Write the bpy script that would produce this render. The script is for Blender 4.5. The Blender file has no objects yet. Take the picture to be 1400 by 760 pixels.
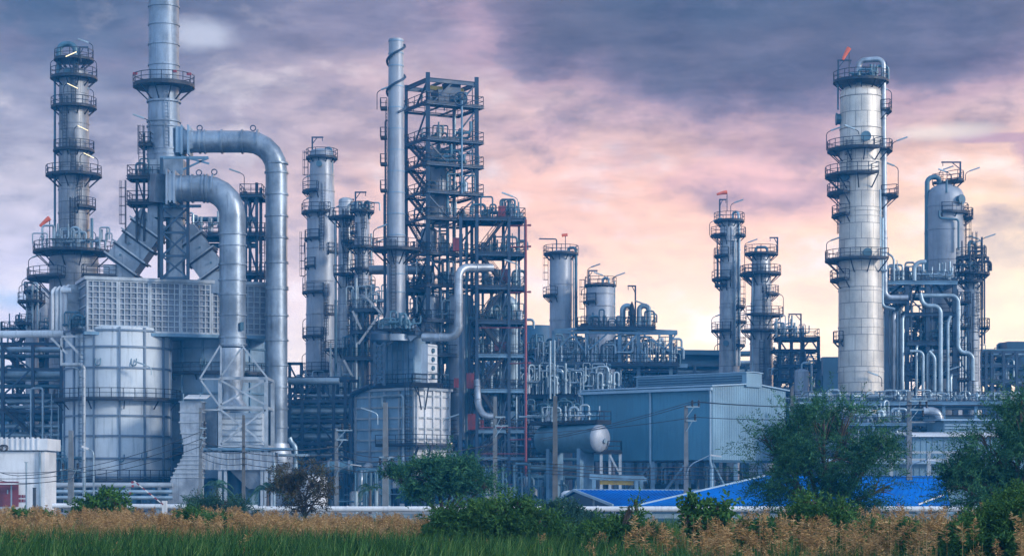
import bpy, math, random
import numpy as np
from mathutils import Vector
R = math.radians
rnd = random.Random(7)
C = bpy.context.scene.collection
scene = bpy.context.scene
F, HZ, CZ = 2800.0, 665.0, 2.8          # focal length and horizon row in photo pixels, eye height in metres

def S(Y): return Y / F
def X(px, Y): return (px - 700.0) * Y / F
def Z(py, Y): return CZ + (HZ - py) * Y / F
def W(px, py, Y): return Vector((X(px, Y), Y, Z(py, Y)))

# ------------------------------------------------------------------ mesh builder
class MB:
    def __init__(s):
        s.v = []; s.f = []; s.s = []
    def add(s, vs, fs, sm=False):
        b = len(s.v)
        s.v.extend(tuple(p) for p in vs)
        for q in fs:
            s.f.append(tuple(b + i for i in q)); s.s.append(sm)
    def box(s, c, d, yaw=0.0):
        hx, hy, hz = d[0]/2, d[1]/2, d[2]/2
        cs, sn = math.cos(yaw), math.sin(yaw)
        vs = []
        for z in (-hz, hz):
            for x, y in ((-hx, -hy), (hx, -hy), (hx, hy), (-hx, hy)):
                vs.append((c[0] + x*cs - y*sn, c[1] + x*sn + y*cs, c[2] + z))
        s.add(vs, [(3,2,1,0), (4,5,6,7), (0,1,5,4), (1,2,6,5), (2,3,7,6), (3,0,4,7)])
    def beam(s, a, b, w, h=None):
        a = Vector(a); b = Vector(b); h = h or w
        d = b - a
        if d.length < 1e-6: return
        d.normalize()
        up = Vector((0, 0, 1)) if abs(d.z) < .98 else Vector((0, 1, 0))
        r = d.cross(up).normalized(); u = r.cross(d)
        vs = []
        for p in (a, b):
            for i, j in ((-1,-1), (1,-1), (1,1), (-1,1)):
                vs.append(p + r*(i*w/2) + u*(j*h/2))
        s.add(vs, [(0,1,2,3), (7,6,5,4), (0,4,5,1), (1,5,6,2), (2,6,7,3), (3,7,4,0)])
    def hbeam(s, a, b, w, h=None, t=.05):
        a = Vector(a); b = Vector(b); h = h or w
        d = (b - a).normalized()
        up = Vector((0, 0, 1)) if abs(d.z) < .98 else Vector((0, 1, 0))
        r = d.cross(up).normalized(); u = r.cross(d)
        s.beam(a + u*(h/2 - t/2), b + u*(h/2 - t/2), w, t)
        s.beam(a - u*(h/2 - t/2), b - u*(h/2 - t/2), w, t)
        s.beam(a, b, t, h - 2*t)
    def tube(s, pts, r, n=8, cap=True, sm=True, radii=None):
        pts = [Vector(p) for p in pts]
        m = len(pts)
        if m < 2: return
        tans = []
        for i in range(m):
            t = pts[min(i+1, m-1)] - pts[max(i-1, 0)]
            if 0 < i < m-1:
                t = (pts[i+1]-pts[i]).normalized() + (pts[i]-pts[i-1]).normalized()
            tans.append(t.normalized() if t.length > 1e-9 else Vector((0,0,1)))
        t0 = tans[0]
        ref = Vector((0,0,1)) if abs(t0.z) < .9 else Vector((1,0,0))
        nrm = t0.cross(ref).normalized()
        vs = []
        for i in range(m):
            t = tans[i]
            nrm = (nrm - t*nrm.dot(t))
            nrm = nrm.normalized() if nrm.length > 1e-6 else t.cross(Vector((0,1,.1))).normalized()
            bn = t.cross(nrm)
            rr = radii[i] if radii else r
            k = 1.0
            if 0 < i < m-1:
                cs = t.dot((pts[i]-pts[i-1]).normalized()); k = 1/max(cs, .6) if False else 1.0
            for j in range(n):
                a = 2*math.pi*j/n
                vs.append(pts[i] + (nrm*math.cos(a) + bn*math.sin(a))*rr*k)
        fs = []
        for i in range(m-1):
            for j in range(n):
                j2 = (j+1) % n
                fs.append((i*n+j, i*n+j2, (i+1)*n+j2, (i+1)*n+j))
        s.add(vs, fs, sm)
        if cap:
            s.add(vs[:n], [tuple(range(n-1, -1, -1))]); s.add(vs[-n:], [tuple(range(n))])
    def lathe(s, cx, cy, prof, n=32, sm=True, cap=True, rot=0.0):
        vs = []; m = len(prof)
        for r, z in prof:
            for j in range(n):
                a = 2*math.pi*j/n + rot
                vs.append((cx + r*math.cos(a), cy + r*math.sin(a), z))
        fs = []
        for i in range(m-1):
            for j in range(n):
                j2 = (j+1) % n
                fs.append((i*n+j, i*n+j2, (i+1)*n+j2, (i+1)*n+j))
        s.add(vs, fs, sm)
        if cap:
            if prof[0][0] > 1e-4: s.add(vs[:n], [tuple(range(n-1, -1, -1))])
            if prof[-1][0] > 1e-4: s.add(vs[-n:], [tuple(range(n))])
    def ring(s, cx, cy, z, r, w=.1, h=.12, n=32, rot=0.0):
        s.lathe(cx, cy, [(r-.03, z-h/2), (r+w, z-h/2), (r+w, z+h/2), (r-.03, z+h/2)], n, False, False, rot)
    def sector(s, cx, cy, z, ri, ro, a0, a1, t=.18, n=None):
        full = abs(a1-a0) >= 359.9
        n = n or max(4, int(abs(a1-a0)/12))
        vs = []
        for i in range(n+1):
            a = R(a0 + (a1-a0)*i/n)
            c, d = math.cos(a), math.sin(a)
            for r, zz in ((ri, z), (ro, z), (ro, z-t), (ri, z-t)):
                vs.append((cx + r*c, cy + r*d, zz))
        fs = []
        for i in range(n):
            b = i*4; e = b+4
            for k in range(4):
                k2 = (k+1) % 4
                fs.append((b+k, e+k, e+k2, b+k2))
        if not full:
            fs.append((0,1,2,3)); fs.append((n*4+3, n*4+2, n*4+1, n*4))
        s.add(vs, fs)
    def prism(s, poly, z0, z1):
        n = len(poly)
        vs = [(x, y, z0) for x, y in poly] + [(x, y, z1) for x, y in poly]
        fs = [tuple(range(n-1, -1, -1)), tuple(range(n, 2*n))]
        for i in range(n):
            j = (i+1) % n
            fs.append((i, j, n+j, n+i))
        s.add(vs, fs)
    def hexa(s, p):          # 8 points: bottom ring then top ring
        s.add(p, [(3,2,1,0), (4,5,6,7), (0,1,5,4), (1,2,6,5), (2,3,7,6), (3,0,4,7)])

def fillet(pts, r, n=5):
    pts = [Vector(p) for p in pts]
    out = [pts[0]]
    for i in range(1, len(pts)-1):
        a, b, c = pts[i-1], pts[i], pts[i+1]
        d1 = (a-b); d2 = (c-b)
        l = min(r, d1.length*.49, d2.length*.49)
        if l < 1e-4 or abs(d1.normalized().dot(d2.normalized())) > .995:
            out.append(b); continue
        ang = d1.angle(d2)
        rr = l*math.tan(ang/2)
        p1 = b + d1.normalized()*l; p2 = b + d2.normalized()*l
        cen = b + (d1.normalized()+d2.normalized()).normalized()*(rr/math.sin(ang/2))
        v1 = p1-cen; v2 = p2-cen; th = v1.angle(v2)
        for k in range(n+1):
            t = k/n
            v = v1*(math.sin((1-t)*th)/math.sin(th)) + v2*(math.sin(t*th)/math.sin(th))
            out.append(cen+v)
    out.append(pts[-1])
    return out

# ------------------------------------------------------------------ objects
def root_loc(p):
    while p.parent is not None: p = p.parent
    return p.location
def mesh_data(name, mb, mat, off):
    me = bpy.data.meshes.new(name)
    ox, oy, oz = off
    me.from_pydata([(x-ox, y-oy, z-oz) for x, y, z in mb.v], [], mb.f)
    me.polygons.foreach_set('use_smooth', mb.s)
    me.update()
    if any(mb.s):
        try: me.set_sharp_from_angle(angle=R(38))
        except Exception: pass
    me.materials.append(mat)
    return me
def part(name, mb, mat, parent):
    if not mb.f: return None
    o = bpy.data.objects.new(name, mesh_data(name, mb, mat, root_loc(parent)))
    o.parent = parent; C.objects.link(o)
    return o
def tag(o, label, cat, group=None, kind=None):
    if label: o['label'] = label
    if cat: o['category'] = cat
    if group: o['group'] = group
    if kind: o['kind'] = kind
    return o
def thing(name, label, cat, loc, group=None):
    o = bpy.data.objects.new(name, None); C.objects.link(o)
    o.empty_display_size = .5
    o.location = loc
    return tag(o, label, cat, group)
def solid(name, mb, mat, label, cat, group=None, kind=None):
    a = np.array(mb.v); lo = a.min(0); hi = a.max(0)
    off = ((lo[0]+hi[0])/2, (lo[1]+hi[1])/2, lo[2])
    o = bpy.data.objects.new(name, mesh_data(name, mb, mat, off))
    o.location = off; C.objects.link(o)
    return tag(o, label, cat, group, kind)
def structure(name, mb, mat):
    o = bpy.data.objects.new(name, mesh_data(name, mb, mat, (0,0,0))); C.objects.link(o)
    o['kind'] = 'structure'
    return o

# ------------------------------------------------------------------ node helpers
class NT:
    def __init__(s, tree): s.t = tree; s.n = tree.nodes; s.l = tree.links
    def new(s, typ, **kw):
        n = s.n.new(typ)
        for k, v in kw.items(): setattr(n, k, v)
        return n
    def put(s, sock, v):
        if isinstance(v, bpy.types.NodeSocket): s.l.new(v, sock)
        elif isinstance(v, (tuple, list)) and len(v) == 3 and sock.type == 'RGBA': sock.default_value = (*v, 1)
        else: sock.default_value = v
    def m(s, op, a, b=None, c=None, clamp=False):
        n = s.new('ShaderNodeMath', operation=op, use_clamp=clamp)
        s.put(n.inputs[0], a)
        if b is not None: s.put(n.inputs[1], b)
        if c is not None: s.put(n.inputs[2], c)
        return n.outputs[0]
    def mix(s, f, a, b, blend='MIX'):
        n = s.new('ShaderNodeMix', data_type='RGBA', blend_type=blend)
        n.clamp_factor = True
        s.put(n.inputs[0], f); s.put(n.inputs[6], a); s.put(n.inputs[7], b)
        return n.outputs[2]
    def ramp(s, f, stops, interp='LINEAR'):
        n = s.new('ShaderNodeValToRGB'); cr = n.color_ramp; cr.interpolation = interp
        while len(cr.elements) > 1: cr.elements.remove(cr.elements[-1])
        for i, (p, c) in enumerate(stops):
            e = cr.elements[0] if i == 0 else cr.elements.new(p)
            e.position = p
            e.color = (*c, 1) if len(c) == 3 else c
        s.put(n.inputs[0], f)
        return n.outputs[0]
    def smooth(s, v, lo, hi, o0=0.0, o1=1.0):
        n = s.new('ShaderNodeMapRange', interpolation_type='SMOOTHSTEP')
        s.put(n.inputs[0], v); s.put(n.inputs[1], lo); s.put(n.inputs[2], hi)
        s.put(n.inputs[3], o0); s.put(n.inputs[4], o1)
        return n.outputs[0]
    def noise(s, vec, scale, detail=4, rough=.55, dist=0.0):
        n = s.new('ShaderNodeTexNoise')
        if vec is not None: s.l.new(vec, n.inputs['Vector'])
        n.inputs['Scale'].default_value = scale; n.inputs['Detail'].default_value = detail
        n.inputs['Roughness'].default_value = rough; n.inputs['Distortion'].default_value = dist
        return n.outputs[0]
    def vec(s, x, y, z):
        n = s.new('ShaderNodeCombineXYZ')
        for i, v in enumerate((x, y, z)): s.put(n.inputs[i], v)
        return n.outputs[0]
    def sep(s, v):
        n = s.new('ShaderNodeSeparateXYZ'); s.l.new(v, n.inputs[0])
        return n.outputs

def lin(r, g, b):
    f = lambda c: (c/255)/12.92 if c/255 <= .04045 else ((c/255+.055)/1.055)**2.4
    return (f(r), f(g), f(b))

def material(name, col, rough=.55, metal=0.0, dirt=.25, dirt_scale=.6, streak=0.0, seams=None, bump=0.0, col2=None, spec=.5, rust=0.0):
    """Weathered surface: base colour, large noise patches, vertical streaks, sheet seams."""
    m = bpy.data.materials.new(name); m.use_nodes = True
    t = NT(m.node_tree); bs = t.n['Principled BSDF']
    tc = t.new('ShaderNodeTexCoord').outputs['Object']
    c = col
    n1 = t.noise(tc, dirt_scale, 5, .6)
    k = t.smooth(n1, .32, .68)
    dark = tuple(x*(1-dirt) for x in col); lite = col2 or tuple(min(1, x*(1+dirt*.45)) for x in col)
    c = t.mix(k, dark, lite)
    if streak:
        x, y, z = t.sep(tc)
        v = t.vec(t.m('MULTIPLY', x, 2.2), t.m('MULTIPLY', y, 2.2), t.m('MULTIPLY', z, .16))
        n2 = t.noise(v, 1.3, 5, .65)
        c = t.mix(t.m('MULTIPLY', t.smooth(n2, .5, .72), streak), c, tuple(q*.42 for q in col))
    if rust:
        n3 = t.noise(tc, 1.7, 6, .7)
        c = t.mix(t.m('MULTIPLY', t.smooth(n3, .58, .75), rust), c, (.16, .075, .035))
    if seams:                                       # round vessel: staggered cladding sheets (count around, row height)
        x, y, z = t.sep(tc)
        ang = t.m('MULTIPLY', t.m('ARCTAN2', y, x), seams[0]/(2*math.pi))
        v = t.vec(ang, t.m('DIVIDE', z, seams[1]), 0.0)
        b = t.new('ShaderNodeTexBrick'); t.l.new(v, b.inputs['Vector'])
        b.offset = .5; b.inputs['Scale'].default_value = 1.0
        b.inputs['Brick Width'].default_value = 1.0; b.inputs['Row Height'].default_value = 1.0
        b.inputs['Mortar Size'].default_value = seams[2] if len(seams) > 2 else .022
        b.inputs['Color1'].default_value = (1, 1, 1, 1); b.inputs['Color2'].default_value = (.8, .8, .8, 1)
        b.inputs['Mortar'].default_value = (.34, .34, .34, 1)
        c = t.mix(1.0, c, b.outputs['Color'], 'MULTIPLY')
    t.put(bs.inputs['Base Color'], c)
    bs.inputs['Metallic'].default_value = metal
    t.put(bs.inputs['Roughness'], t.smooth(n1, .2, .8, max(.05, rough-.12), min(1, rough+.12)))
    if bump:
        bn = t.new('ShaderNodeBump'); bn.inputs['Strength'].default_value = bump; bn.inputs['Distance'].default_value = .06
        t.put(bn.inputs['Height'], t.noise(tc, 1.1, 3, .5)); t.l.new(bn.outputs[0], bs.inputs['Normal'])
    return m

def leaf_material(name, cols, rough=.6, trans=.25):
    m = bpy.data.materials.new(name); m.use_nodes = True
    t = NT(m.node_tree); bs = t.n['Principled BSDF']
    g = t.new('ShaderNodeNewGeometry')
    tc = t.new('ShaderNodeTexCoord').outputs['Object']
    n = t.noise(tc, .9, 3, .6)
    f = t.m('ADD', t.m('MULTIPLY', g.outputs['Random Per Island'], .6), t.m('MULTIPLY', t.smooth(n, .3, .7), .4))
    c = t.ramp(f, [(i/(len(cols)-1), q) for i, q in enumerate(cols)])
    t.put(bs.inputs['Base Color'], c); bs.inputs['Roughness'].default_value = rough
    bs.inputs['Specular IOR Level'].default_value = .06
    tr = t.new('ShaderNodeBsdfTranslucent'); t.l.new(c, tr.inputs[0])
    mx = t.new('ShaderNodeMixShader'); mx.inputs[0].default_value = trans
    t.l.new(bs.outputs[0], mx.inputs[1]); t.l.new(tr.outputs[0], mx.inputs[2])
    t.l.new(mx.outputs[0], t.n['Material Output'].inputs['Surface'])
    return m

M = {}
M['alu']     = material('aluminium_cladding', (.30, .335, .38), .40, .55, .45, .45, .65, bump=.3)
M['stack']   = material('stack_plate', (.18, .23, .30), .5, .35, .5, .28, .65, bump=.25)
M['duct']    = material('duct_plate', (.20, .245, .30), .40, .5, .5, .3, .65, bump=.25)
M['clad']    = material('vessel_cladding', (.53, .495, .45), .48, .3, .25, .35, .45, seams=(11, 1.9))
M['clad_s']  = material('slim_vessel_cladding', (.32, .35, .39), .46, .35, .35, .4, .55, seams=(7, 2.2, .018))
M['shell']   = material('painted_shell', (.24, .27, .32), .5, .2, .25, .3, .55)
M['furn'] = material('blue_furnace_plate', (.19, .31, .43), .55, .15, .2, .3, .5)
M['rib_b'] = material('blue_grey_rib', (.11, .155, .215), .5, .2, .2, .8, .2)
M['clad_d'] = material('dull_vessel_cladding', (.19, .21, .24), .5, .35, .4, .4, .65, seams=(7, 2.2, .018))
M['shell_d'] = material('dark_shell', (.15, .165, .20), .55, .15, .25, .3, .5)  # darker grey than the painted shell
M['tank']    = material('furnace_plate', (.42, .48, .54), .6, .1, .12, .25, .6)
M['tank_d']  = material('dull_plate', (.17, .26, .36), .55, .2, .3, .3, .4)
M['panel']   = material('ribbed_panel', (.17, .20, .25), .55, .2, .35, .5, .4)
M['rib']     = material('rib_steel', (.29, .33, .37), .5, .2, .25, .8, .2)
M['steel']   = material('blue_grey_steel', (.014, .040, .078), .55, .1, .35, .7, .25)
M['steel_l'] = material('light_steel', (.10, .19, .28), .5, .2, .3, .7, .25)
M['dark']    = material('dark_steel', (.006, .010, .018), .6, .1, .35, .9)
M['galv']    = material('galvanised_pipe', (.25, .33, .39), .42, .5, .35, .5, .2)
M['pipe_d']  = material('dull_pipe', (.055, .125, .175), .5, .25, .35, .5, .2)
M['white']   = material('white_paint', (.54, .56, .59), .5, 0, .2, .3, .5)
M['red']     = material('red_paint', (.20, .022, .028), .5, 0, .25, .8)
M['orange']  = material('orange_cloth', (.62, .12, .05), .8, 0, .2, 2)
M['yellow']  = material('yellow_paint', (.50, .33, .04), .5, 0, .3, .8)
M['concrete']= material('weathered_concrete', (.125, .145, .165), .85, 0, .3, 1.2, .35)
M['wood']    = material('weathered_wood', (.085, .09, .095), .85, 0, .35, 1.5, .4)
M['sheet']   = material('blue_grey_sheeting', (.05, .165, .255), .55, .1, .2, .16, .35)
M['sheet_l'] = material('pale_sheeting', (.14, .245, .33), .55, .1, .2, .16, .35)
M['trim']    = material('pale_trim', (.22, .33, .43), .5, .1, .15, .5)
M['roof_b']  = material('blue_roof_sheet', (.0, .12, .44), .7, 0, .3, .3, .25)
M['roof_b'].node_tree.nodes['Principled BSDF'].inputs['Specular IOR Level'].default_value = .08
M['maroon']  = material('maroon_door', (.16, .03, .04), .6, 0, .2, 1)
M['wire']    = material('black_cable', (.015, .015, .018), .6, 0, .1, 1)
M['bark']    = material('bark', (.07, .055, .045), .9, 0, .4, 3)
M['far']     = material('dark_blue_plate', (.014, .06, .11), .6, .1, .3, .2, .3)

def emit(name, col, st):
    m = bpy.data.materials.new(name); m.use_nodes = True
    b = m.node_tree.nodes['Principled BSDF']
    b.inputs['Base Color'].default_value = (*col, 1)
    b.inputs['Emission Color'].default_value = (*col, 1); b.inputs['Emission Strength'].default_value = st
    return m
M['lit'] = emit('lit_tube', (1, .80, .45), .7)

# ------------------------------------------------------------------ plant fittings
def arc(cx, cy, r, a0, a1, n):
    return [(cx + r*math.cos(R(a0+(a1-a0)*i/n)), cy + r*math.sin(R(a0+(a1-a0)*i/n))) for i in range(n+1)]
def rail(mb, pts, z, h=1.1, t=.075, step=1.6):
    for i in range(len(pts)-1):
        a = Vector((*pts[i], 0)); b = Vector((*pts[i+1], 0))
        for zz, tt in ((h, t), (h*.52, t*.8), (.08, .11)):
            mb.beam((a.x, a.y, z+zz), (b.x, b.y, z+zz), t*.8, tt)
        L = (b-a).length; k = max(1, round(L/step))
        for j in range(k):
            p = a.lerp(b, j/k); mb.box((p.x, p.y, z+h/2), (t, t, h))
    p = pts[-1]; mb.box((p[0], p[1], z+h/2), (t, t, h))
def ring_platform(th, cx, cy, z, ri, ro, a0=0, a1=360, mat='dark', t=.2, rails=True):
    mb = MB(); full = abs(a1-a0) >= 359.9
    mb.sector(cx, cy, z, ri, ro, a0, a1, t)
    k = max(2, int(abs(a1-a0)/32))
    for i in range(k + (0 if full else 1)):
        a = R(a0 + (a1-a0)*i/k); c, s = math.cos(a), math.sin(a)
        mb.beam((cx+ro*.96*c, cy+ro*.96*s, z-t), (cx+ri*c, cy+ri*s, z-t-(ro-ri)*.85), .11)
    p = part('platform', mb, M[mat], th)
    if rails:
        rb = MB(); n = max(4, int(abs(a1-a0)*R(1)*ro/1.25))
        pts = arc(cx, cy, ro-.05, a0, a1, n)
        if not full:
            e0 = (cx+ri*math.cos(R(a0)), cy+ri*math.sin(R(a0))); e1 = (cx+ri*math.cos(R(a1)), cy+ri*math.sin(R(a1)))
            pts = [e0] + pts + [e1]
        rail(rb, pts, z)
        part('railing', rb, M[mat], p)
    return p
def ladder(th, x, y, z0, z1, ang, cage=True, mat='dark'):
    a = R(ang); o = Vector((math.cos(a), math.sin(a), 0)); s = Vector((-o.y, o.x, 0))
    b = Vector((x, y, 0)) + o*.22
    mb = MB()
    for k in (-1, 1):
        q = b + s*(.26*k); mb.beam((q.x, q.y, z0), (q.x, q.y, z1+1.0), .07)
    n = int((z1-z0)/.4)
    for i in range(n):
        z = z0 + .3 + i*.4
        mb.beam(b - s*.26 + Vector((0,0,z)), b + s*.26 + Vector((0,0,z)), .045)
    p = part('ladder', mb, M[mat], th)
    if cage and z1-z0 > 3:
        cb = MB()
        angs = [-90, -45, 0, 45, 90]
        pos = [b + o*(.7*math.cos(R(q))) + s*(.38*math.sin(R(q))) for q in angs]
        for q in pos: cb.beam((q.x, q.y, z0+2.2), (q.x, q.y, z1+1.0), .04)
        z = z0+2.2
        while z < z1+1:
            for i in range(4):
                cb.beam((pos[i].x, pos[i].y, z), (pos[i+1].x, pos[i+1].y, z), .05)
            z += 1.0
        part('cage', cb, M[mat], p)
    return p
def lamp(th, x, y, z, h=2.6, dx=1.0, lit=False, mat='dark', dy=-.25):
    mb = MB(); s = 1 if dx > 0 else -1
    top = Vector((x, y, z+h))
    mb.tube(fillet([(x, y, z), top, top + Vector((dx*.55, dy*.5, .28))], .3, 3), .05, 6)
    p = part('floodlight', mb, M[mat], th)
    hb = MB(); a = top + Vector((dx*.5, dy*.5, .26)); b = a + Vector((s*1.25, dy, .42 if dx*s > 0 and not lit else -.62))
    hb.beam(a, b, .16 if lit else .26, .09 if lit else .15)
    part('lamp_head', hb, M['lit'] if lit else M['galv'], p)
def davit(th, x, y, z, h=3.2, dx=2.0, mat='steel'):
    mb = MB()
    mb.beam((x, y, z), (x, y, z+h), .2); mb.beam((x-.1*(1 if dx > 0 else -1), y, z+h), (x+dx, y, z+h), .18)
    mb.beam((x, y, z+h-.9), (x+dx*.45, y, z+h), .1); mb.beam((x+dx*.92, y, z+h), (x+dx*.92, y, z+h-.5), .08)
    part('davit', mb, M[mat], th)
def pipe_part(th, pts, r, fr=None, mat='galv', n=12, name='pipe', flanges=0):
    fr = fr if fr is not None else r*2.6
    mb = MB(); path = fillet(pts, fr, 6)
    mb.tube(path, r, n)
    for i in range(len(pts)-1):
        a = Vector(pts[i]); b = Vector(pts[i+1]); L = (b-a).length
        if flanges and L > flanges*1.3:
            k = int(L/flanges)
            for j in range(1, k+1):
                t = (j-.5)/k
                c = a.lerp(b, t); d = (b-a).normalized()*.05
                mb.tube([c-d, c+d], r*1.13+.02, n)
    return part(name, mb, M[mat], th)
def windsock(px, py, Y, pole_px, label, ang=-35):
    b = W(px, py+pole_px, Y); t = W(px, py, Y)
    th = thing('windsock', label, 'windsock', b)
    mb = MB(); mb.tube([b, t], .06, 6); part('pole', mb, M['dark'], th)
    sb = MB(); L = 1.45
    d = Vector((-math.cos(R(ang)), 0, math.sin(R(ang))))
    pts = [t + d*(L*i/5) + Vector((0, 0, -.18*(i/5)**2)) for i in range(6)]
    sb.tube(pts, .3, 10, radii=[.29, .28, .25, .22, .19, .16])
    part('sock', sb, M['orange'], th)

def column(name, label, cpx, Y, prof, mat='clad_s', plats=(), ladders=(), lamps=(), pipes=(), davits=(), bands=(), man=(), group=None, dome=.5, cat='column', z0=0.0, pmat='dark', seg=40):
    """Upright vessel. prof: (photo row, half width px) from the foot upwards; everything is turned into metres at depth Y."""
    k = S(Y); cx = X(cpx, Y); cy = Y
    th = thing(name, label, cat, (cx, cy, z0), group)
    pr = [(prof[0][1]*k, z0)] + [(r*k, Z(py, Y)) for py, r in prof]
    zt = pr[-1][1]; rt = pr[-1][0]
    body = list(pr)
    if dome:
        for i in range(1, 7):
            a = R(15*i); body.append((max(.02, rt*math.cos(a)), zt + rt*dome*math.sin(a)))
    mb = MB(); mb.lathe(cx, cy, body, seg)
    def rad(z):
        for (r1, z1), (r2, z2) in zip(pr, pr[1:]):
            if z1 <= z <= z2: return r1 + (r2-r1)*((z-z1)/max(z2-z1, 1e-6))
        return rt if z > zt else pr[0][0]
    for py in bands:
        z = Z(py, Y); mb.ring(cx, cy, z, rad(z), .07, .16, seg)
    shell = part('shell', mb, M[mat], th)
    for a, py, mr in man:                        # manholes
        z = Z(py, Y); r = rad(z); d = Vector((math.cos(R(a)), math.sin(R(a)), 0))
        q = Vector((cx, cy, z)) + d*(r-.1)
        nb = MB(); nb.tube([q, q+d*.45], mr*.85, 14); nb.tube([q+d*.45, q+d*.62], mr, 14)
        part('manhole', nb, M['pipe_d'], th)
    for P in plats:
        py, ro, a0, a1 = P[:4]
        z = Z(py, Y); ri = rad(z) if z < zt else .05
        if z >= zt: ri = min(rt*.15, ro*k*.3)
        ring_platform(th, cx, cy, z, ri+.02, ro*k, a0, a1, pmat)
    for a, pa, pb in ladders:
        za, zb = Z(pa, Y), Z(pb, Y); za, zb = min(za, zb), max(za, zb); r = rad(.5*(za+zb))
        ladder(th, cx+r*math.cos(R(a)), cy+r*math.sin(R(a)), za, zb, a, True, pmat)
    for q in lamps:                               # (dx px, row, height px, direction, lit, dy m)
        lamp(th, cx+q[0]*k, cy+(q[5] if len(q) > 5 else 0), Z(q[1], Y), q[2]*k, q[3], q[4] if len(q) > 4 else False, pmat)
    for q in pipes:                               # (points (dx px, dy m, row), radius px, material)
        pts = [(cx+a*k, cy+b, Z(c, Y)) for a, b, c in q[0]]
        pipe_part(th, pts, q[1]*k, q[1]*k*2.4, q[2] if len(q) > 2 else 'galv', 12, 'pipe', 4.5)
    for q in davits:
        davit(th, cx+q[0]*k, cy, Z(q[1], Y), q[2]*k, q[3]*k)
    return th

class Grid:
    """A plan grid turned by phi: a runs to the right and away, b to the left and away from the near corner."""
    def __init__(s, px, Y, phi):
        s.o = Vector((X(px, Y), Y, 0)); s.Y = Y; s.k = S(Y); s.phi = R(phi)
        s.ea = Vector((math.cos(s.phi), math.sin(s.phi), 0)); s.eb = Vector((-math.sin(s.phi), math.cos(s.phi), 0))
    def a(s, px): return px*s.k/math.cos(s.phi)
    def b(s, px): return px*s.k/math.sin(s.phi)
    def p(s, a, b, z): return s.o + s.ea*a + s.eb*b + Vector((0, 0, z))
    def z(s, py): return Z(py, s.Y)
    def box(s, mb, a0, a1, b0, b1, z0, z1):
        mb.hexa([s.p(a0,b0,z0), s.p(a1,b0,z0), s.p(a1,b1,z0), s.p(a0,b1,z0), s.p(a0,b0,z1), s.p(a1,b0,z1), s.p(a1,b1,z1), s.p(a0,b1,z1)])

def floor_part(th, g, a0, a1, b0, b1, z, mat='steel', deck=True, rails=True, rmat='dark', beam=.38, joist=2.0, sides='abcd', cover=1.0):
    mb = MB()
    c = [g.p(a0,b0,z-beam/2), g.p(a1,b0,z-beam/2), g.p(a1,b1,z-beam/2), g.p(a0,b1,z-beam/2)]
    for i in range(4): mb.hbeam(c[i], c[(i+1) % 4], .26, beam, .06)
    n = max(1, int((a1-a0)/joist))
    for i in range(1, n):
        a = a0 + (a1-a0)*i/n
        mb.beam(g.p(a, b0+.1, z-beam/2), g.p(a, b1-.1, z-beam/2), .14, beam*.7)
    if deck: g.box(mb, a0+.02, a1-.02, b0+.02, b0+(b1-b0)*cover-.02, z, z+.05)
    p = part('floor', mb, M[mat], th)
    if rails:
        rb = MB(); q = [g.p(a0,b0,0), g.p(a1,b0,0), g.p(a1,b1,0), g.p(a0,b1,0)]
        for i, nm in enumerate('abcd'):
            if nm in sides: rail(rb, [q[i].xy[:], q[(i+1) % 4].xy[:]], z+.05)
        part('railing', rb, M[rmat], p)
    return p
def post_part(th, g, a, b, z0, z1, w=.36, mat='steel'):
    mb = MB(); mb.hbeam(g.p(a,b,z0), g.p(a,b,z1), w, w, .07); return part('post', mb, M[mat], th)
def brace_part(th, p0, p1, w=.2, mat='steel'):
    mb = MB(); mb.beam(p0, p1, w); return part('brace', mb, M[mat], th)
def stair_part(th, p0, p1, w=.9, mat='dark'):
    p0 = Vector(p0); p1 = Vector(p1); d = p1-p0; h = Vector((d.x, d.y, 0)).normalized(); s = Vector((-h.y, h.x, 0))*(w/2)
    mb = MB()
    for k in (-1, 1): mb.beam(p0+s*k, p1+s*k, .1, .34)
    n = max(3, int(abs(d.z)/.24))
    for i in range(n):
        q = p0 + d*((i+.5)/n); mb.beam(q-s, q+s, .26, .05)
    p = part('stair', mb, M[mat], th)
    rb = MB(); up = Vector((0, 0, 1.0))
    for k in (-1, 1):
        rb.beam(p0+s*k+up, p1+s*k+up, .06); rb.beam(p0+s*k+up*.5, p1+s*k+up*.5, .05)
        m = max(2, int(d.length/1.4))
        for i in range(m+1):
            q = p0 + d*(i/m) + s*k; rb.beam(q, q+up, .06)
    part('handrail', rb, M[mat], p)

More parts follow.
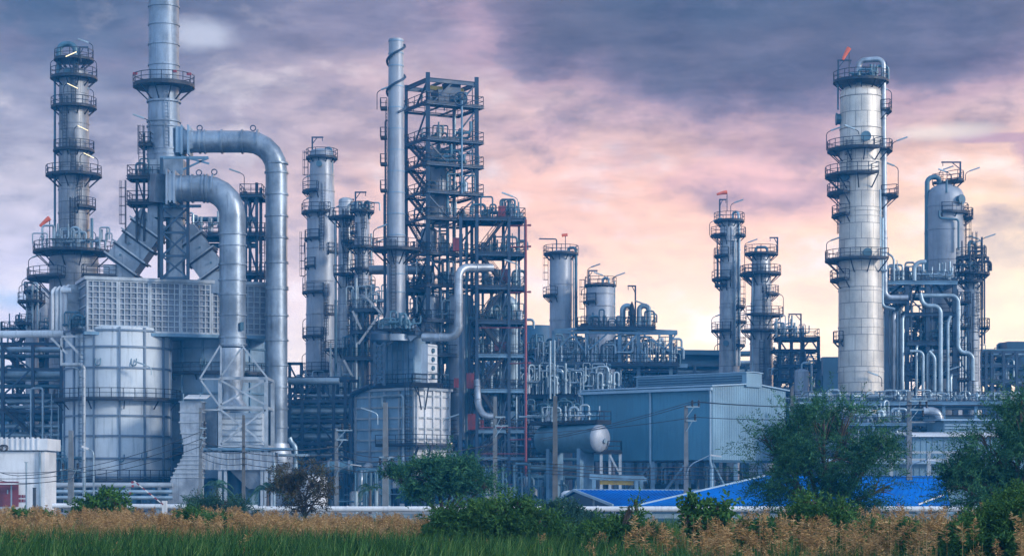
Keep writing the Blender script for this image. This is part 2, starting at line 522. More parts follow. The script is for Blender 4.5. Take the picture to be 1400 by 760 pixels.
def pipework(label, c, w, d, h, n, seed, group=None, cat='pipework', mat='galv', name='pipe_manifold'):
    """Looped pipes, valves and small pots standing on a deck."""
    r0 = random.Random(seed)
    c = Vector(c); th = thing(name, label, cat, c, group)
    vb = 0
    for i in range(n):
        x = -w/2 + w*(i+.5)/n + r0.uniform(-.1, .1)*w/n; y = r0.uniform(-d/2, d/2)
        hh = h*r0.uniform(.45, 1.0); r = r0.choice((.06, .08, .1, .13, .17))
        dx = r0.uniform(.5, 1.8)*r0.choice((-1, 1)); dy = r0.uniform(-.5, .5)*d
        kind = r0.random()
        if kind < .5:
            pts = [(x, y, 0), (x, y, hh), (x+dx, y+dy*.3, hh), (x+dx, y+dy*.3, hh*r0.uniform(0, .5))]
        elif kind < .75:
            pts = [(x, y, 0), (x, y, hh)]
        else:
            pts = [(x-abs(dx), y, hh*.4), (x+abs(dx), y, hh*.4), (x+abs(dx), y, hh)]
        mb = MB(); mb.tube(fillet([c+Vector(p) for p in pts], r*2.4, 4), r, 8)
        if kind < .75:
            zz = hh*r0.uniform(.35, .6); mb.tube([c+Vector((x, y, zz-.14)), c+Vector((x, y, zz+.14))], r*1.9, 8)
        part('pipe', mb, M[mat], th)
        if r0.random() < .35 and vb < 6:
            vb += 1; v = MB(); q = c+Vector((x, y-r-.25, hh*.4))
            v.tube([q, q+Vector((0, .3, 0))], .05, 6)
            ring = [q+Vector((.27*math.cos(a*math.pi/5), 0, .27*math.sin(a*math.pi/5))) for a in range(11)]
            v.tube(ring, .035, 5); part('valve', v, M['pipe_d'], th)
        if r0.random() < .3:
            rr = r0.uniform(.25, .45); pb = MB(); z1 = hh*r0.uniform(.5, .8)
            px_, py_ = c.x+x+r0.uniform(-.4, .4), c.y+y+.5
            pb.lathe(px_, py_, [(.05, c.z), (rr, c.z+.1), (rr, c.z+z1), (rr*.6, c.z+z1+rr*.4), (.03, c.z+z1+rr*.5)], 14)
            part('pot', pb, M['alu'], th)
    return th
# ------------------------------------------------------------------ camera
cam = bpy.data.cameras.new('camera'); co = bpy.data.objects.new('camera', cam); C.objects.link(co)
co.location = (0, 0, CZ); co.rotation_euler = (R(90), 0, 0)
cam.sensor_width = 36; cam.lens = 36*F/1400; cam.shift_y = (HZ-380)/1400
cam.clip_start = .5; cam.clip_end = 4000
scene.camera = co
vs = scene.view_settings
scene.display_settings.display_device = 'sRGB'
vs.view_transform = 'Standard'; vs.look = 'None'; vs.exposure = .5; vs.gamma = 1; vs.use_curve_mapping = False
cy_ = scene.cycles
cy_.use_denoising = True
try: cy_.denoiser = 'OPENIMAGEDENOISE'
except Exception: pass
cy_.max_bounces = 6; cy_.diffuse_bounces = 3; cy_.glossy_bounces = 3; cy_.transmission_bounces = 3
cy_.volume_bounces = 1; cy_.transparent_max_bounces = 6
cy_.volume_step_rate = 5
cy_.use_adaptive_sampling = True; cy_.adaptive_threshold = .015

# ------------------------------------------------------------------ sky
SUN_AZ, SUN_EL = 118.0, 20.0             # degrees clockwise from the view direction, degrees up
w = bpy.data.worlds.new('World'); scene.world = w; w.use_nodes = True
t = NT(w.node_tree); bg = t.n['Background']
sky = t.new('ShaderNodeTexSky', sky_type='NISHITA'); sky.sun_disc = False
sky.sun_elevation = R(SUN_EL); sky.sun_rotation = R(SUN_AZ); sky.air_density = 1.2; sky.dust_density = 2.0; sky.ozone_density = 2.0
t.l.new(sky.outputs[0], bg.inputs[0]); bg.inputs[1].default_value = .07
gen = t.new('ShaderNodeTexCoord').outputs['Generated']
x, y, z = t.sep(gen)
az = t.m('MULTIPLY', t.m('ARCTAN2', x, y), 180/math.pi)
el = t.m('MULTIPLY', t.m('ARCSINE', z), 180/math.pi)
cv = t.vec(t.m('MULTIPLY', az, .22), t.m('MULTIPLY', el, .44), 0.0)
cv2 = t.vec(t.m('MULTIPLY', az, .32), t.m('MULTIPLY', el, .56), 3.7)
n1 = t.noise(cv, .9, 8, .58, .12)
n2 = t.noise(cv2, 1.0, 10, .58, .12)
n3 = t.noise(cv, .35, 3, .5, .2)
elw = t.m('ADD', el, t.m('MULTIPLY', t.m('SUBTRACT', n1, .5), 3.2))
f = t.m('DIVIDE', elw, 40.0)
left = t.ramp(f, [(0, lin(206,210,226)), (.085, lin(214,210,224)), (.15, lin(212,203,216)), (.205, lin(200,190,198)), (.25, lin(164,160,176)), (.29, lin(106,114,138)), (.34, lin(70,86,112)), (.6, lin(120,132,165)), (1, lin(165,178,205))])
right = t.ramp(f, [(0, lin(255,222,176)), (.06, lin(255,224,182)), (.11, lin(255,218,180)), (.155, lin(254,208,172)), (.2, lin(248,194,168)), (.25, lin(222,186,180)), (.31, lin(168,152,168)), (.36, lin(134,132,158)), (.6, lin(120,132,165)), (1, lin(165,178,205))])
lr = t.smooth(t.m('ADD', az, t.m('MULTIPLY', t.m('SUBTRACT', n3, .5), 6)), -13, 1)
base = t.mix(lr, left, right)
warm = t.m('MULTIPLY', t.smooth(az, 6, 14.5), t.smooth(t.m('ABSOLUTE', t.m('SUBTRACT', el, 6.2)), 4.2, 0))
base = t.mix(t.m('MULTIPLY', warm, .75), base, lin(255,226,178))
# soft puffs: lighter and darker billows
puff = t.smooth(n2, .5, .68)
base = t.mix(t.m('MULTIPLY', puff, t.smooth(el, 13, 8, .22, .6)), base, lin(248,234,230))
dk = t.smooth(n2, .5, .3)
base = t.mix(t.m('MULTIPLY', t.m('MULTIPLY', dk, t.smooth(el, 4, 9)), .72), base, lin(126,116,138))
# the heavy bank high on the right
q = t.m('SUBTRACT', az, 6.0)
edge = t.m('ADD', 9.55, t.m('ADD', t.m('MULTIPLY', t.m('POWER', t.m('MINIMUM', q, 0.0), 2.0), .055), t.m('MULTIPLY', t.m('POWER', t.m('MAXIMUM', q, 0.0), 2.0), .022)))
d = t.m('SUBTRACT', t.m('ADD', el, t.m('MULTIPLY', t.m('SUBTRACT', n1, .5), 4.6)), edge)
d = t.m('ADD', d, t.m('MULTIPLY', t.m('SUBTRACT', n2, .5), 4.2))
mask = t.m('MULTIPLY', t.smooth(d, -1.3, 1.5), t.smooth(el, 40, 20))
bank = t.ramp(t.m('DIVIDE', d, 5.0), [(0, lin(190,152,164)), (.12, lin(136,120,140)), (.35, lin(104,100,118)), (.7, lin(86,92,114)), (1, lin(72,86,110))])
bank = t.mix(t.m('MULTIPLY', puff, .35), bank, lin(136,128,150))
bank = t.mix(t.m('MULTIPLY', dk, .5), bank, lin(68,70,96))
base = t.mix(mask, base, bank)
# pink lit rim below the bank
rim = t.m('MULTIPLY', t.smooth(t.m('ABSOLUTE', t.m('ADD', d, 1.1)), 1.5, 0), t.smooth(n1, .42, .6))
base = t.mix(t.m('MULTIPLY', t.m('MULTIPLY', rim, t.smooth(az, -3, 4)), .55), base, lin(238,184,182))
n4 = t.noise(t.vec(t.m('MULTIPLY', az, .22), t.m('MULTIPLY', el, .85), 1.1), 1.7, 9, .58, .15)
base = t.mix(t.smooth(el, 5, 10, .25, 1.0), base, t.ramp(n4, [(.32, (.70, .71, .75)), (.5, (.97, .97, .97)), (.66, (1.2, 1.17, 1.13))]), 'MULTIPLY')
def blob(a0, e0, ra, re, col, amt, base, soft=.55):
    u = t.m('DIVIDE', t.m('SUBTRACT', az, a0), ra); v = t.m('DIVIDE', t.m('SUBTRACT', el, e0), re)
    rr = t.m('SQRT', t.m('ADD', t.m('MULTIPLY', u, u), t.m('MULTIPLY', v, v)))
    rr = t.m('ADD', rr, t.m('MULTIPLY', t.m('SUBTRACT', n2, .5), 2.4))
    return t.mix(t.m('MULTIPLY', t.smooth(rr, 1.0, 1.0-soft), amt), base, col)
base = blob(-8.6, 12.3, 1.3, .55, lin(206,208,222), .75, base, 1.0)
base = blob(-13.8, 5.1, 1.5, .55, lin(150,182,216), .65, base, .8)
base = blob(14.9, 8.9, 1.35, .8, lin(178,140,162), .9, base)
base = blob(13.4, 9.4, 1.6, .16, lin(190,150,165), .7, base)
base = blob(11.5, 9.6, 2.2, .3, lin(255,238,220), .6, base, .9)
# unseen sky behind the viewer, made paler and bluer to front-light the plant
glow = t.m('MULTIPLY', t.smooth(t.m('ABSOLUTE', t.m('SUBTRACT', az, 44)), 30, 4), t.smooth(t.m('ABSOLUTE', t.m('SUBTRACT', el, 7)), 12, 0))  # warm glow added beyond the right frame edge for warm rims
base = t.mix(glow, base, lin(255,206,150))
back = t.smooth(y, .45, -.35)
base = t.mix(back, base, t.mix(t.smooth(el, 0, 60), lin(200,218,238), lin(150,186,226)))
gl2 = t.m('MULTIPLY', glow, 5.0)
cl = t.new('ShaderNodeBackground'); t.l.new(base, cl.inputs[0]); hor = t.m('MULTIPLY', t.smooth(el, 10, 3.5), t.smooth(az, -16, 8, .3, 1.0))
base_s = t.m('ADD', .88, t.m('MULTIPLY', hor, .44))
t.l.new(t.m('ADD', t.m('ADD', base_s, gl2), t.m('MULTIPLY', t.m('MAXIMUM', back, t.smooth(el, 24, 50)), .55)), cl.inputs[1])  # unseen back and overhead sky strengthened to light the plant
ms = t.new('ShaderNodeMixShader')
cover = t.m('SUBTRACT', .97, t.m('MULTIPLY', t.smooth(n2, .55, .3), .1))
t.l.new(cover, ms.inputs[0]); t.l.new(bg.outputs[0], ms.inputs[1]); t.l.new(cl.outputs[0], ms.inputs[2])
t.l.new(ms.outputs[0], t.n['World Output'].inputs['Surface'])

sl = bpy.data.lights.new('sun', 'SUN'); so = bpy.data.objects.new('sun', sl); C.objects.link(so)
sl.energy = 2.5; sl.angle = R(9); sl.color = (1, .90, .79)
sd = Vector((math.sin(R(SUN_AZ))*math.cos(R(SUN_EL)), math.cos(R(SUN_AZ))*math.cos(R(SUN_EL)), math.sin(R(SUN_EL))))
so.rotation_euler = sd.to_track_quat('Z', 'Y').to_euler(); so.location = (100, -100, 120)

# ------------------------------------------------------------------ ground and air
gm = material('ground_soil', (.10, .095, .08), .95, 0, .4, .05)
mb = MB(); n = 24
mb.add([(-520, -60, 0), (520, -60, 0), (520, 640, 0), (-520, 640, 0)], [(0,1,2,3)])
structure('ground', mb, gm)
mb = MB(); mb.add([(-420, 168, .004), (420, 168, .004), (420, 480, .004), (-420, 480, .004)], [(0,1,2,3)])
structure('plant_yard', mb, material('yard_concrete', (.22, .22, .21), .9, 0, .3, .1))

hm = bpy.data.materials.new('haze_air'); hm.use_nodes = True
ht = NT(hm.node_tree); ht.n.remove(ht.n['Principled BSDF'])
pv = ht.new('ShaderNodeVolumePrincipled'); pv.inputs['Color'].default_value = (.03, .41, 1.0, 1)
pv.inputs['Density'].default_value = .00048; pv.inputs['Anisotropy'].default_value = 0
ht.l.new(pv.outputs[0], ht.n['Material Output'].inputs['Volume'])
mb = MB(); mb.box((0, 290, 34), (1100, 760, 70))
o = structure('haze', mb, hm); o['kind'] = 'stuff'; tag(o, 'thin blue evening haze hanging over the whole plant', 'haze')
# ================================================================== LEFT: stack, furnace, ducts
# --- tall column at far left
Yc = 250; k = S(Yc)
column('distillation_column', 'tall grey column with lit lamps and seven dark platforms, left of the big chimney stack', 101, Yc,
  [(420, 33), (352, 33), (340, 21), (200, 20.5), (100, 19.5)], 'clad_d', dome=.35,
  plats=[(82, 27, 0, 360), (107, 32, 0, 360), (147, 31, 0, 360), (206, 28, 0, 360), (240, 38, 0, 360), (284, 30, -65, 25), (345, 55, 0, 360), (381, 63, 120, 262)],
  ladders=[(-82, 345, 284), (-60, 284, 240), (-80, 240, 206), (-110, 206, 147), (-80, 147, 107), (-70, 107, 82)],
  lamps=[(31, 107, 22, -1), (27, 147, 22, -1), (33, 240, 22, -1), (30, 345, 26, -1), (-32, 107, 22, 1), (-62, 381, 26, 1), (26, 82, 20, -1),
         (-8, 133, 10, 1, True, -2.4), (6, 190, 10, 1, True, -2.4), (14, 226, 9, 1, True, -2.4), (15, 90, 10, -1, True, -2.3)],
  pipes=[([(2, 0, 92), (2, 0, 60), (-21, .3, 60), (-21, .3, 112)], 4, 'pipe_d'), ([(-25, -.4, 110), (-25, -.4, 330)], 1.6, 'pipe_d'),
         ([(27, -1, 300), (27, -1, 345), (24, -1, 420)], 2, 'pipe_d')],
  davits=[(8, 82, 17, 12)], bands=[132, 170, 260, 292, 330, 360, 385], man=[(-100, 103, .45)], z0=0)
for i, (px, py, wd, h) in enumerate([(78, 345, 4, 3.2), (101, 345, 4, 3), (124, 345, 4, 2.8)]):
    pipework(['pipe loops at the left end of the wide lower platform round the tall lamp-lit column', 'pipe loops in front of the tall lamp-lit column on its wide lower platform', 'pipe loops at the right end of the wide lower platform round the tall lamp-lit column'][i],
             (X(px, Yc-3.6), Yc-3.6, Z(py, Yc)), wd, .8, h, 7, 100+i, 'pipework on the lamp-lit column')
windsock(68, 298, 247, 45, 'orange windsock on a thin pole beside the lamp-lit left column', 200-235)

# --- small column low at far left
column('slim_column', 'short slim column with dark platforms at the far left edge, behind the horizontal white pipe', 44, 262,
  [(450, 9), (395, 8)], 'shell', plats=[(412, 20, 60, 300), (443, 22, 90, 280), (412, 18, -60, 60), (398, 12, 0, 360)],
  ladders=[(-95, 445, 398)], lamps=[(-14, 398, 14, 1), (-18, 412, 20, 1)],
  pipes=[([(3, -1, 450), (3, -1, 388), (10, -1, 388), (10, -1, 450)], 1.6), ([(-5, -1, 450), (-5, -1, 402)], 1.2)], davits=[(-10, 398, 12, 10)], bands=[420, 440])
column('slim_column', 'stubby vessel wrapped in small pipes between the short slim column and the furnace annex', 58, 270,
  [(450, 13), (400, 13)], 'shell', plats=[(404, 18, 90, 270)], bands=[415, 432], lamps=[(10, 400, 18, -1)],
  pipes=[([(16, -1, 500), (16, -1, 420), (22, -1, 420), (22, -1, 500)], 1.5)])

# --- furnace tanks
def furnace_tank(label, px, Y, rpx, py0, py1, mat, walks, nrib, rot, bands, group='riveted furnace shells'):
    k = S(Y); cx = X(px, Y); r = rpx*k; z0, z1 = Z(py1, Y), Z(py0, Y)
    th = thing('furnace_tank', label, 'tank', (cx, Y, 0), group)
    mb = MB(); mb.lathe(cx, Y, [(r, z0), (r, z1), (r*.96, z1+.15)], nrib*5, True, True, R(rot))
    part('shell', mb, M[mat], th)
    for i in range(nrib):
        a = 2*math.pi*i/nrib + R(rot)
        if math.sin(a) > .35: continue
        rb = MB(); c, s = math.cos(a), math.sin(a)
        rb.box((cx+(r+.06)*c, Y+(r+.06)*s, (z0+z1)/2), (.24, .22, z1-z0), a)
        part('vertical_rib', rb, M['rib_b' if mat == 'tank' else 'steel_l'], th)
    for py in bands:
        rb = MB(); z = Z(py, Y)
        rb.lathe(cx, Y, [(r-.02, z-.1), (r+.17, z-.1), (r+.17, z+.1), (r-.02, z+.1)], nrib*5, False, False, R(rot))
        part('stiffener_ring', rb, M['rib_b' if mat == 'tank' else 'steel_l'], th)
    for py, ro in walks:
        ring_platform(th, cx, Y, Z(py, Y), r+.2, ro*k, 150, 390, 'dark', .28)
    for ang, py in ((-100, 500), (-62, 500), (-120, 628), (-75, 628), (-50, 625)):
        a = R(ang); hb = MB(); q = Vector((cx+(r+.1)*math.cos(a), Y+(r+.1)*math.sin(a), Z(py, Y)))
        hb.tube(fillet([q+Vector((-.28, 0, .5)), q+Vector((-.28, -.25, -.3)), q+Vector((.28, -.25, -.3)), q+Vector((.28, 0, .5))], .25, 4), .07, 6)
        part('lifting_lug', hb, M['pipe_d'], th)
    for i in range(10):
        sb = MB(); a = 2*math.pi*i/10; sb.box((cx+r*.85*math.cos(a), Y+r*.85*math.sin(a), z0/2), (.5, .5, z0)); part('leg', sb, M['steel_l'], th)
    return th, cx, r
T1, t1x, t1r = furnace_tank('big pale ribbed furnace shell under the left end of the gridded steel box', 161, 232, 71, 452, 660, 'tank', [(547, 86), (656, 80)], 13, 6, [456, 478, 506, 570, 597, 627, 652])
lamp(T1, X(206, 225), 225.4, Z(512, 225), .8, -1.2, False, 'galv'); lamp(T1, X(108, 226), 226.4, Z(515, 226), .8, -1.2, False, 'galv')
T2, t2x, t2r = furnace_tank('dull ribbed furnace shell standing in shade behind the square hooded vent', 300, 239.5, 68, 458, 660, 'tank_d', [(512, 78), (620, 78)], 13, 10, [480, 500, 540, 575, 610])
lamp(T2, X(240, 235), 235.6, Z(520, 235), .6, 1.0, False, 'galv'); lamp(T2, X(262, 235), 235.6, Z(523, 235), .6, 1.0, False, 'galv')
th = thing('access_ladder', 'thin vertical ladder and white downpipe on the left flank of the pale furnace shell', 'ladder', (X(112, 224.6), 224.6, 0))
ladder(th, X(112, 224.6), 224.6, .5, Z(470, 224), -90, True, 'steel')
pipe_part(th, [(X(115, 224.6), 224.4, Z(660, 224)), (X(115, 224.6), 224.4, Z(498, 224)), (X(86, 224.6), 224.6, Z(498, 224))], .22, .5, 'rib', 10)
# support brackets left of the furnace under the box
th = thing('steel_structure', 'pale steel bracket frame under the left end of the gridded box', 'steel frame', (X(95, 227), 227, Z(475, 227)))
for a, b in (((84, 460), (130, 460)), ((84, 462), (84, 500)), ((88, 462), (114, 490)), ((70, 462), (92, 484))):
    brace_part(th, W(*a, 226.5), W(*b, 226.5), .22, 'rib')

# --- gridded convection box
g = Grid(118, 226, 20)
A, B = g.a(243), 6.7
zb, zt = g.z(453), g.z(382)
th = thing('furnace_box', 'long grey steel box with a grid of pale ribs resting on the furnace shells', 'furnace box', g.p(A/2, B/2, zb))
mb = MB(); g.box(mb, 0, A, 0, B, zb, zt); part('casing', mb, M['panel'], th)
npan = 6; nv, nh = 5, 9
for i in range(npan):
    a0 = A*i/npan; a1 = A*(i+1)/npan; mb = MB()
    for j in range(nv+1):
        a = a0 + (a1-a0)*j/nv; ww = .2 if j in (0, nv) else .11
        a = min(max(a, a0+ww/2+.01), a1-ww/2-.01)
        mb.hexa([g.p(a-ww/2, -.2, zb+.02), g.p(a+ww/2, -.2, zb+.02), g.p(a+ww/2, .02, zb+.02), g.p(a-ww/2, .02, zb+.02),
                 g.p(a-ww/2, -.2, zt-.02), g.p(a+ww/2, -.2, zt-.02), g.p(a+ww/2, .02, zt-.02), g.p(a-ww/2, .02, zt-.02)])
    for j in range(nh+1):
        z = zb+.1 + (zt-zb-.2)*j/nh; hh = .2 if j in (0, nh) else .11
        g.box(mb, a0+.012, a1-.012, -.18, .018, z-hh/2, z+hh/2)
    part('rib_panel', mb, M['rib'], th)
mb = MB(); g.box(mb, -.25, A+.25, -.35, B+.3, zt+.003, zt+.35); part('top_rim', mb, M['rib'], th)
mb = MB(); g.box(mb, -.25, A+.25, -.3, B+.3, zb-.35, zb-.003); part('bottom_rim', mb, M['steel_l'], th)
mb = MB()
for j in range(5):
    z = zb + (zt-zb)*(j+.5)/5; g.box(mb, -.12, -.003, .3, B-.3, z-.09, z+.09)
part('side_rib', mb, M['rib'], th)
rb = MB(); pts = [g.p(a, b, 0).xy[:] for a, b in ((0, 0), (A*.12, 0))]
rail(rb, pts, zt+.35); part('railing', rb, M['dark'], th)
# annex left
mb = MB(); g2 = Grid(92, 230.5, 20); za0, za1 = Z(450, 230), Z(388, 230)
g2.box(mb, 0, 3.4, 0, 4.5, za0, za1)
th = thing('furnace_annex', 'plain panelled steel annex with four white pipes at the left end of the gridded box', 'annex', g2.p(1.5, 2, za0))
part('casing', mb, M['alu'], th)
mb = MB()
for j in range(4): z = za0 + (za1-za0)*(j+.7)/4.4; g2.box(mb, -.05, 3.43, -.1, -.003, z-.07, z+.07)
part('seam_bar', mb, M['rib'], th)
for i, px in enumerate((72, 78, 84, 90)):
    pipe_part(th, [W(px, 452, 228), W(px, 398-i, 228), W(px+4, 394-i, 229.5)], .2, .3, 'white', 8, 'riser_pipe')
mb = MB(); mb.tube([W(84, 397, 227.6), W(98, 397, 227.6)], .3, 10); part('header', mb, M['white'], th)
p = floor_part(th, Grid(98, 226.6, 8), 0, 2.2, 0, 1.4, Z(450, 226), 'dark')
pipework('knot of dark valves on the small balcony left of the gridded box', (X(105, 227), 227.2, Z(450, 226)+.05), 2, .7, 2.4, 9, 31, None, 'pipework', 'pipe_d')
# rail section on top left of the box (dark)
th = thing('roof_walkway', 'short dark railed walkway on the left end of the gridded box roof', 'walkway', g.p(2, 1, zt+.35))
gw = Grid(114, 227.5, 20); floor_part(th, gw, 0, 3.6, 0, 1.2, Z(380, 227.5)+.4, 'dark', beam=.2)

# --- main stack
Ys = 231; k = S(Ys); cx = X(224, Ys)
th = thing('chimney_stack', 'tallest grey steel chimney stack, with red lights on its ring platform', 'chimney', (cx, Ys, Z(300, Ys)))
mb = MB(); zz = Z(222, Ys)
mb.lathe(cx, Ys, [(23*k, zz), (22*k, Z(180, Ys)), (20.5*k, Z(120, Ys)), (20.5*k, 66.0), (19.5*k, 66.01), (19.5*k, 65)], 40, True, True)
part('shell', mb, M['stack'], th)
for py in (-60, -30, 10, 35, 62, 90, 140, 167, 174, 205, 212):
    mb = MB(); mb.ring(cx, Ys, Z(py, Ys), 20.5*k if py < 130 else 22.3*k, .1, .2, 40); part('flange_ring', mb, M['stack'], th)
p = ring_platform(th, cx, Ys, Z(117, Ys), 20.6*k, 42*k, 0, 360, 'dark', .3)
for a in (-150, -60, -25, 60, 120):
    mb = MB(); q = (cx+41*k*math.cos(R(a)), Ys+41*k*math.sin(R(a)), Z(105, Ys)); mb.box(q, (.5, .25, .26)); part('warning_light', mb, M['red'], th)
# ladder up the stack
ladder(th, cx+20.5*k*math.cos(R(-70)), Ys+20.5*k*math.sin(R(-70)), Z(205, Ys), Z(117, Ys), -70, False, 'stack')
# breeching: plenum, cone, inverted-Y ducts
mb = MB(); g3 = Grid(224, 228.6, 0)
def frustum(mb, c0, s0, c1, s1):
    (x0, y0, z0), (x1, y1, z1) = c0, c1
    mb.hexa([(x0-s0[0], y0-s0[1], z0), (x0+s0[0], y0-s0[1], z0), (x0+s0[0], y0+s0[1], z0), (x0-s0[0], y0+s0[1], z0),
             (x1-s1[0], y1-s1[1], z1), (x1+s1[0], y1-s1[1], z1), (x1+s1[0], y1+s1[1], z1), (x1-s1[0], y1+s1[1], z1)])
th = thing('breeching_duct', 'forked steel breeching with two sloping flanged ducts under the chimney stack', 'duct', (X(232, Ys), Ys, Z(380, Ys)))
bx, by = X(230, Ys), Ys
frustum(mb, (bx, by, Z(300, Ys)), (2.0, 1.9), (bx, by, Z(222, Ys)), (2.0, 1.9)); part('plenum', mb, M['duct'], th)
mb = MB(); mb.lathe(X(240, Ys), Ys, [(15*k, Z(382, Ys)), (13*k, Z(372, Ys)), (13*k, Z(300, Ys))], 28); part('core_pipe', mb, M['alu'], th)
for (p0, p1, wpx, n, yy) in (((214, 300), (166, 366), 46, 4, Ys-.3), ((252, 318), (294, 376), 38, 3, Ys+1.2)):
    a = W(*p0, yy); b = W(*p1, yy); mb = MB(); mb.beam(a, b, 3.4, wpx*k*.95); 
    e = b + Vector((0, 0, -1.6)); mb.beam(b+Vector((0, 0, .2)), e+Vector((0, 0, -.6)), wpx*k*.9, 3.3)
    pp = part('sloping_duct', mb, M['duct'], th)
    for j in range(n):
        c = a.lerp(b, .22+.72*j/(n-1)); d = (b-a).normalized(); mb = MB(); mb.beam(c-d*.08, c+d*.08, 3.9, wpx*k+.7); part('flange', mb, M['alu'], pp); mb = MB(); mb.beam(c+d*.09, c+d*.3, 3.7, wpx*k+.25); part('gap_plate', mb, M['dark'], pp)  # dark plate makes a dark line below each flange
        nb = MB(); q = c + Vector((0, -1.95, .9)); nb.box(q, (.2, .2, .2)); part('clamp', nb, M['pipe_d'], pp)
# truss mast around the core
th = thing('support_truss', 'cross-braced steel support truss in front of the chimney stack foot', 'steel frame', (X(239, 228), 228, Z(382, 228)))
for px in (221, 257):
    for yy in (227.4, 230.6):
        mb = MB(); mb.beam(W(px, 382, yy), W(px, 216, yy), .34); part('post', mb, M['steel'], th)
for pa, pb in ((284, 318), (318, 350), (350, 380)):
    for yy in (227.3,):
        brace_part(th, W(221, pa, yy), W(257, pb, yy), .2, 'steel'); brace_part(th, W(257, pa, yy-.05), W(221, pb, yy-.05), .2, 'steel')
    brace_part(th, W(219, pb, 227.4), W(259, pb, 227.4), .25, 'steel')
for py in (216, 282): brace_part(th, W(219, py, 227.4), W(285 if py == 216 else 275, py, 227.4), .3, 'steel_l')
brace_part(th, W(285, 216, 227.4), W(250, 232, 227.4), .2, 'steel_l'); brace_part(th, W(248, 214, 227.4), W(286, 224, 227.4), .2, 'steel_l')

def big_duct(name, label, pts, r, cuts, lifts, mat='duct', fr=None):
    th = thing(name, label, 'duct', pts[-1])
    path = fillet(pts, fr, 5); mb = MB(); mb.tube(path, r, 36, False); part('duct_pipe', mb, M[mat], th)
    for i in range(len(pts)-1):
        a, b = Vector(pts[i]), Vector(pts[i+1])
        for t_ in cuts[i]:
            c = a.lerp(b, t_); d = (b-a).normalized()*.1; mb = MB(); mb.tube([c-d, c+d], r+.13, 36); part('flange_ring', mb, M['duct'], th)
    for c in lifts:
        mb = MB(); q = Vector(c); ring = [q+Vector((.3*math.cos(a*math.pi/6), 0, .3+.3*math.sin(a*math.pi/6))) for a in range(13)]
        mb.tube(ring, .07, 6); part('lifting_lug', mb, M['steel'], th)
    return th
Yu = 231; k = S(Yu)
U = [W(262, 194, Yu), W(378, 194, Yu), W(378, 618, Yu)]
th = big_duct('flue_duct', 'taller round flue duct, running from the chimney stack sideways and down to the ground', U, 15*k,
  [[.1, .16, .36, .6, .78], [.07, .1, .17, .24, .31, .39, .47, .475, .56, .64, .72, .79, .86, .92]], [W(273, 179, Yu), W(346, 179, Yu)], fr=40*k)
mb = MB(); a = W(243, 194, Yu); mb.hexa([a+Vector(q) for q in ((0,-1.5,-1.45), (.8,-1.5,-1.45), (.8,1.5,-1.45), (0,1.5,-1.45), (0,-1.5,1.45), (.8,-1.5,1.45), (.8,1.5,1.45), (0,1.5,1.45))])
for j in (0, 1):
    c = W(250+j*9, 194, Yu); mb.beam(c, c+Vector((.16, 0, 0)), 3.3, 3.3)
part('square_collar', mb, M['tank_d'], th)
mb = MB(); fr0 = W(250, 194, Yu); fr1 = W(266, 194, Yu); n = 24
vs = [fr0+Vector((0, max(-1.25, min(1.25, 1.75*math.cos(2*math.pi*j/n))), max(-1.25, min(1.25, 1.75*math.sin(2*math.pi*j/n))))) for j in range(n)]
vs += [fr1+Vector((0, 15*k*math.cos(2*math.pi*j/n), 15*k*math.sin(2*math.pi*j/n))) for j in range(n)]
mb.add(vs, [(j, (j+1) % n, n+(j+1) % n, n+j) for j in range(n)], True); part('transition', mb, M['duct'], th)
mb = MB(); mb.lathe(U[2].x, Yu, [(17*k, Z(606, Yu)), (24*k, Z(632, Yu)), (25*k, Z(634, Yu)), (21*k, Z(640, Yu)), (21*k, 0)], 32); part('cone_base', mb, M['alu'], th)

Yl = 226.2; k = S(Yl)
Lw = [W(240, 258, Yl), W(318, 258, Yl), W(318, 474, Yl)]
th = big_duct('flue_duct', 'shorter and fatter round flue duct bending down in front of the gridded box', Lw, 18*k,
  [[.12, .3, .5, .56, .66], [.29, .36, .48, .58, .67, .8, .94, .985]], [W(272, 240, Yl), W(293, 239, Yl)], fr=46*k)
mb = MB(); a = W(230, 258, Yl)
for dx, sz in ((0, 3.9), (.35, 3.4), (.8, 3.6)): mb.beam(a+Vector((dx, 0, 0)), a+Vector((dx+.2, 0, 0)), sz*.9, sz)
mb.beam(a, a+Vector((.9, 0, 0)), 3.0, 3.0); part('square_collar', mb, M['duct'], th)
mb = MB(); mb.beam(W(222, 258, Yl+1.6), a, 3.0, 3.1); part('inlet_box', mb, M['duct'], th)
mb = MB(); mb.box(W(331, 446, Yl-1.2), (.35, .4, .9)); part('access_hatch', mb, M['pipe_d'], th)

# --- fan house below the lower duct
th = thing('steel_structure', 'pale cross-braced steel frame carrying the foot of the shorter flue duct', 'steel frame', (X(332, 225), 225, 0))
yf, yb = 223.2, 229.2
for px in (301, 364):
    for yy in (yf, yb):
        mb = MB(); mb.hbeam((X(px, yf), yy, 0), (X(px, yf), yy, Z(517, yf)), .4, .4, .08); part('post', mb, M['rib'], th)
for py in (517, 557, 610):
    for (pa, ya, pb, yb_) in ((299, yf, 366, yf), (299, yb, 366, yb), (301, yf, 301, yb), (364, yf, 364, yb)):
        z_ = Z(py, yf); mb = MB(); mb.beam((X(pa, yf), ya, z_), (X(pb, yf), yb_, z_), .26, .3); part('beam', mb, M['rib'], th)
for a, b in (((302, 520), (363, 553)), ((363, 520), (302, 553)), ((302, 560), (363, 607)), ((363, 560), (302, 607))):
    brace_part(th, W(*a, yf-.25 if a[0] < 330 else yf-.1), W(*b, yf-.25 if a[0] < 330 else yf-.1), .2, 'rib')
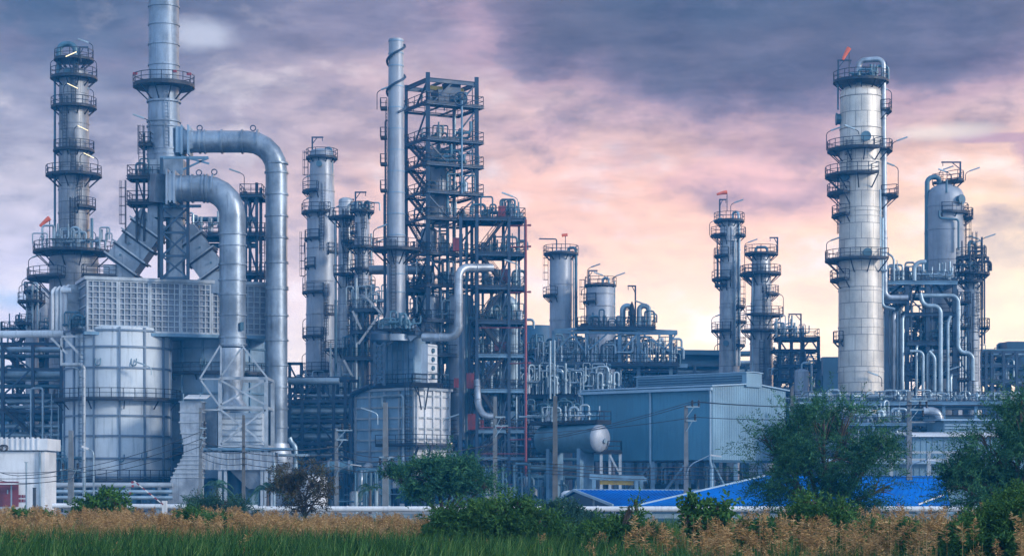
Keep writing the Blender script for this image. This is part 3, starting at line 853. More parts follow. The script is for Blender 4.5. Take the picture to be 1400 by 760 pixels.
for a, b in (((301, 472), (273, 518)), ((331, 472), (366, 517)), ((302, 474), (302, 517)), ((331, 474), (331, 517)), ((302, 515), (331, 474)), ((273, 518), (301, 518)), ((275, 560), (301, 560)), ((275, 520), (301, 556))):
    brace_part(th, W(*a, yf-.4), W(*b, yf-.4), .17, 'rib')
mb = MB(); kx = S(226); cxx = X(318, 226.2)
mb.lathe(cxx, 226.2, [(17*kx, Z(476, 226)), (17.5*kx, Z(500, 226)), (13*kx, Z(530, 226)), (13*kx, Z(545, 226)), (24*kx, Z(560, 226))], 28)
th2 = thing('draught_fan', 'pale metal draught fan housing inside the cross-braced frame', 'fan', (cxx, 226.2, Z(610, 226)))
part('throat', mb, M['alu'], th2)
mb = MB(); mb.box((X(333, 226.4), 226.4, (Z(565, 226)+Z(608, 226))/2), (4.6, 4.4, Z(565, 226)-Z(608, 226))); part('fan_case', mb, M['tank'], th2)
mb = MB()
for j in range(5): mb.box((X(333, 226.4), 224.13, Z(572+j*8, 226)), (4.7, .1, .1))
part('seam_bar', mb, M['rib'], th2)
mb = MB(); mb.box((X(286, 227), 227, (Z(562, 227)+Z(610, 227))/2), (2.3, 3.5, Z(562, 227)-Z(610, 227))); part('side_case', mb, M['duct'], th2)
th = thing('fan_house', 'pale plated duct box on legs underneath the cross-braced fan frame', 'duct box', (X(326, 223), 224, 0))
mb = MB(); x0, x1 = X(270, 223), X(375, 223); z0, z1 = Z(642, 223), Z(618, 223)
mb.box(((x0+x1)/2, 224.6, (z0+z1)/2), (x1-x0, 3.6, z1-z0)); part('case', mb, M['alu'], th)
mb = MB()
for px in range(276, 376, 9): mb.box((X(px, 223), 222.75, (z0+z1)/2), (.13, .1, z1-z0-.02))
part('rib', mb, M['rib'], th)
mb = MB(); mb.box(((x0+x1)/2+1, 224.6, z1+.35), (x1-x0+1.5, 3.9, .28)); part('top_slab', mb, M['steel_l'], th)
for px in (276, 308, 358, 372):
    mb = MB(); mb.box((X(px, 223), 223.2, z0/2), (.32, .32, z0)); part('leg', mb, M['rib'], th)
mb = MB(); frustum(mb, (X(352, 224), 224.8, Z(668, 224)), (.9, 1.2), (X(344, 224), 224.8, z0-.01), (2.3, 1.7)); part('hopper', mb, M['duct'], th)
for px, hh, mt in ((290, 3.2, 'far'), (322, 4.2, 'far'), (340, 2.6, 'pipe_d')):
    mb = MB(); q = X(px, 226); mb.lathe(q, 226, [(1.1, 0), (1.1, hh), (.7, hh+.5), (.02, hh+.6)], 18)
    solid('pump_drum', mb, M[mt], {290: 'squat dark drum under the fan duct box, nearest the vent duct', 322: 'taller dark drum under the middle of the fan duct box', 340: 'low grey drum beneath the hopper of the fan duct box'}[px], 'drum', 'drums under the fan duct box')
# hooded vent
th = thing('vent_duct', 'square pale vent duct with a flat sloping hood, just right of the pale furnace shell', 'vent', (X(262, 222), 222, 0))
Yv = 221.5; prof = [(534, 559, 248, 281), (559, 590, 248, 277), (590, 606, 252, 277), (606, 622, 255, 277)]
mb = MB()
def vsec(p0, p1):
    (pyt, xa, xb), (pyb, xc, xd) = p0, p1
    mb.hexa([W(xc, pyb, Yv), W(xd, pyb, Yv), W(xd, pyb, Yv)+Vector((0, 2.6, 0)), W(xc, pyb, Yv)+Vector((0, 2.6, 0)),
             W(xa, pyt, Yv), W(xb, pyt, Yv), W(xb, pyt, Yv)+Vector((0, 2.6, 0)), W(xa, pyt, Yv)+Vector((0, 2.6, 0))])
secs = [(549, 246, 276), (585, 246, 276), (606, 251, 276), (622, 251, 276), (642, 240, 276), (657, 233, 273), (695, 228, 262)]
for a, b in zip(secs, secs[1:]): vsec(a, b)
part('duct', mb, M['alu'], th)
for py, xa, xb in ((549, 245, 277), (563, 245, 277), (577, 245, 277), (592, 247, 277), (606, 250, 277), (622, 250, 277), (628, 247, 277), (634, 243, 277), (640, 239, 277), (646, 237, 276), (652, 234, 275)):
    mb = MB(); a = W(xa, py, Yv); b = W(xb, py, Yv); mb.box(((a.x+b.x)/2, Yv+1.3, a.z), (b.x-a.x+.1, 2.85, .13)); part('flange', mb, M['rib'], th)
mb = MB(); a = W(247, 533, Yv-.4); b = W(278, 533, Yv-.4); c = W(282, 545, Yv-.9); d_ = W(251, 545, Yv-.9)
up = Vector((0, 3.4, .5)); th_ = Vector((0, 0, .1))
mb.hexa([d_, c, c+up, d_+up, d_+th_, c+th_, c+up+th_, d_+up+th_]); part('hood', mb, M['white'], th)
for px in (250, 273): mb = MB(); mb.box((X(px, Yv), Yv+.4, Z(544, Yv)), (.12, .12, 1.0)); part('hood_post', mb, M['galv'], th)

# --- black access tower left of stack
g = Grid(186, 229, 0); 
th = thing('access_tower', 'dark railed access tower with caged ladders on the left of the chimney stack', 'steel tower', g.p(1.2, 1, Z(380, 229)))
for px in (187, 197, 217):
    for yy in (228.6, 231.2):
        mb = MB(); mb.beam(W(px, 330 if px < 216 else 380, yy), W(px, 182 if px == 197 else 233, yy), .24); part('post', mb, M['dark'], th)
for xa, xb, py in ((190, 206, 195), (174, 219, 240), (174, 219, 275)):
    gg = Grid(xa, 228.2, 0); floor_part(th, gg, 0, gg.a(xb-xa), 0, 3, Z(py, 228.2), 'dark')
ladder(th, X(193, 228), 228.2, Z(238, 228), Z(184, 228), -90, True); ladder(th, X(173, 228), 228.6, Z(332, 228), Z(258, 228), 180, True); ladder(th, X(206, 228), 228.0, Z(275, 228), Z(240, 228), -90, True)
lamp(th, X(205, 229), 229, Z(195, 229), 2.4, -1.2)
for a, b in (((187, 243), (197, 275)), ((217, 243), (200, 275)), ((187, 330), (197, 278)), ((178, 276), (190, 300))): brace_part(th, W(*a, 228.5), W(*b, 228.5), .14, 'dark')
pipework('small dark pipes on the upper deck of the dark access tower by the chimney', (X(205, 229.6), 229.6, Z(240, 228.2)+.05), 2.6, 1, 2.2, 7, 44, None, 'pipework', 'pipe_d')

# --- steel tower behind the two flue ducts
g = Grid(336, 243, 0)
th = thing('steel_tower', 'blue-grey braced steel tower with decks, seen between the two round flue ducts', 'steel tower', g.p(1, 1, 0))
for px in (336, 351):
    for yy in (243, 247):
        mb = MB(); mb.hbeam((X(px, 243), yy, Z(460, 243)), (X(px, 243), yy, Z(250 if px == 351 else 262, 243)), .34); part('post', mb, M['steel'], th)
for py, xa, xb in ((265, 328, 358), (318, 262, 362), (372, 330, 362), (420, 332, 362)):
    gg = Grid(xa, 242.5, 0); floor_part(th, gg, 0, gg.a(xb-xa), 0, 5, Z(py, 242.5), 'steel')
for a, b in (((336, 268), (351, 316)), ((351, 268), (336, 316)), ((336, 322), (351, 370)), ((351, 376), (336, 418)), ((336, 376), (351, 418))): brace_part(th, W(*a, 243), W(*b, 243), .2)
lamp(th, X(334, 242.6), 242.6, Z(265, 242.6), 2.2, -1.0)
ladder(th, X(359, 242.4), 242.4, Z(418, 242), Z(372, 242), -90, True)
ladder(th, X(359, 242.4), 242.4, Z(372, 242), Z(318, 242), -90, True)
for py in (300, 328, 336):
    mb = MB(); mb.tube([W(262, py, 246), W(352, py, 246)], .32, 10); solid('process_pipe', mb, M['pipe_d'], {300: 'upper level pipe behind the shorter flue duct', 328: 'middle pipe of three behind the shorter flue duct', 336: 'lowest level pipe behind the shorter flue duct'}[py], 'pipe', 'level pipes behind the flue ducts')
pipework('pipe bends on the long deck between the sloping ducts and the flue ducts', (X(290, 244), 244, Z(318, 242.5)+.05), 7, 2, 2.6, 14, 45)

# --- left pipe bridge with its pipes
mb = MB(); mb.tube([W(-160, 459, 235), W(94, 456, 231)], .42, 20); mb.tube([W(-20, 459, 232.8), W(-18.6, 459, 232.8)], .5, 20)
solid('insulated_pipe', mb, M['white'], 'thick white level pipe entering from the left edge of the photo above the pipe bridge', 'pipe')
def rack(name, label, xa, xb, Y, depth, posts, levels, braces=(), mat='steel', group=None, z0=0.0):
    th = thing(name, label, 'pipe rack', (X((xa+xb)/2, Y), Y+depth/2, z0), group)
    top = min(levels)
    for px in posts:
        for yy in (Y, Y+depth):
            mb = MB(); mb.beam((X(px, Y), yy, z0), (X(px, Y), yy, Z(top, Y)+.15), .36); part('post', mb, M[mat], th)
    for py in levels:
        for yy in (Y, Y+depth):
            mb = MB(); mb.beam((X(xa, Y), yy, Z(py, Y)), (X(xb, Y), yy, Z(py, Y)), .24, .36); part('beam', mb, M[mat], th)
        mb = MB()
        for px in posts: mb.beam((X(px, Y), Y+.1, Z(py, Y)-.02), (X(px, Y), Y+depth-.1, Z(py, Y)-.02), .26, .34)
        part('cross_beam', mb, M[mat], th)
    for a, b in braces: brace_part(th, W(*a, Y-.1), W(*b, Y-.1), .2, mat)
    return th
rack('pipe_rack', 'tall blue-grey braced pipe bridge at the left edge above the white building', -60, 85, 236, 7, (-40, 4, 45, 84), (470, 505, 540, 562, 606), [((4, 540), (42, 505)), ((4, 604), (42, 562)), ((45, 560), (84, 540)), ((6, 476), (40, 503)), ((-40, 505), (2, 540))])
rows = [(478, .33), (487, .2), (512, .45), (519, .18), (528, .25), (549, .3), (556, .2), (571, .4), (583, .3), (595, .4)]
for i, (py, r) in enumerate(rows):
    for j in range(2):
        yy = 237.5 + j*3 + (i % 2)*.6; mb = MB(); a = W(-150, py, yy); b = W(90+rnd.uniform(-4, 60), py, yy)
        mb.tube([a, b], r*(1 if j == 0 else .8), 12)
        solid('process_pipe', mb, M['galv' if i % 3 != 1 else 'pipe_d'], 'one of the level pipes carried by the pipe bridge at the left edge', 'pipe', 'pipes on the left pipe bridge')
th = thing('bridge_stair', 'dark stair slanting through the pipe bridge at the left edge', 'stair', W(30, 600, 237)); stair_part(th, W(6, 560, 235.2), W(56, 604, 235.2), .9)
pipework('dense small pipes and valves low between the left pipe bridge and the furnace shell', (X(84, 233), 233, 0), 5, 3, 14, 16, 51)
pipework('low tangle of valves beside the white building corner', (X(84, 226), 226, 0), 3, 2, 7, 14, 52, None, 'pipework', 'pipe_d')
# --- white building
th = thing('white_building', 'plain white flat-roofed building with a corrugated parapet at the left edge', 'building', (X(20, 200), 204, 0))
Yw = 196
x0, x1 = X(-150, Yw), X(61, Yw); zt = Z(617, Yw)
mb = MB(); mb.box(((x0+x1)/2, Yw+2.5, zt/2), (x1-x0, 5, zt)); part('wall', mb, M['white'], th)
mb = MB(); za, zb = Z(616, Yw), Z(600, Yw); mb.box(((x0+x1)/2, Yw+2.5, (za+zb)/2+.05), (x1-x0+.7, 5.7, zb-za))
for i in range(int((x1-x0)/.5)): mb.box((x0+.2+i*.5, Yw-.4, (za+zb)/2+.05), (.14, .12, zb-za-.05))
for i in range(int((x1-x0)/.5)): mb.box((x0+.2+i*.5, Yw-.25, zb+.1), (.2, .3, .14))
part('parapet', mb, M['white'], th)
mb = MB(); mb.box((X(8, Yw), Yw-.04, Z(675, Yw)), (X(23, Yw)-X(-12, Yw), .12, 2.4)); d_ = part('door', mb, M['maroon'], th)
mb = MB(); mb.box((X(11, Yw), Yw-.14, Z(672, Yw)), (.12, .08, .4)); part('handle', mb, M['galv'], d_)
mb = MB(); mb.tube([(x1-.4, Yw-.2, zt), (x1-.4, Yw-.2, .1)], .12, 8); part('downpipe', mb, M['galv'], th)
for i, px in enumerate((27, 31, 35)):
    for j in range(2):
        mb = MB(); mb.box((X(px, Yw), Yw-.04, Z(678+j*6, Yw)), (.2, .05, .28)); part('notice', mb, M['red'], th)
mb = MB(); mb.box((X(18, Yw-1), Yw-1, Z(661, Yw)), (2.4, .8, .12)); part('canopy', mb, M['white'], th)
mb = MB()
for px in (-8, 18): mb.box((X(px, Yw), Yw-.7, Z(661, Yw)/2), (.12, .12, Z(661, Yw)))
part('canopy_post', mb, M['galv'], th)
# low pipes and slab in front of furnace
for i, (py, r, yy) in enumerate(((663, .3, 221), (672, .22, 220), (680, .2, 219.5))):
    mb = MB(); mb.tube([W(75, py, yy), W(236, py, yy)], r, 12); 
    solid('process_pipe', mb, M['rib' if i == 0 else 'galv'], ['thickest of the low pipes in front of the pale furnace shell foot', 'middle low pipe in front of the pale furnace shell foot', 'lowest thin pipe in front of the pale furnace shell foot'][i], 'pipe', 'low pipes before the furnace')
for px in (90, 135, 175, 218):
    mb = MB(); mb.box((X(px, 220.4), 220.4, Z(666, 220.4)/2), (.5 if px == 175 else .3, .5, Z(666, 220.4))); solid('pipe_support', mb, M['concrete'], 'one of the short posts holding the low pipes before the pale furnace shell' if px != 175 else 'thickest of the short posts holding the low pipes before the furnace shell', 'pipe support', 'posts under the low furnace pipes')
# ================================================================== MIDDLE LEFT: three columns, pipe bridge
column('distillation_column', 'tallest of the three clustered columns, with a pipe bent over its top', 440, 272,
  [(500, 22), (290, 20), (286, 18), (250, 17), (208, 15.5)], 'shell', dome=.3,
  plats=[(216, 22, 0, 360), (262, 27, 110, 260), (291, 28, 110, 300), (327, 24, 100, 265), (345, 24, -60, 20), (365, 24, 120, 250), (400, 27, 110, 280), (430, 24, -70, 20), (460, 27, 110, 280), (508, 28, 110, 300)],
  ladders=[(180, 262, 216), (-80, 291, 262), (-85, 345, 291), (180, 400, 327), (-70, 460, 400), (-80, 508, 460)],
  lamps=[(-26, 262, 17, 1), (-26, 291, 16, 1), (-24, 345, 14, 1), (-26, 400, 22, 1), (-26, 460, 22, 1), (-27, 508, 22, 1)],
  pipes=[([(4, 0, 214), (4, 0, 203), (13.5, -.5, 203), (15, -.5, 300), (19, -.8, 310), (19, -.8, 470)], 1.9, 'pipe_d')],
  davits=[(-13, 216, 28, 15)], bands=[240, 262, 300, 340, 385, 430, 470], man=[(-95, 227, .4)])
column('distillation_column', 'slimmest of the three clustered columns, with dark caged ladders down its front', 473, 266,
  [(480, 18), (470, 13), (400, 11), (275, 10)], 'clad_s', dome=.5,
  plats=[(298, 24, 0, 360), (332, 26, -100, 60), (377, 30, -120, 60), (478, 30, 150, 390), (430, 18, -60, 60)],
  ladders=[(-88, 378, 298), (-70, 332, 298), (-60, 478, 377)],
  pipes=[([(-13, -.8, 520), (-13, -.8, 300)], 1.3), ([(12, -.8, 520), (12, -.8, 380)], 1.2, 'pipe_d'), ([(2, -1.3, 520), (2, -1.3, 480)], 1)],
  davits=[(-3, 298, 25, 14)], bands=[310, 345, 395, 412, 430, 450, 495], lamps=[(-18, 298, 12, 1)])
column('distillation_column', 'right-hand one of the three clustered columns, squat and closest to the slender stack', 495, 262,
  [(430, 11), (290, 10)], 'shell', dome=.4,
  plats=[(289, 17, 0, 360), (338, 20, 0, 360), (318, 17, 60, 230), (368, 18, -150, -20), (395, 18, 0, 360)],
  ladders=[(-75, 338, 289), (-95, 395, 338)], lamps=[(14, 360, 26, 1), (18, 395, 16, -1)],
  pipes=[([(4, 0, 284), (4, 0, 276), (10, -.4, 276), (10.5, -.4, 300)], 1.8, 'pipe_d'), ([(13, -.5, 440), (13, -.5, 320)], 1.5)],
  davits=[(-9, 289, 26, 15)], bands=[305, 325, 350, 375])
pipework('pipe tops and valves on the head platform of the squat clustered column', (X(493, 262), 262, Z(289, 262)), 2.2, 1.2, 2.0, 8, 60)
# pipe structure behind between columns & heater
g = Grid(508, 258, 25)
th = thing('steel_tower', 'pale open steel frame with white diagonal braces between the clustered columns and the slender stack', 'steel tower', g.p(0, 0, 0))
for a_ in (-28, -12, 0):
    mb = MB(); q = X(508+a_, 258); mb.hbeam((q, 258, 0), (q, 258, Z(422, 258)), .34); part('post', mb, M['steel'], th)
for a_ in (0, 24):
    mb = MB(); q = X(508+a_, 258); mb.hbeam((q, 261, Z(520, 258)), (q, 261, Z(385, 258)), .3); part('post', mb, M['steel_l'], th)
for py, xa, xb in ((422, 478, 534), (452, 482, 530), (488, 470, 520)):
    gg = Grid(xa, 257.5, 0); floor_part(th, gg, 0, gg.a(xb-xa), 0, 4, Z(py, 257.5), 'steel')
for a, b in (((490, 470), (520, 428)), ((500, 405), (522, 430)), ((482, 425), (494, 450)), ((470, 492), (482, 515)), ((520, 420), (532, 440))): brace_part(th, W(*a, 257.3), W(*b, 257.3), .26, 'rib')
pipework('loops of pale pipe on the open frame top deck, left of the slender stack', (X(506, 259), 259, Z(422, 257.5)+.05), 4.6, 2, 3.2, 14, 61)
pipework('grey valves on the second deck of the open frame left of the slender stack', (X(506, 259), 259, Z(452, 257.5)+.05), 4.4, 2, 2.4, 12, 62)
pipework('crowded pipes on the lowest deck of the open frame left of the slender stack', (X(494, 259), 259, Z(488, 257.5)+.05), 4.4, 2, 2.8, 14, 63, None, 'pipework', 'pipe_d')
pipework('pipe risers in front of the foot of the clustered columns', (X(470, 256), 256, Z(560, 256)), 6, 3, 4.4, 14, 64, None, 'pipework', 'pipe_d')

rack('pipe_rack', 'blue-grey braced pipe bridge crossing from the taller flue duct to the blue furnace', 392, 486, 246, 6, (396, 413, 436, 456, 472), (517, 548, 575, 606, 632),
  [((398, 545), (412, 520)), ((415, 545), (432, 520)), ((440, 520), (454, 548)), ((400, 604), (430, 578)), ((436, 578), (456, 604)), ((398, 632), (412, 608)), ((440, 606), (470, 632))])
th = thing('steel_structure', 'small flat-topped steel gantry standing on the left end of the blue-grey pipe bridge', 'steel frame', (X(405, 246), 246, Z(517, 246)))
for px in (396, 412):
    mb = MB(); mb.hbeam(W(px, 517, 246), W(px, 496, 246), .34); part('post', mb, M['steel'], th)
brace_part(th, W(392, 497, 246), W(414, 497, 246), .34); brace_part(th, W(396, 499, 245.8), W(404, 515, 245.8), .2)
for i, (py, r) in enumerate([(541, .2), (556, .22), (562, .45), (570, .2), (583, .28), (590, .24), (597, .5), (614, .25), (622, .35)]):
    for j in range(2):
        yy = 247.3+j*3; mb = MB(); mb.tube([W(380, py, yy), W(484, py, yy)], r, 10)
        solid('process_pipe', mb, M['pipe_d' if i % 2 else 'galv'], 'one of the level pipes inside the pipe bridge right of the taller flue duct', 'pipe', 'pipes inside the middle pipe bridge')
mb = MB(); mb.tube([W(394, 521, 245.6), W(464, 521, 245.6)], .42, 16)
for px in (410, 428, 446): mb.tube([W(px, 521, 245.6), W(px+.8, 521, 245.6)], .48, 16)
solid('insulated_pipe', mb, M['galv'], 'thick pale level pipe lying on top of the blue-grey pipe bridge', 'pipe')
Yd = 234; k = S(Yd)
th = big_duct('elbow_duct', 'dark blue round duct bending into the ground before the blue furnace', [W(482, 638, Yd), W(436, 638, Yd), W(436, 690, Yd)], 8*k, [[.1, .4, .7], [.2, .45]], [], 'pipe_d', fr=16*k)
th = big_duct('elbow_duct', 'pale round duct elbow rising beside the dark bending duct', [W(492, 690, Yd-1), W(492, 652, Yd-1), W(505, 636, Yd+1)], 6*k, [[.3, .7], [.5]], [], 'duct', fr=8*k)
mb = MB(); a = W(428, 655, 228); mb.lathe(a.x, 228, [(1.6, 0), (1.6, Z(655, 228)), (1.2, Z(650, 228)), (.03, Z(648, 228))], 24)
solid('perforated_drum', mb, M['white'], 'pale upright drum half hidden behind the brownish thin tree', 'drum')
mb = MB(); mb.tube(fillet([W(404, 640, 226), W(404, 610, 226), W(398, 604, 226), W(396, 598, 226)], 1, 4), .28, 10); mb.box(W(402, 622, 226), (3.2, 2.2, .25))
solid('vent_pipe', mb, M['galv'], 'small curved vent pipe next to the cone foot of the taller flue duct', 'vent pipe')

# ================================================================== CENTRE: blue furnace with the slender stack
g = Grid(568, 233, 50)
A, B = g.a(44), g.b(87)
z0, z1 = g.z(668), g.z(533)
th = thing('furnace_casing', 'large blue-grey ribbed furnace casing below the slender stack, its narrow right face painted as sunlit', 'furnace', g.p(A/2, B/2, 0))
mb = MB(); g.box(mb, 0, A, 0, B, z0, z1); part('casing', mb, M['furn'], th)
mb = MB(); g.box(mb, .02, A-.02, -.05, -.004, z0+.05, z1-.05); part('lit_face', mb, M['white'], th)  # bright sunlit look of the right face put into white plate colour
for j in range(9):
    z = z0 + (z1-z0)*(j+.5)/9; mb = MB()
    g.box(mb, -.2, -.003, 0, B, z-.1, z+.1); g.box(mb, 0, A, -.2, -.003, z-.1, z+.1); part('girt', mb, M['rib'], th)
for j in range(5):
    b = B*(j+.02)/4.05 if j else .12; mb = MB(); g.box(mb, -.26, -.006, b-.12, b+.12, z0, z1); part('stud', mb, M['rib'], th)
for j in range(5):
    a = .12 + (A-.24)*j/4; mb = MB(); g.box(mb, a-.11, a+.11, -.26, -.006, z0, z1); part('stud', mb, M['white'], th)  # right-face studs whitened too, painted as sunlit
mb = MB(); g.box(mb, -.35, A+.35, -.35, B+.35, z1+.003, z1+.3); part('top_rim', mb, M['rib'], th)
# walkway at mid height
mb = MB(); zw = g.z(607); g.box(mb, -1.2, A+.2, -1.2, -.27, zw-.25, zw); g.box(mb, -1.2, -.27, -.26, B*.55, zw-.25, zw)
pl = part('platform', mb, M['dark'], th); rb = MB()
rail(rb, [g.p(a, b, 0).xy[:] for a, b in ((A+.2, -1.15), (-1.15, -1.15), (-1.15, B*.55))], zw); part('railing', rb, M['dark'], pl)
for a, b in (((562, 637), (572, 610)), ((590, 609), (583, 632)), ((572, 609), (562, 636))): brace_part(th, W(*a, 231.5), W(*b, 231), .2, 'dark')
mb = MB(); zw = g.z(650); g.box(mb, -.9, -.27, 0, B, zw-.2, zw); pl = part('platform', mb, M['dark'], th); rb = MB()
rail(rb, [g.p(-.85, 0, 0).xy[:], g.p(-.85, B, 0).xy[:]], zw); part('railing', rb, M['dark'], pl)
for b in (0.3, B*.33, B*.66, B-.3):
    for a in (0.2, A-.2):
        mb = MB(); q = g.p(a, b, z0/2); mb.box(q, (.5, .5, z0), g.phi); part('leg', mb, M['steel'], th)
for j in range(5):
    mb = MB(); a = .5 + j*.01; q = g.p(-.1, B*(.12+.19*j), g.z(662)); mb.box(q, (.5, .6, .7), g.phi); part('burner_box', mb, M['white' if j % 2 else 'far'], th)
lad = g.p(-.3, .9, 0); ladder(th, lad.x, lad.y-.3, g.z(640), g.z(533), -90, True)
pipe_part(th, [g.p(-.5, B*.43, g.z(630)), g.p(-.5, B*.43, g.z(558)), g.p(-.5, B*.5, g.z(555)), g.p(-.5, B*.5, g.z(540)), g.p(-.5, B*.15, g.z(540)), g.p(-.5, B*.15, g.z(640))], .17, .4, 'galv', 8)
pipe_part(th, [g.p(-.6, B+.2, g.z(660)), g.p(-.6, B+.2, g.z(536)), g.p(-.6, B*.7, g.z(526))], .3, .6, 'steel', 10)
lamp(th, X(516, 228), 228.5, g.z(648), 1.2, 1.2, False, 'galv'); lamp(th, X(516, 228), 228.5, g.z(582), 1.2, -1.2, False, 'galv'); lamp(th, X(606, 229), 229.2, g.z(582), .5, 1.0, False, 'galv')
# upper casing
g4 = Grid(567, 234.5, 50); A4, B4 = g4.a(14), g4.b(56); za, zb = g4.z(524), g4.z(458)
th = thing('convection_casing', 'narrow dark blue panelled casing on top of the ribbed furnace', 'furnace', g4.p(A4/2, B4/2, za))
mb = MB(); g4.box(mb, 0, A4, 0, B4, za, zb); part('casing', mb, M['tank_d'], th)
for j in range(8):
    mb = MB(); b = .1+(B4-.2)*j/7; g4.box(mb, -.16, -.003, b-.07, b+.07, za, zb); part('stud', mb, M['steel_l'], th)
for j in range(5):
    mb = MB(); z = za+(zb-za)*(j+.5)/5; g4.box(mb, -.12, -.003, .2, B4-.2, z-.06, z+.06); part('girt', mb, M['steel_l'], th)
mb = MB(); g4.box(mb, -.8, A4+.8, -.8, B4+.8, za-.42, za-.003); pl = part('platform', mb, M['steel'], th)
rb = MB(); rail(rb, [g4.p(a, b, 0).xy[:] for a, b in ((A4+.75, -.75), (-.75, -.75), (-.75, B4+.75))], za); part('railing', rb, M['dark'], pl)
mb = MB(); g4.box(mb, -.8, A4+.8, -.8, B4+.8, zb+.003, zb+.3); pl = part('platform', mb, M['steel'], th)
rb = MB(); rail(rb, [g4.p(a, b, 0).xy[:] for a, b in ((A4+.75, -.75), (-.75, -.75), (-.75, B4+.75))], zb+.3); part('railing', rb, M['dark'], pl)
# dark round head and laced mast at left of it
th = thing('laced_mast', 'dark blue laced mast with a round cap, left of the narrow furnace casing', 'steel frame', (X(518, 234), 234, Z(524, 234)))
for px in (512, 525):
    for yy in (233.2, 235):
        mb = MB(); mb.hbeam(W(px, 527, yy), W(px, 468, yy), .3); part('post', mb, M['steel'], th)
for i in range(4):
    a, b = 468+i*14.5, 482+i*14.5
    brace_part(th, W(512, a, 233.1), W(525, b, 233.1), .15); brace_part(th, W(525, a, 233), W(512, b, 233), .15)
mb = MB(); q = W(519, 463, 234); mb.lathe(q.x, q.y, [(.8, q.z-.6), (1.15, q.z-.2), (1.15, q.z+.5), (.9, q.z+.8), (.02, q.z+.9)], 22); part('cap_drum', mb, M['steel'], th)
# white louvre box
g5 = Grid(585, 231, 60)
th = thing('louvre_box', 'tall white box with round fan openings beside the narrow furnace casing', 'fan box', g5.p(.5, .5, Z(526, 231)))
mb = MB(); za, zb = Z(524, 231), Z(470, 231); g5.box(mb, 0, g5.a(12), 0, g5.b(9), za, zb); part('case', mb, M['white'], th)
for j in range(4):
    c = g5.p(g5.a(6), -.02, za+(zb-za)*(.18+.22*j)); d = g5.p(g5.a(6), -.16, za+(zb-za)*(.18+.22*j)); mb = MB(); mb.tube([c, d], .28, 14); part('fan_opening', mb, M['pipe_d'], th)
for j in range(4):
    mb = MB(); z = za+(zb-za)*(.29+.22*j); g5.box(mb, -.03, g5.a(12)+.03, -.07, -.003, z-.04, z+.04); part('seam_bar', mb, M['rib'], th)
pl = floor_part(th, Grid(563, 229.6, 0), 0, 3.4, 0, 1.5, Z(525, 229.6), 'dark', beam=.25)
for a, b in (((576, 560), (571, 528)), ((581, 560), (586, 528)), ((566, 527), (572, 540))): brace_part(th, W(*a, 230), W(*b, 230), .16, 'dark')

# slender stack
Ys = 236; k = S(Ys); cx = X(541.5, Ys)
th = thing('chimney_stack', 'slender pale stack with a spiral strip round its top, left of the braced steel tower', 'chimney', (cx, Ys, Z(456, Ys)))
mb = MB(); mb.lathe(cx, Ys, [(20*k, Z(458, Ys)), (13*k, Z(425, Ys)), (12.2*k, Z(330, Ys)), (11.5*k, Z(200, Ys)), (10*k, Z(54, Ys)), (9.2*k, Z(54, Ys)-.01), (9.2*k, Z(60, Ys))], 32, True, True)
part('shell', mb, M['shell'], th)
for py in (57, 74, 91, 119, 148, 177, 206, 235, 264, 293, 322, 350, 375, 400):
    mb = MB(); mb.ring(cx, Ys, Z(py, Ys), (10+ (py-54)/180*1.3)*k if py < 240 else (11.6+(py-240)/185*1.4)*k, .06, .12, 32); part('flange_ring', mb, M['tank_d'], th)
mb = MB(); n = 60; pts = []
for i in range(n+1):
    py = 60 + 96*i/n; a = -2*math.pi*2.3*i/n + .6; r = (10.3+ (py-54)/180*1.3)*k+.16
    pts.append((cx+r*math.cos(a), Ys+r*math.sin(a), Z(py, Ys)))
mb.tube(pts, .14, 6); part('spiral_strip', mb, M['steel'], th)
ring_platform(th, cx, Ys, Z(341, Ys), 12.3*k, 33*k, 0, 360, 'dark', .25)
ring_platform(th, cx, Ys, Z(452, Ys), 19*k, 27*k, 0, 360, 'dark', .25)
ladder(th, cx+12*k*math.cos(R(-150)), Ys+12*k*math.sin(R(-150)), Z(341, Ys), Z(150, Ys), 200, False)
ladder(th, cx+13*k*math.cos(R(-100)), Ys+13*k*math.sin(R(-100)), Z(452, Ys), Z(341, Ys), -105, True)
for py in (150, 190, 226, 262):
    mb = MB(); z = Z(py, Ys); mb.box((cx-16.5*k, Ys-.2, z), (9*k, 1.3, .18)); pl = part('platform', mb, M['dark'], th)
    rb = MB(); rail(rb, [(cx-12*k, Ys-.8), (cx-21*k, Ys-.8), (cx-21*k, Ys+.5)], z+.08); part('railing', rb, M['dark'], pl)
lamp(th, cx-26*k, Ys, Z(150, Ys), 2.0, 1.0); lamp(th, cx-31*k, Ys, Z(341, Ys), 2.2, 1.0)
mb = MB(); mb.tube(fillet([(cx-15*k, Ys+.5, Z(420, Ys)), (cx-15*k, Ys+.5, Z(165, Ys)), (cx-12*k, Ys+.5, Z(163, Ys))], .4, 4), .1, 8); part('pipe', mb, M['steel'], th)
pipe_part(th, [(cx-16*k, Ys+.6, Z(455, Ys)), (cx-16*k, Ys+.6, Z(265, Ys))], .16, .3, 'steel', 8)
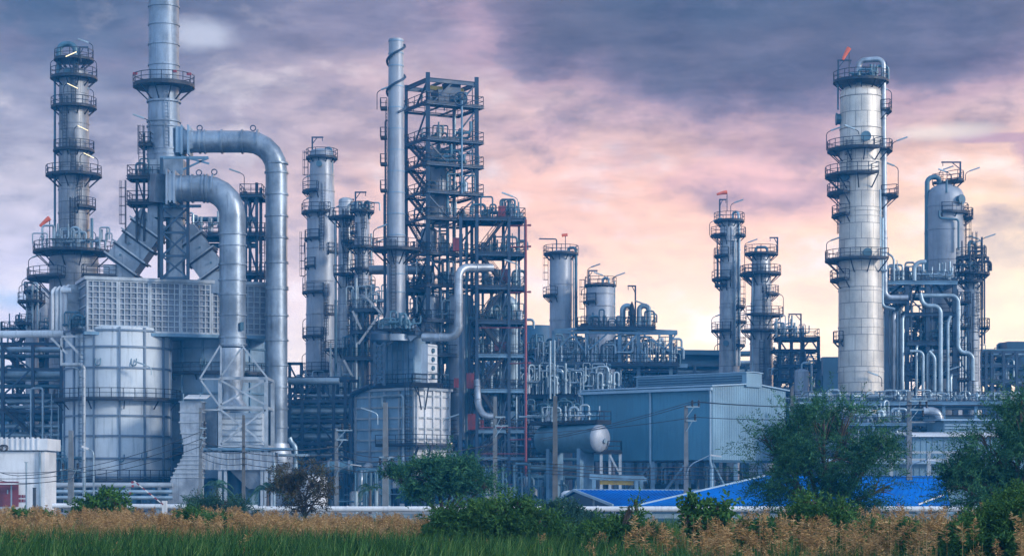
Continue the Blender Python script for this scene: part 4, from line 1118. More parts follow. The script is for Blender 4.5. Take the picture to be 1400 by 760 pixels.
# breeching at foot of stack
mb = MB(); a = W(541, 458, 235.6); mb.lathe(a.x, a.y, [(1.9, Z(466, 235)), (1.9, Z(457.6, 235)+.02), (1.66, Z(457.5, 235))], 24)
mb.beam(W(522, 448, 235.8), W(534, 470, 235.8), 1.3, .9); mb.beam(W(559, 446, 235), W(570, 462, 234.6), 1.1, 1.4)
solid('stack_base', mb, M['duct'], 'flared foot piece with two slanted flaps under the slender stack', 'stack base')
pipework('small pipes clustered around the foot platform of the slender stack', (X(541, 232.8), 233.2, Z(452, Ys)+.02), 4.4, .7, 2.3, 10, 70, None, 'pipework', 'pipe_d')
mb = MB(); mb.tube([W(505, 369, 243), W(590, 369, 243)], .55, 18); mb.tube([W(507, 369, 243), W(508, 369, 243)], .62, 18)
solid('insulated_pipe', mb, M['duct'], 'thick level pipe passing behind the slender stack into the braced tower', 'pipe')

# ================================================================== CENTRE: braced steel tower
Yt = 240; g = Grid(585, Yt, 27); A, B = g.a(66), g.b(33)
BT = g.b(40)
th = thing('steel_tower', 'tall braced steel process tower with an open roof, right of the slender stack', 'steel tower', g.p(A/2, B/2, 0))
zr = g.z(103)
for a, b in ((0, 0), (A, 0), (0, B), (A, B)):
    post_part(th, g, a, b, 0, zr + (.3 if b == 0 else -.1), .5 if b == 0 else .4)
floor_part(th, g, 0, A, 0, B, g.z(106), 'steel', False, False, beam=.5)
rows_ = [140, 189, 223, 261, 297, 345, 389, 437, 484, 532, 587, 624]
for i, py in enumerate(rows_):
    floor_part(th, g, -.3, A+.7, -.4, B+.4, g.z(py), 'steel', i < 10, True, beam=.26, cover=.42 if i < 8 else .8)
# crane rail
mb = MB(); mb.beam(g.p(A*.1, B*.25, g.z(116)), g.p(A*.85, B*.25, g.z(116)), .3, .45); part('crane_rail', mb, M['yellow'], th)
for i in range(len(rows_)-1):
    za, zb = g.z(rows_[i]), g.z(rows_[i+1])
    if i < 8:
        brace_part(th, g.p(A*.98, .05, za-.5), g.p(A*.5, .05, zb), .17); brace_part(th, g.p(.1, B*.05, za-.5), g.p(.1, B*.62, zb), .17)
    if i % 2: brace_part(th, g.p(A*.02, .07, za-.5), g.p(A*.45, .07, zb), .17)
brace_part(th, g.p(.1, B*.05, zr-.6), g.p(.1, B*.6, g.z(140)), .18); brace_part(th, g.p(A*.98, .06, zr-.6), g.p(A*.6, .06, g.z(140)), .18); brace_part(th, g.p(A*.1, .06, g.z(140)), g.p(A*.5, .06, zr-.6), .18)
for i in range(len(rows_)-4):       # stairs on the left face
    za, zb = g.z(rows_[i]), g.z(rows_[i+1])
    if i > 0: stair_part(th, g.p(.5, B*.95, za), g.p(.5, B*.15, zb), .8)
mb = MB(); mb.tube([g.p(A*.65, -.6, g.z(135)), g.p(A*.65, -.6, g.z(262))], .12, 8); part('lift_pipe', mb, M['steel_l'], th)
mb = MB(); c = g.p(A*.62, -.7, g.z(133)); mb.tube([c+Vector((.75*math.cos(i*math.pi/8), 0, .75*math.sin(i*math.pi/8))) for i in range(17)], .1, 6); mb.beam(c-Vector((.7, 0, 0)), c+Vector((.7, 0, 0)), .08); mb.beam(c-Vector((0, 0, .7)), c+Vector((0, 0, .7)), .08)
part('hoist_wheel', mb, M['steel'], th)
q = g.p(A+1.0, B*.5, 0); ladder(th, q.x, q.y, g.z(297), g.z(120), -40, True)
lev = ['first', 'second', 'third', 'fourth', 'fifth', 'sixth', 'seventh', 'eighth', 'ninth', 'tenth', 'eleventh']
for i, py in enumerate(rows_[:11]):
    pipework('grey pipes and valves on the %s deck from the top, braced process tower' % lev[i], g.p(A*.5, B*.4, g.z(py)+.06), 5.4, 4.4, 3.1 if i > 4 else 2.4, 17 if i > 4 else 11, 200+i, 'pipework on the tower decks', 'pipework', 'galv' if i > 3 else 'pipe_d')
mb = MB(); c = g.p(A*.52, B*.2, g.z(140)+.06); mb.box(c+Vector((0, 0, .8)), (3.8, 2.2, 1.6), g.phi); mb.box(c+Vector((.3, 0, 2.1)), (1.9, 1.2, 1.0), g.phi)
solid('machine_housing', mb, M['steel'], 'dark boxy machine housing on the topmost deck of the braced tower', 'machine')
def vessel(name, label, p, r, z0, z1, mat, n=28, bands=3, skirt=True, group=None):
    th = thing(name, label, 'vessel', (p.x, p.y, z0), group); mb = MB()
    pr = [(r*.25, z0-r*.0), (r*.8, z0+r*.15), (r, z0+r*.5)] if not skirt else [(r, z0)]
    pr += [(r, z1-r*.45)] + [(r*math.cos(R(15*i)), z1-r*.45+r*.45*math.sin(R(15*i))) for i in range(1, 6)] + [(.03, z1)]
    mb.lathe(p.x, p.y, pr, n); part('shell', mb, M[mat], th)
    for i in range(bands): mb = MB(); mb.ring(p.x, p.y, z0+(z1-z0)*(i+.6)/(bands+.4), r, .06, .14, n); part('band', mb, M[mat], th)
    mb = MB(); mb.tube(fillet([(p.x, p.y, z1-.1), (p.x, p.y, z1+.8), (p.x+r*1.3, p.y-.3, z1+.8), (p.x+r*1.3, p.y-.3, z0+.4*(z1-z0))], .4, 4), max(.1, r*.14), 8); part('pipe', mb, M['galv'], th)
    return th
vessel('reactor_vessel', 'slim grey reactor standing inside the upper decks of the braced tower', g.p(A*.45, B*.55, 0), 1.15, g.z(300), g.z(196), 'shell', bands=6)
vessel('reactor_vessel', 'upper pale drum in the middle decks of the braced tower, behind its front post', g.p(A*.25, B*.5, 0), 1.0, g.z(344), g.z(306), 'alu', bands=1)
vessel('reactor_vessel', 'broad pale reactor in the lower decks of the braced tower, above the red cabinets', g.p(A*.72, .9, 0), 1.65, g.z(600), g.z(398), 'shell', bands=5)
vessel('reactor_vessel', 'tapering pale vessel at the left of the lower decks inside the braced tower', g.p(A*.2, B*.35, 0), 1.05, g.z(560), g.z(400), 'alu', bands=3)
# left extension with ring landing next to the slender stack
g6 = Grid(556, 243, 0)
th = thing('steel_structure', 'open steel side frame joining the slender stack to the braced tower', 'steel frame', g6.p(1, 1, Z(470, 243)))
for px in (557, 566):
    for yy in (243, 247): mb = MB(); mb.hbeam(W(px, 530, yy), W(px, 380 if px < 560 else 330, yy), .26); part('post', mb, M['steel'], th)
for py in (395, 437, 468, 500): gg = Grid(552, 242.6, 0); floor_part(th, gg, 0, gg.a(34), 0, 4.6, Z(py, 242.6), 'steel')
pipework('pipes on the second deck of the open side frame by the slender stack', (X(568, 244), 244, Z(437, 242.6)+.05), 2.6, 2, 2.6, 8, 72)
pipework('pipes on the top deck of the open side frame by the slender stack', (X(568, 244), 244, Z(395, 242.6)+.05), 2.6, 2, 2.4, 8, 73)
# big bent pipe
Yp = 232; 
pth = thing('insulated_pipe', 'thick pale pipe with two bends crossing the front of the braced tower', 'pipe', W(628, 461, Yp))
pipe_part(pth, [W(578, 461, Yp+1.5), W(627, 461, Yp), W(627, 366, Yp), W(672, 366, Yp+3)], .47, 1.2, 'alu', 20, 'pipe_run', 2.6)
mb = MB(); mb.tube([W(627, 461, Yp), W(627, 461, Yp+.2)], .2, 6)
pth = thing('insulated_pipe', 'short pale pipe hooking out of the lower front of the braced tower', 'pipe', W(645, 560, 234))
pipe_part(pth, [W(652, 520, 236.5), W(654, 556, 235), W(662, 569, 234.5), W(676, 569, 234.5)], .38, .9, 'alu', 16, 'pipe_run', 1.4)
# annex with stairs on the right
g7 = Grid(652, 236.5, 8); A7 = g7.a(66)
th = thing('stair_tower', 'open steel stair tower with dark zigzag stairs on the right of the braced tower', 'stair tower', g7.p(A7/2, 2, 0))
for px, zt in ((0, 292), (44, 296), (66, 296)):
    for b in (0, 5): post_part(th, g7, g7.a(px), b, 0, g7.z(zt), .34 if px < 60 else .26, 'steel')
post_part(th, g7, g7.a(-22), 0, 0, g7.z(296), .36)
lv = [297, 362, 389+3, 438, 484, 532, 587, 624, 661]
lv = [297, 345, 391, 438, 484, 532, 587, 624, 661]
for i, py in enumerate(lv):
    floor_part(th, g7, g7.a(-20 if i == 0 else 0), A7, 0, 5, g7.z(py), 'steel' if i < 4 else 'steel_l', i < 6, True)
for i in range(len(lv)-1):
    za, zb = g7.z(lv[i]), g7.z(lv[i+1]); l, r = g7.a(4), g7.a(40)
    if i % 2 == 0: stair_part(th, g7.p(r, -.5 if False else .7, za), g7.p(l, .7, zb), .9)
    else: stair_part(th, g7.p(l, .7, za), g7.p(r, .7, zb), .9)
    brace_part(th, g7.p(g7.a(44), .05, za-.3), g7.p(g7.a(30), .05, zb), .16)
for i, py in enumerate((297, 345, 391, 438)):
    pipework('pipes and valves on the %s landing from the top of the stair tower' % lev[i], g7.p(A7*.55, 3, g7.z(py)+.06), 4.4, 3, 2.6, 15, 300+i, 'pipework on the stair tower landings', 'pipework', 'pipe_d')
lamp(th, *g7.p(A7*.85, 0, 0).xy, g7.z(297), 2.2, -1.2, False, 'steel_l'); lamp(th, *g7.p(A7*.9, 0, 0).xy, g7.z(391), 2.4, -1.2, False, 'steel_l')
mb = MB(); q = g7.p(g7.a(36), 1.2, 0); mb.box((q.x, q.y, g7.z(288)), (.85, .8, 1.4)); 
solid('red_cabinet', mb, M['red'], 'red cabinet standing on the top landing of the stair tower against the sky', 'cabinet', 'red cabinets on the tower')
reds = [((643, 521), (.9, 1.65), 'upper of the two tall red cabinets at the front of the braced tower'), ((645, 577), (.95, 1.75), 'lower of the two tall red cabinets at the front of the braced tower'),
        ((624, 524), (.55, 1.0), 'small red cabinet left of the upper tall red cabinet'), ((659, 582), (.4, 1.2), 'narrow red cabinet just right of the lower tall red cabinet'),
        ((624, 335), (.75, 1.4), 'red cabinet half hidden behind posts on the sixth tower deck'), ((690, 378), (.8, 1.5), 'red cabinet under a stair flight, on the third landing of the stair tower'),
        ((684, 474), (1.3, .9), 'wide red case under the stairs at the middle of the stair tower')]
for (px, py), (w_, h_), lb in reds:
    yy = 237.6; th = thing('red_cabinet', lb, 'cabinet', W(px, py, yy)-Vector((0, 0, h_/2)), 'red cabinets on the tower')
    mb = MB(); mb.box(W(px, py, yy), (w_, .6, h_)); part('case', mb, M['red'], th)
    mb = MB(); mb.box(W(px, py, yy)+Vector((0, -.33, 0)), (w_*.1, .05, h_*.98)); mb.box(W(px, py, yy)+Vector((0, 0, h_/2+.06)), (w_*1.1, .7, .1)); part('trim', mb, M['maroon'], th)
# red riser
Yr = 233.5
th = thing('red_riser', 'thin red vertical pipe with short side arms at the right edge of the stair tower', 'pipe', W(718, 690, Yr))
mb = MB(); mb.tube([(X(719, Yr), Yr, 0), W(719, 300, Yr)], .13, 8); part('riser', mb, M['red'], th)
for py in (308, 337, 399, 496, 600):
    mb = MB(); a = W(697, py+1, Yr+.8); b = W(724, py, Yr); mb.tube([a, b], .08, 6); mb.box(b, (.35, .2, .22)); part('side_arm', mb, M['maroon'], th)
for py in (448, 584, 620, 662):
    mb = MB(); mb.tube([W(655, py, Yr+.9), W(719, py, Yr+.4)], .06, 6); part('branch', mb, M['maroon'], th)
# horned duct behind stair tower
th = big_duct('elbow_duct', 'grey arched duct seen through the lower stair tower', [W(675, 470, 244), W(675, 413, 244), W(700, 413, 244), W(700, 520, 244)], 1.0, [[.3], [.5], [.4]], [], 'galv', fr=1.9)
# fill low inside tower
for i, (px, py) in enumerate(((600, 665), (640, 665), (680, 665), (700, 620))):
    pipework(['low pipes left of the lower tower legs', 'low pipes between the lower tower legs', 'low pipes under the stair tower', 'risers at the right of the stair tower foot'][i], (X(px, 240), 240+i, 0), 5, 3, 9, 14, 400+i, None, 'pipework', 'pipe_d' if i % 2 else 'galv')
# ================================================================== CENTRE RIGHT
column('distillation_column', 'plain pale column with a bent arm at its top, alone right of the stair tower', 767, 285,
  [(480, 15.5), (346, 15.5)], 'shell', dome=.25, plats=[(347, 24, 0, 360), (404, 25, 110, 250)], ladders=[(180, 404, 347)],
  pipes=[([(10, 0, 346), (10, 0, 339), (20.5, -.4, 339), (20.5, -.4, 520)], 2.0, 'pipe_d'), ([(17, -1, 520), (17, -1, 355)], 1), ([(-6, 0, 350), (-6, 0, 327), (-30, -.5, 327)], .9, 'steel')],
  bands=[389, 438], pmat='dark')
mbx = W(773, 330, 285); th = thing('windsock', 'tiny red-brown weather vane above the lone pale column', 'weather vane', W(773, 347, 285))
mb = MB(); mb.tube([W(773, 347, 285), W(773, 322, 285)], .06, 6); part('pole', mb, M['dark'], th)
mb = MB(); mb.beam(W(768, 322, 285), W(776, 321, 285), .5, .35); part('vane', mb, M['orange'], th)
column('column_vessel', 'short fat pale drum with a railed top, right of the lone pale column', 821, 282,
  [(470, 20), (394, 19.5)], 'shell', dome=.2, plats=[(390, 22, 0, 360), (413, 24, 110, 250), (444, 28, 110, 250)],
  lamps=[(-18, 390, 22, 1), (16, 386, 6, 1), (8, 386, 7, -1), (-26, 404, 8, 1)], davits=[(-16, 390, 20, 12)],
  pipes=[([(3, 0, 394), (3, 0, 380), (11, -.4, 380), (11, -.4, 390)], 1.8), ([(19, -.6, 470), (19, -.6, 385)], 1.2)], ladders=[(180, 444, 392)], bands=[402, 419], cat='vessel')
# low tank at left behind
mb = MB(); a = W(733, 460, 330); mb.lathe(a.x, 330, [(26*S(330), 0), (26*S(330), Z(448, 330)), (25*S(330), Z(446, 330)), (.05, Z(444, 330))], 36)
solid('storage_tank', mb, M['far'], 'dark flat-topped storage tank behind the red riser', 'tank')
# frame with yellow crane rail
g = Grid(802, 262, 12); k = S(262)
th = thing('steel_structure', 'long pale blue steel frame with a yellow crane rail above the grey-blue shed', 'steel frame', g.p(3, 3, 0))
zt = Z(452, 262); 
for px, pt in ((757, 452), (802, 447), (847, 453), (873, 451), (917, 455)):
    for yy in (262, 267):
        mb = MB(); mb.hbeam(W(px, 560, yy), W(px, pt, yy), .46); part('post', mb, M['steel_l'], th)
for (xa, ya, xb, yb_, w_) in ((757, 451, 802, 449, .3), (757, 454, 926, 456, .34), (802, 448, 926, 453, .3), (750, 496, 940, 500, .5), (750, 501, 870, 501, .3)):
    for dy in (0, 5): brace_part(th, W(xa, ya, 261.8+dy), W(xb, yb_, 261.8+dy), w_, 'steel_l' if dy == 0 else 'steel')
for a, b in (((760, 480), (782, 455)), ((782, 455), (800, 482)), ((805, 478), (830, 456)), ((850, 480), (872, 456)), ((876, 478), (895, 500)), ((905, 482), (926, 454)), ((880, 458), (915, 480))): brace_part(th, W(*a, 261.6), W(*b, 261.6), .2, 'steel_l')
mb = MB(); mb.beam(W(783, 454, 263), W(846, 452.5, 263), .3, .4); part('crane_rail', mb, M['yellow'], th)
mb = MB(); mb.beam(W(856, 457, 263), W(918, 454, 263), .3, .4); part('crane_rail', mb, M['yellow'], th)
gg = Grid(790, 261.4, 0); floor_part(th, gg, 0, gg.a(106), 0, 6, Z(446, 261.4), 'steel')
gg = Grid(748, 260, 0); floor_part(th, gg, 0, gg.a(180), 0, 7, Z(496, 260), 'steel')
pipework('pipes along the top walkway of the frame with the yellow rail', (X(850, 263), 263, Z(446, 261.4)+.05), 8, 2, 2.2, 12, 80, None, 'pipework', 'pipe_d')
th = thing('relief_valves', 'pair of bent relief pipes with a lamp mast on top of the yellow-railed frame', 'relief valves', (X(869, 263), 263, Z(446, 261.4)+.05))
for s_ in (-1, 1):
    pipe_part(th, [W(869+s_*5, 446, 263), W(869+s_*5, 418, 263), W(869+s_*18, 418, 263), W(869+s_*18, 446, 263)], .34, .8, 'galv', 12)
davit(th, X(869, 262), 262.5, Z(446, 262), 5.2, -1.0); lamp(th, X(888, 262), 262.5, Z(446, 262), 2.6, -1.2)
mb = MB(); mb.lathe(X(864, 262.2), 262.2, [(.3, Z(446, 262)), (.3, Z(432, 262)), (.5, Z(431, 262)), (.2, Z(416, 262)), (.05, Z(412, 262))], 12); part('valve_body', mb, M['dark'], th)
for i, px in enumerate((765, 795, 826, 858, 895)):
    pipework('%s cluster of pipes from the left inside the frame with the yellow rail' % lev[i], (X(px, 263), 263, Z(496, 260)+.06), 5.4, 3, 3.6, 14, 500+i, 'pipework in the yellow-railed frame', 'pipework', 'galv')
# process piping band below
rack('pipe_rack', 'crowded pipe rack between the stair tower and the grey-blue shed', 722, 832, 250, 7, (724, 745, 766, 790, 812, 830), (497, 520, 541, 566), [((724, 540), (744, 500)), ((766, 500), (788, 538)), ((812, 540), (828, 500))])
for i, px in enumerate((735, 757, 780, 803, 822)):
    pipework('%s pipe tangle from the left on the upper level of the crowded rack' % lev[i], (X(px, 249), 249.5, Z(541, 250)+.2), 3.4, 2, 3.8, 14, 520+i, 'pipework on the crowded rack', 'pipework', 'galv')
    pipework('%s pipe tangle from the left on the lower level of the crowded rack' % lev[i], (X(px, 248), 248.5, Z(580, 250)), 3.2, 2, 3.2, 12, 540+i, 'pipework on the crowded rack', 'pipework', 'pipe_d')
for i, (py, r) in enumerate([(500, .25), (505, .18), (523, .3), (527, .16), (545, .3), (549, .2), (556, .24), (570, .2), (575, .3), (584, .2)]):
    mb = MB(); yy = 250.5+(i*2.3) % 6; mb.tube([W(716, py, yy), W(835, py, yy)], r, 10)
    solid('process_pipe', mb, M['galv' if i % 2 else 'pipe_d'], 'one of the level pipes laid on the crowded rack left of the grey-blue shed', 'pipe', 'pipes on the crowded rack')
for i, px in enumerate((752, 758)):
    mb = MB(); mb.tube([W(px, 545, 244), W(px, 466 if i == 0 else 465, 244)], .12 if i else .17, 10)
    solid('riser_pipe', mb, M['galv'], ['left of two white vertical risers right of the stair tower', 'right of two white vertical risers right of the stair tower'][i], 'pipe')
lampth = thing('street_light', 'angled floodlight pair in front of the crowded pipe rack', 'lamp', W(806, 560, 243))
lamp(lampth, X(812, 243), 243, Z(560, 243), 1.0, -1.2, False, 'galv'); lamp(lampth, X(824, 243), 243, Z(560, 243), 1.0, 1.2, False, 'galv')
# horizontal drum
Yd = 226; k = S(Yd); r = 19*k
th = thing('horizontal_drum', 'big horizontal grey drum with a pale round end, on concrete saddles before the shed', 'vessel', (X(780, Yd), Yd, 0))
zc = Z(600, Yd); d = Vector((math.cos(R(-46)), math.sin(R(-46)), 0)); e = Vector((X(818, Yd), Yd-3, zc)); s0 = e - d*8.6
mb = MB(); mb.tube([s0, e], r, 36, False); part('shell', mb, M['pipe_d'], th)
mb = MB(); pts = []; rr = []
for i in range(8):
    a = R(90*i/7.01); pts.append(e + d*(r*.45*math.sin(a))); rr.append(max(.03, r*math.cos(a)))
mb.tube(pts, r, 36, False, True, rr); hd = part('end_cap', mb, M['shell'], th)
mb = MB(); q = e + d*(r*.43) + Vector((.1, 0, -.3)); mb.tube([q-d*.2, q+d*.15], .26, 12); part('nozzle', mb, M['galv'], hd)
for t_ in (.2, .75):
    q = s0.lerp(e, t_); mb = MB(); mb.box((q.x, q.y, (zc-r*.6)/2), (.5, 2.2, zc-r*.6), R(-46)); part('saddle', mb, M['steel_l'], th)
gd = Grid(732, 229.5, -40)
p = floor_part(th, gd, 0, 9.4, -.9, 1.6, Z(577, 226), 'dark', beam=.25)
pipework('pipes and valves along the railed walkway on top of the horizontal drum', (X(770, 226.5), 226.4, Z(577, 226)+.06), 7.2, 1.2, 1.9, 14, 82)
gd = Grid(812, 223, 0); th = thing('drum_landing', 'small dark railed landing on posts under the pale end of the horizontal drum', 'landing', (X(828, 223), 223.6, 0))
floor_part(th, gd, 0, gd.a(38), 0, 2.2, Z(617, 223), 'dark', beam=.25)
for px in (822, 834, 848):
    mb = MB(); mb.box((X(px, 223), 223.2, Z(617, 223)/2), (.3, .3, Z(617, 223)-.3)); part('post', mb, M['rib'], th)
brace_part(th, W(834, 622, 223), W(846, 645, 223), .2, 'rib')
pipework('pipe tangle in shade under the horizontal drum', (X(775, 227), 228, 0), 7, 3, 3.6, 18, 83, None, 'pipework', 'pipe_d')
pipework('low pipes at the foot of the red riser', (X(735, 230), 230, 0), 4, 3, 5.6, 12, 84, None, 'pipework', 'pipe_d')
for i, (py, r_) in enumerate(((628, .2), (640, .4), (652, .25))):
    mb = MB(); mb.tube([W(722, py, 232), W(812, py, 231)], r_, 10); solid('process_pipe', mb, M['pipe_d'], ['upper pipe below the horizontal drum', 'thickest pipe below the horizontal drum', 'lowest pipe below the horizontal drum'][i], 'pipe', 'pipes below the drum')
# portal frame with yellow hoist beam
th = thing('hoist_portal', 'low pale portal frame with a yellow hoist beam in front of the shed', 'hoist frame', (X(842, 212), 212, 0))
Yh = 211
for px in (812, 870, 878):
    mb = MB(); mb.hbeam((X(px, Yh), Yh + (1.5 if px == 878 else 0), 0), (X(px, Yh), Yh + (1.5 if px == 878 else 0), Z(652, Yh)), .4); part('post', mb, M['steel_l'], th)
mb = MB(); mb.beam(W(806, 651, Yh), W(881, 653, Yh), .5, .5); mb.beam(W(812, 653, Yh+3), W(884, 655, Yh+3), .4, .4); part('beam', mb, M['steel_l'], th)
mb = MB(); mb.beam(W(820, 659, Yh+.6), W(866, 660, Yh+.6), .3, .42); part('hoist_beam', mb, M['yellow'], th)
pipework('small curved pipes under the yellow hoist beam', (X(840, 213), 213, 0), 4, 2, 2.4, 8, 85, None, 'pipework', 'pipe_d')
mb = MB(); mb.lathe(X(778, 212), 212, [(.8, 0), (.8, Z(674, 212)), (.55, Z(671, 212)), (.05, Z(670, 212))], 18); solid('small_drum', mb, M['white'], 'small white-topped drum peeping over the blue roof ridge end', 'drum')

# ---- raised grey-blue shed
g = Grid(974, 224, 50); A, B = g.a(119), g.b(172)
zb, ze = g.z(628), g.z(528)
th = thing('process_shed', 'raised grey-blue clad shed on steel legs with a louvred ridge, centre right', 'shed', g.p(A/2, B/2, 0))
am = A*.53; zr = ze + .5; ridge_w = 2.2
def gp(a, b, z): return g.p(a, b, z)
mb = MB(); 
mb.add([gp(0,0,zb), gp(0,B,zb), gp(0,B,ze), gp(0,0,ze)], [(0,1,2,3)]); 
mb.add([gp(A,0,zb), gp(A,B,zb), gp(A,B,ze), gp(A,0,ze)], [(3,2,1,0)])
for i in range(int(B/.45)): b = .2+i*.45; g.box(mb, -.018, -.001, b, b+.12, zb, ze)
part('long_wall', mb, M['sheet'], th)
mb = MB()
for b in (0, B): mb.add([gp(0,b,zb), gp(A,b,zb), gp(A,b,ze), gp(am,b,zr), gp(0,b,ze)], [(0,1,2,3,4)] if b == 0 else [(4,3,2,1,0)])
for i in range(int(A/.45)):
    a = .15+i*.45; zz = ze + (zr-ze)*(1-abs(a+.06-am)/am) - .06; g.box(mb, a, a+.12, -.025, -.001, zb, zz)
part('gable_wall', mb, M['sheet_l'], th)  # gable side's sunlit look put into a paler copy of the wall sheeting
mb = MB()
o = .45
for s_ in (0, 1):
    a_e = -o if s_ == 0 else A+o; ze2 = ze - o*(zr-ze)/am
    mb.hexa([gp(a_e,-.3,ze2+.02), gp(am,-.3,zr+.02), gp(am,B+.3,zr+.02), gp(a_e,B+.3,ze2+.02), gp(a_e,-.3,ze2+.16), gp(am,-.3,zr+.16), gp(am,B+.3,zr+.16), gp(a_e,B+.3,ze2+.16)] if s_ == 0 else
            [gp(am,-.3,zr+.03), gp(a_e,-.3,ze2+.03), gp(a_e,B+.3,ze2+.03), gp(am,B+.3,zr+.03), gp(am,-.3,zr+.17), gp(a_e,-.3,ze2+.17), gp(a_e,B+.3,ze2+.17), gp(am,B+.3,zr+.17)])
rf = part('roof', mb, M['trim'], th)
mb = MB(); zl0, zl1 = zr-.3, zr+1.25; al, ar = am-1.6, am+1.5
g.box(mb, al, ar, -.31, B-3, zl0, zl1); part('ridge_vent', mb, M['sheet_l'], rf)
mb = MB()
for j in range(4): g.box(mb, al-.14, al-.003, .3, B-3.3, zl0+.35+j*.27, zl0+.46+j*.27)
part('louvre', mb, M['far'], rf)
mb = MB(); mb.hexa([gp(al-.2,-.4,zl1+.01), gp(am,-.4,zl1+.1), gp(am,B-2.8,zl1+.1), gp(al-.2,B-2.8,zl1+.01), gp(al-.2,-.4,zl1+.1), gp(am,-.4,zl1+.2), gp(am,B-2.8,zl1+.2), gp(al-.2,B-2.8,zl1+.1)])
mb.hexa([gp(am,-.4,zl1+.1), gp(ar+.2,-.4,zl1+.01), gp(ar+.2,B-2.8,zl1+.01), gp(am,B-2.8,zl1+.1), gp(am,-.4,zl1+.2), gp(ar+.2,-.4,zl1+.1), gp(ar+.2,B-2.8,zl1+.1), gp(am,B-2.8,zl1+.2)])
part('ridge_cap', mb, M['trim'], rf)
mb = MB(); g.box(mb, -.62, -.2, -.2, B+.2, ze-.42, ze-.12); part('gutter', mb, M['trim'], th)
for b in (.15, B*.46, B-.1):
    mb = MB(); mb.tube(fillet([gp(-.35,b,ze-.2), gp(-.18,b,ze-.8), gp(-.18,b,zb-.3), gp(.15,b,zb-1.0), gp(.15,b,.1)], .3, 3), .13, 8); part('downpipe', mb, M['trim'], th)
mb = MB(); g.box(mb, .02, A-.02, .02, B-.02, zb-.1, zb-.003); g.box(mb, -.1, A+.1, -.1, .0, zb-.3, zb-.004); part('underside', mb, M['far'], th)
for a in (.25, A*.33, A*.66, A-.25):
    for b in (.25, B*.46, B-.25): post_part(th, g, a, b, 0, zb-.1, .45, 'steel_l')
for (a0, a1) in ((.25, A*.33), (A*.66, A-.25)): brace_part(th, gp(a0, .25, zb-.3), gp(a1, .25, .5), .25, 'steel_l')
brace_part(th, gp(.25, B*.46, zb-.3), gp(.25, B*.75, .5), .25, 'steel_l'); brace_part(th, gp(.25, B*.46, .5), gp(.25, B*.2, zb-.3), .25, 'steel_l')
pipework('pipes and frames in the dark space under the raised shed, left end', gp(A*.4, B*.85, 0), 6, 3, 5, 16, 86, None, 'pipework', 'galv')
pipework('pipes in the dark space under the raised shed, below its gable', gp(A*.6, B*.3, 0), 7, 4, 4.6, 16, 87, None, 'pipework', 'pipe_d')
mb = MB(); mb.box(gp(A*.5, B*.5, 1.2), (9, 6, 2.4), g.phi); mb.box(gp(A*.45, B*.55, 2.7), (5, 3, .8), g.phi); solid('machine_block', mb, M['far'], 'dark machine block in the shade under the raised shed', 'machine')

# ---- dark long duct and rack behind the shed
Yb = 300; k = S(Yb)
th = rack('pipe_rack', 'long dark elevated pipe rack behind the grey-blue shed roof', 905, 1062, Yb, 8, (918, 950, 985, 1020, 1058), (499, 512, 530), [((920, 530), (948, 513)), ((986, 513), (1018, 530))], 'steel')
mb = MB(); p_ = fillet([W(905, 484, Yb+2), W(1000, 485, Yb+2), W(1046, 484, Yb+2)], 1, 3); mb.beam(W(915, 482, Yb+2), W(1002, 483, Yb+2), 3.2, .7); mb.beam(W(920, 491, Yb+3), W(998, 491, Yb+3), 3, 1.6)
solid('rack_duct', mb, M['far'], 'dark flat-topped duct lying on the long rack behind the shed roof', 'duct')
mb = MB(); mb.tube(fillet([W(985, 484, Yb-1), W(1044, 483, Yb-1), W(1050, 478, Yb-1)], 1, 3), .4, 12); solid('process_pipe', mb, M['pipe_d'], 'pipe leading right from the dark flat duct to the shorter twin column', 'pipe')
for i, (py, r_) in enumerate(((496, .35), (502, .25), (508, .4), (517, .3), (523, .25))):
    mb = MB(); mb.tube([W(890, py, Yb+3), W(1066, py, Yb+3)], r_, 10); solid('process_pipe', mb, M['pipe_d' if i % 2 else 'galv'], 'one of the level pipes on the long dark rack behind the shed', 'pipe', 'pipes on the rack behind the shed')
# ---- twin columns
column('distillation_column', 'taller of the two slim columns right of centre, topped by an orange windsock', 997, 290,
  [(500, 14), (400, 13), (305, 12.5)], 'clad_s', dome=.3,
  plats=[(302, 21, 0, 360), (322, 26, 100, 250), (322, 23, -50, 50), (350, 21, 80, 260), (382, 24, 80, 270), (390, 20, 110, 250), (419, 22, -60, 40), (452, 25, 100, 270), (440, 24, -60, 60), (472, 22, -60, 60)],
  ladders=[(-80, 350, 322), (180, 390, 350), (180, 480, 452), (-10, 452, 390)],
  pipes=[([(5, 0, 300), (5, 0, 290), (12, -.5, 290), (13, -.7, 320), (13, -.7, 500)], 1.8, 'galv'), ([(7, -1.4, 500), (7, -1.4, 330)], 1.2), ([(-17, -.6, 390), (-17, -.6, 325)], .9, 'steel')],
  davits=[(-13, 302, 29, 9)], lamps=[(-27, 322, 17, 1), (-24, 452, 17, 1), (2, 302, 22, 1), (-20, 480, 7, 1), (22, 470, 45, -1)], bands=[330, 360, 395, 420, 470], man=[(-110, 470, .4)])
windsock(994, 263, 289.5, 26, 'small orange windsock on the taller of the two slim columns right of centre', 200-205)
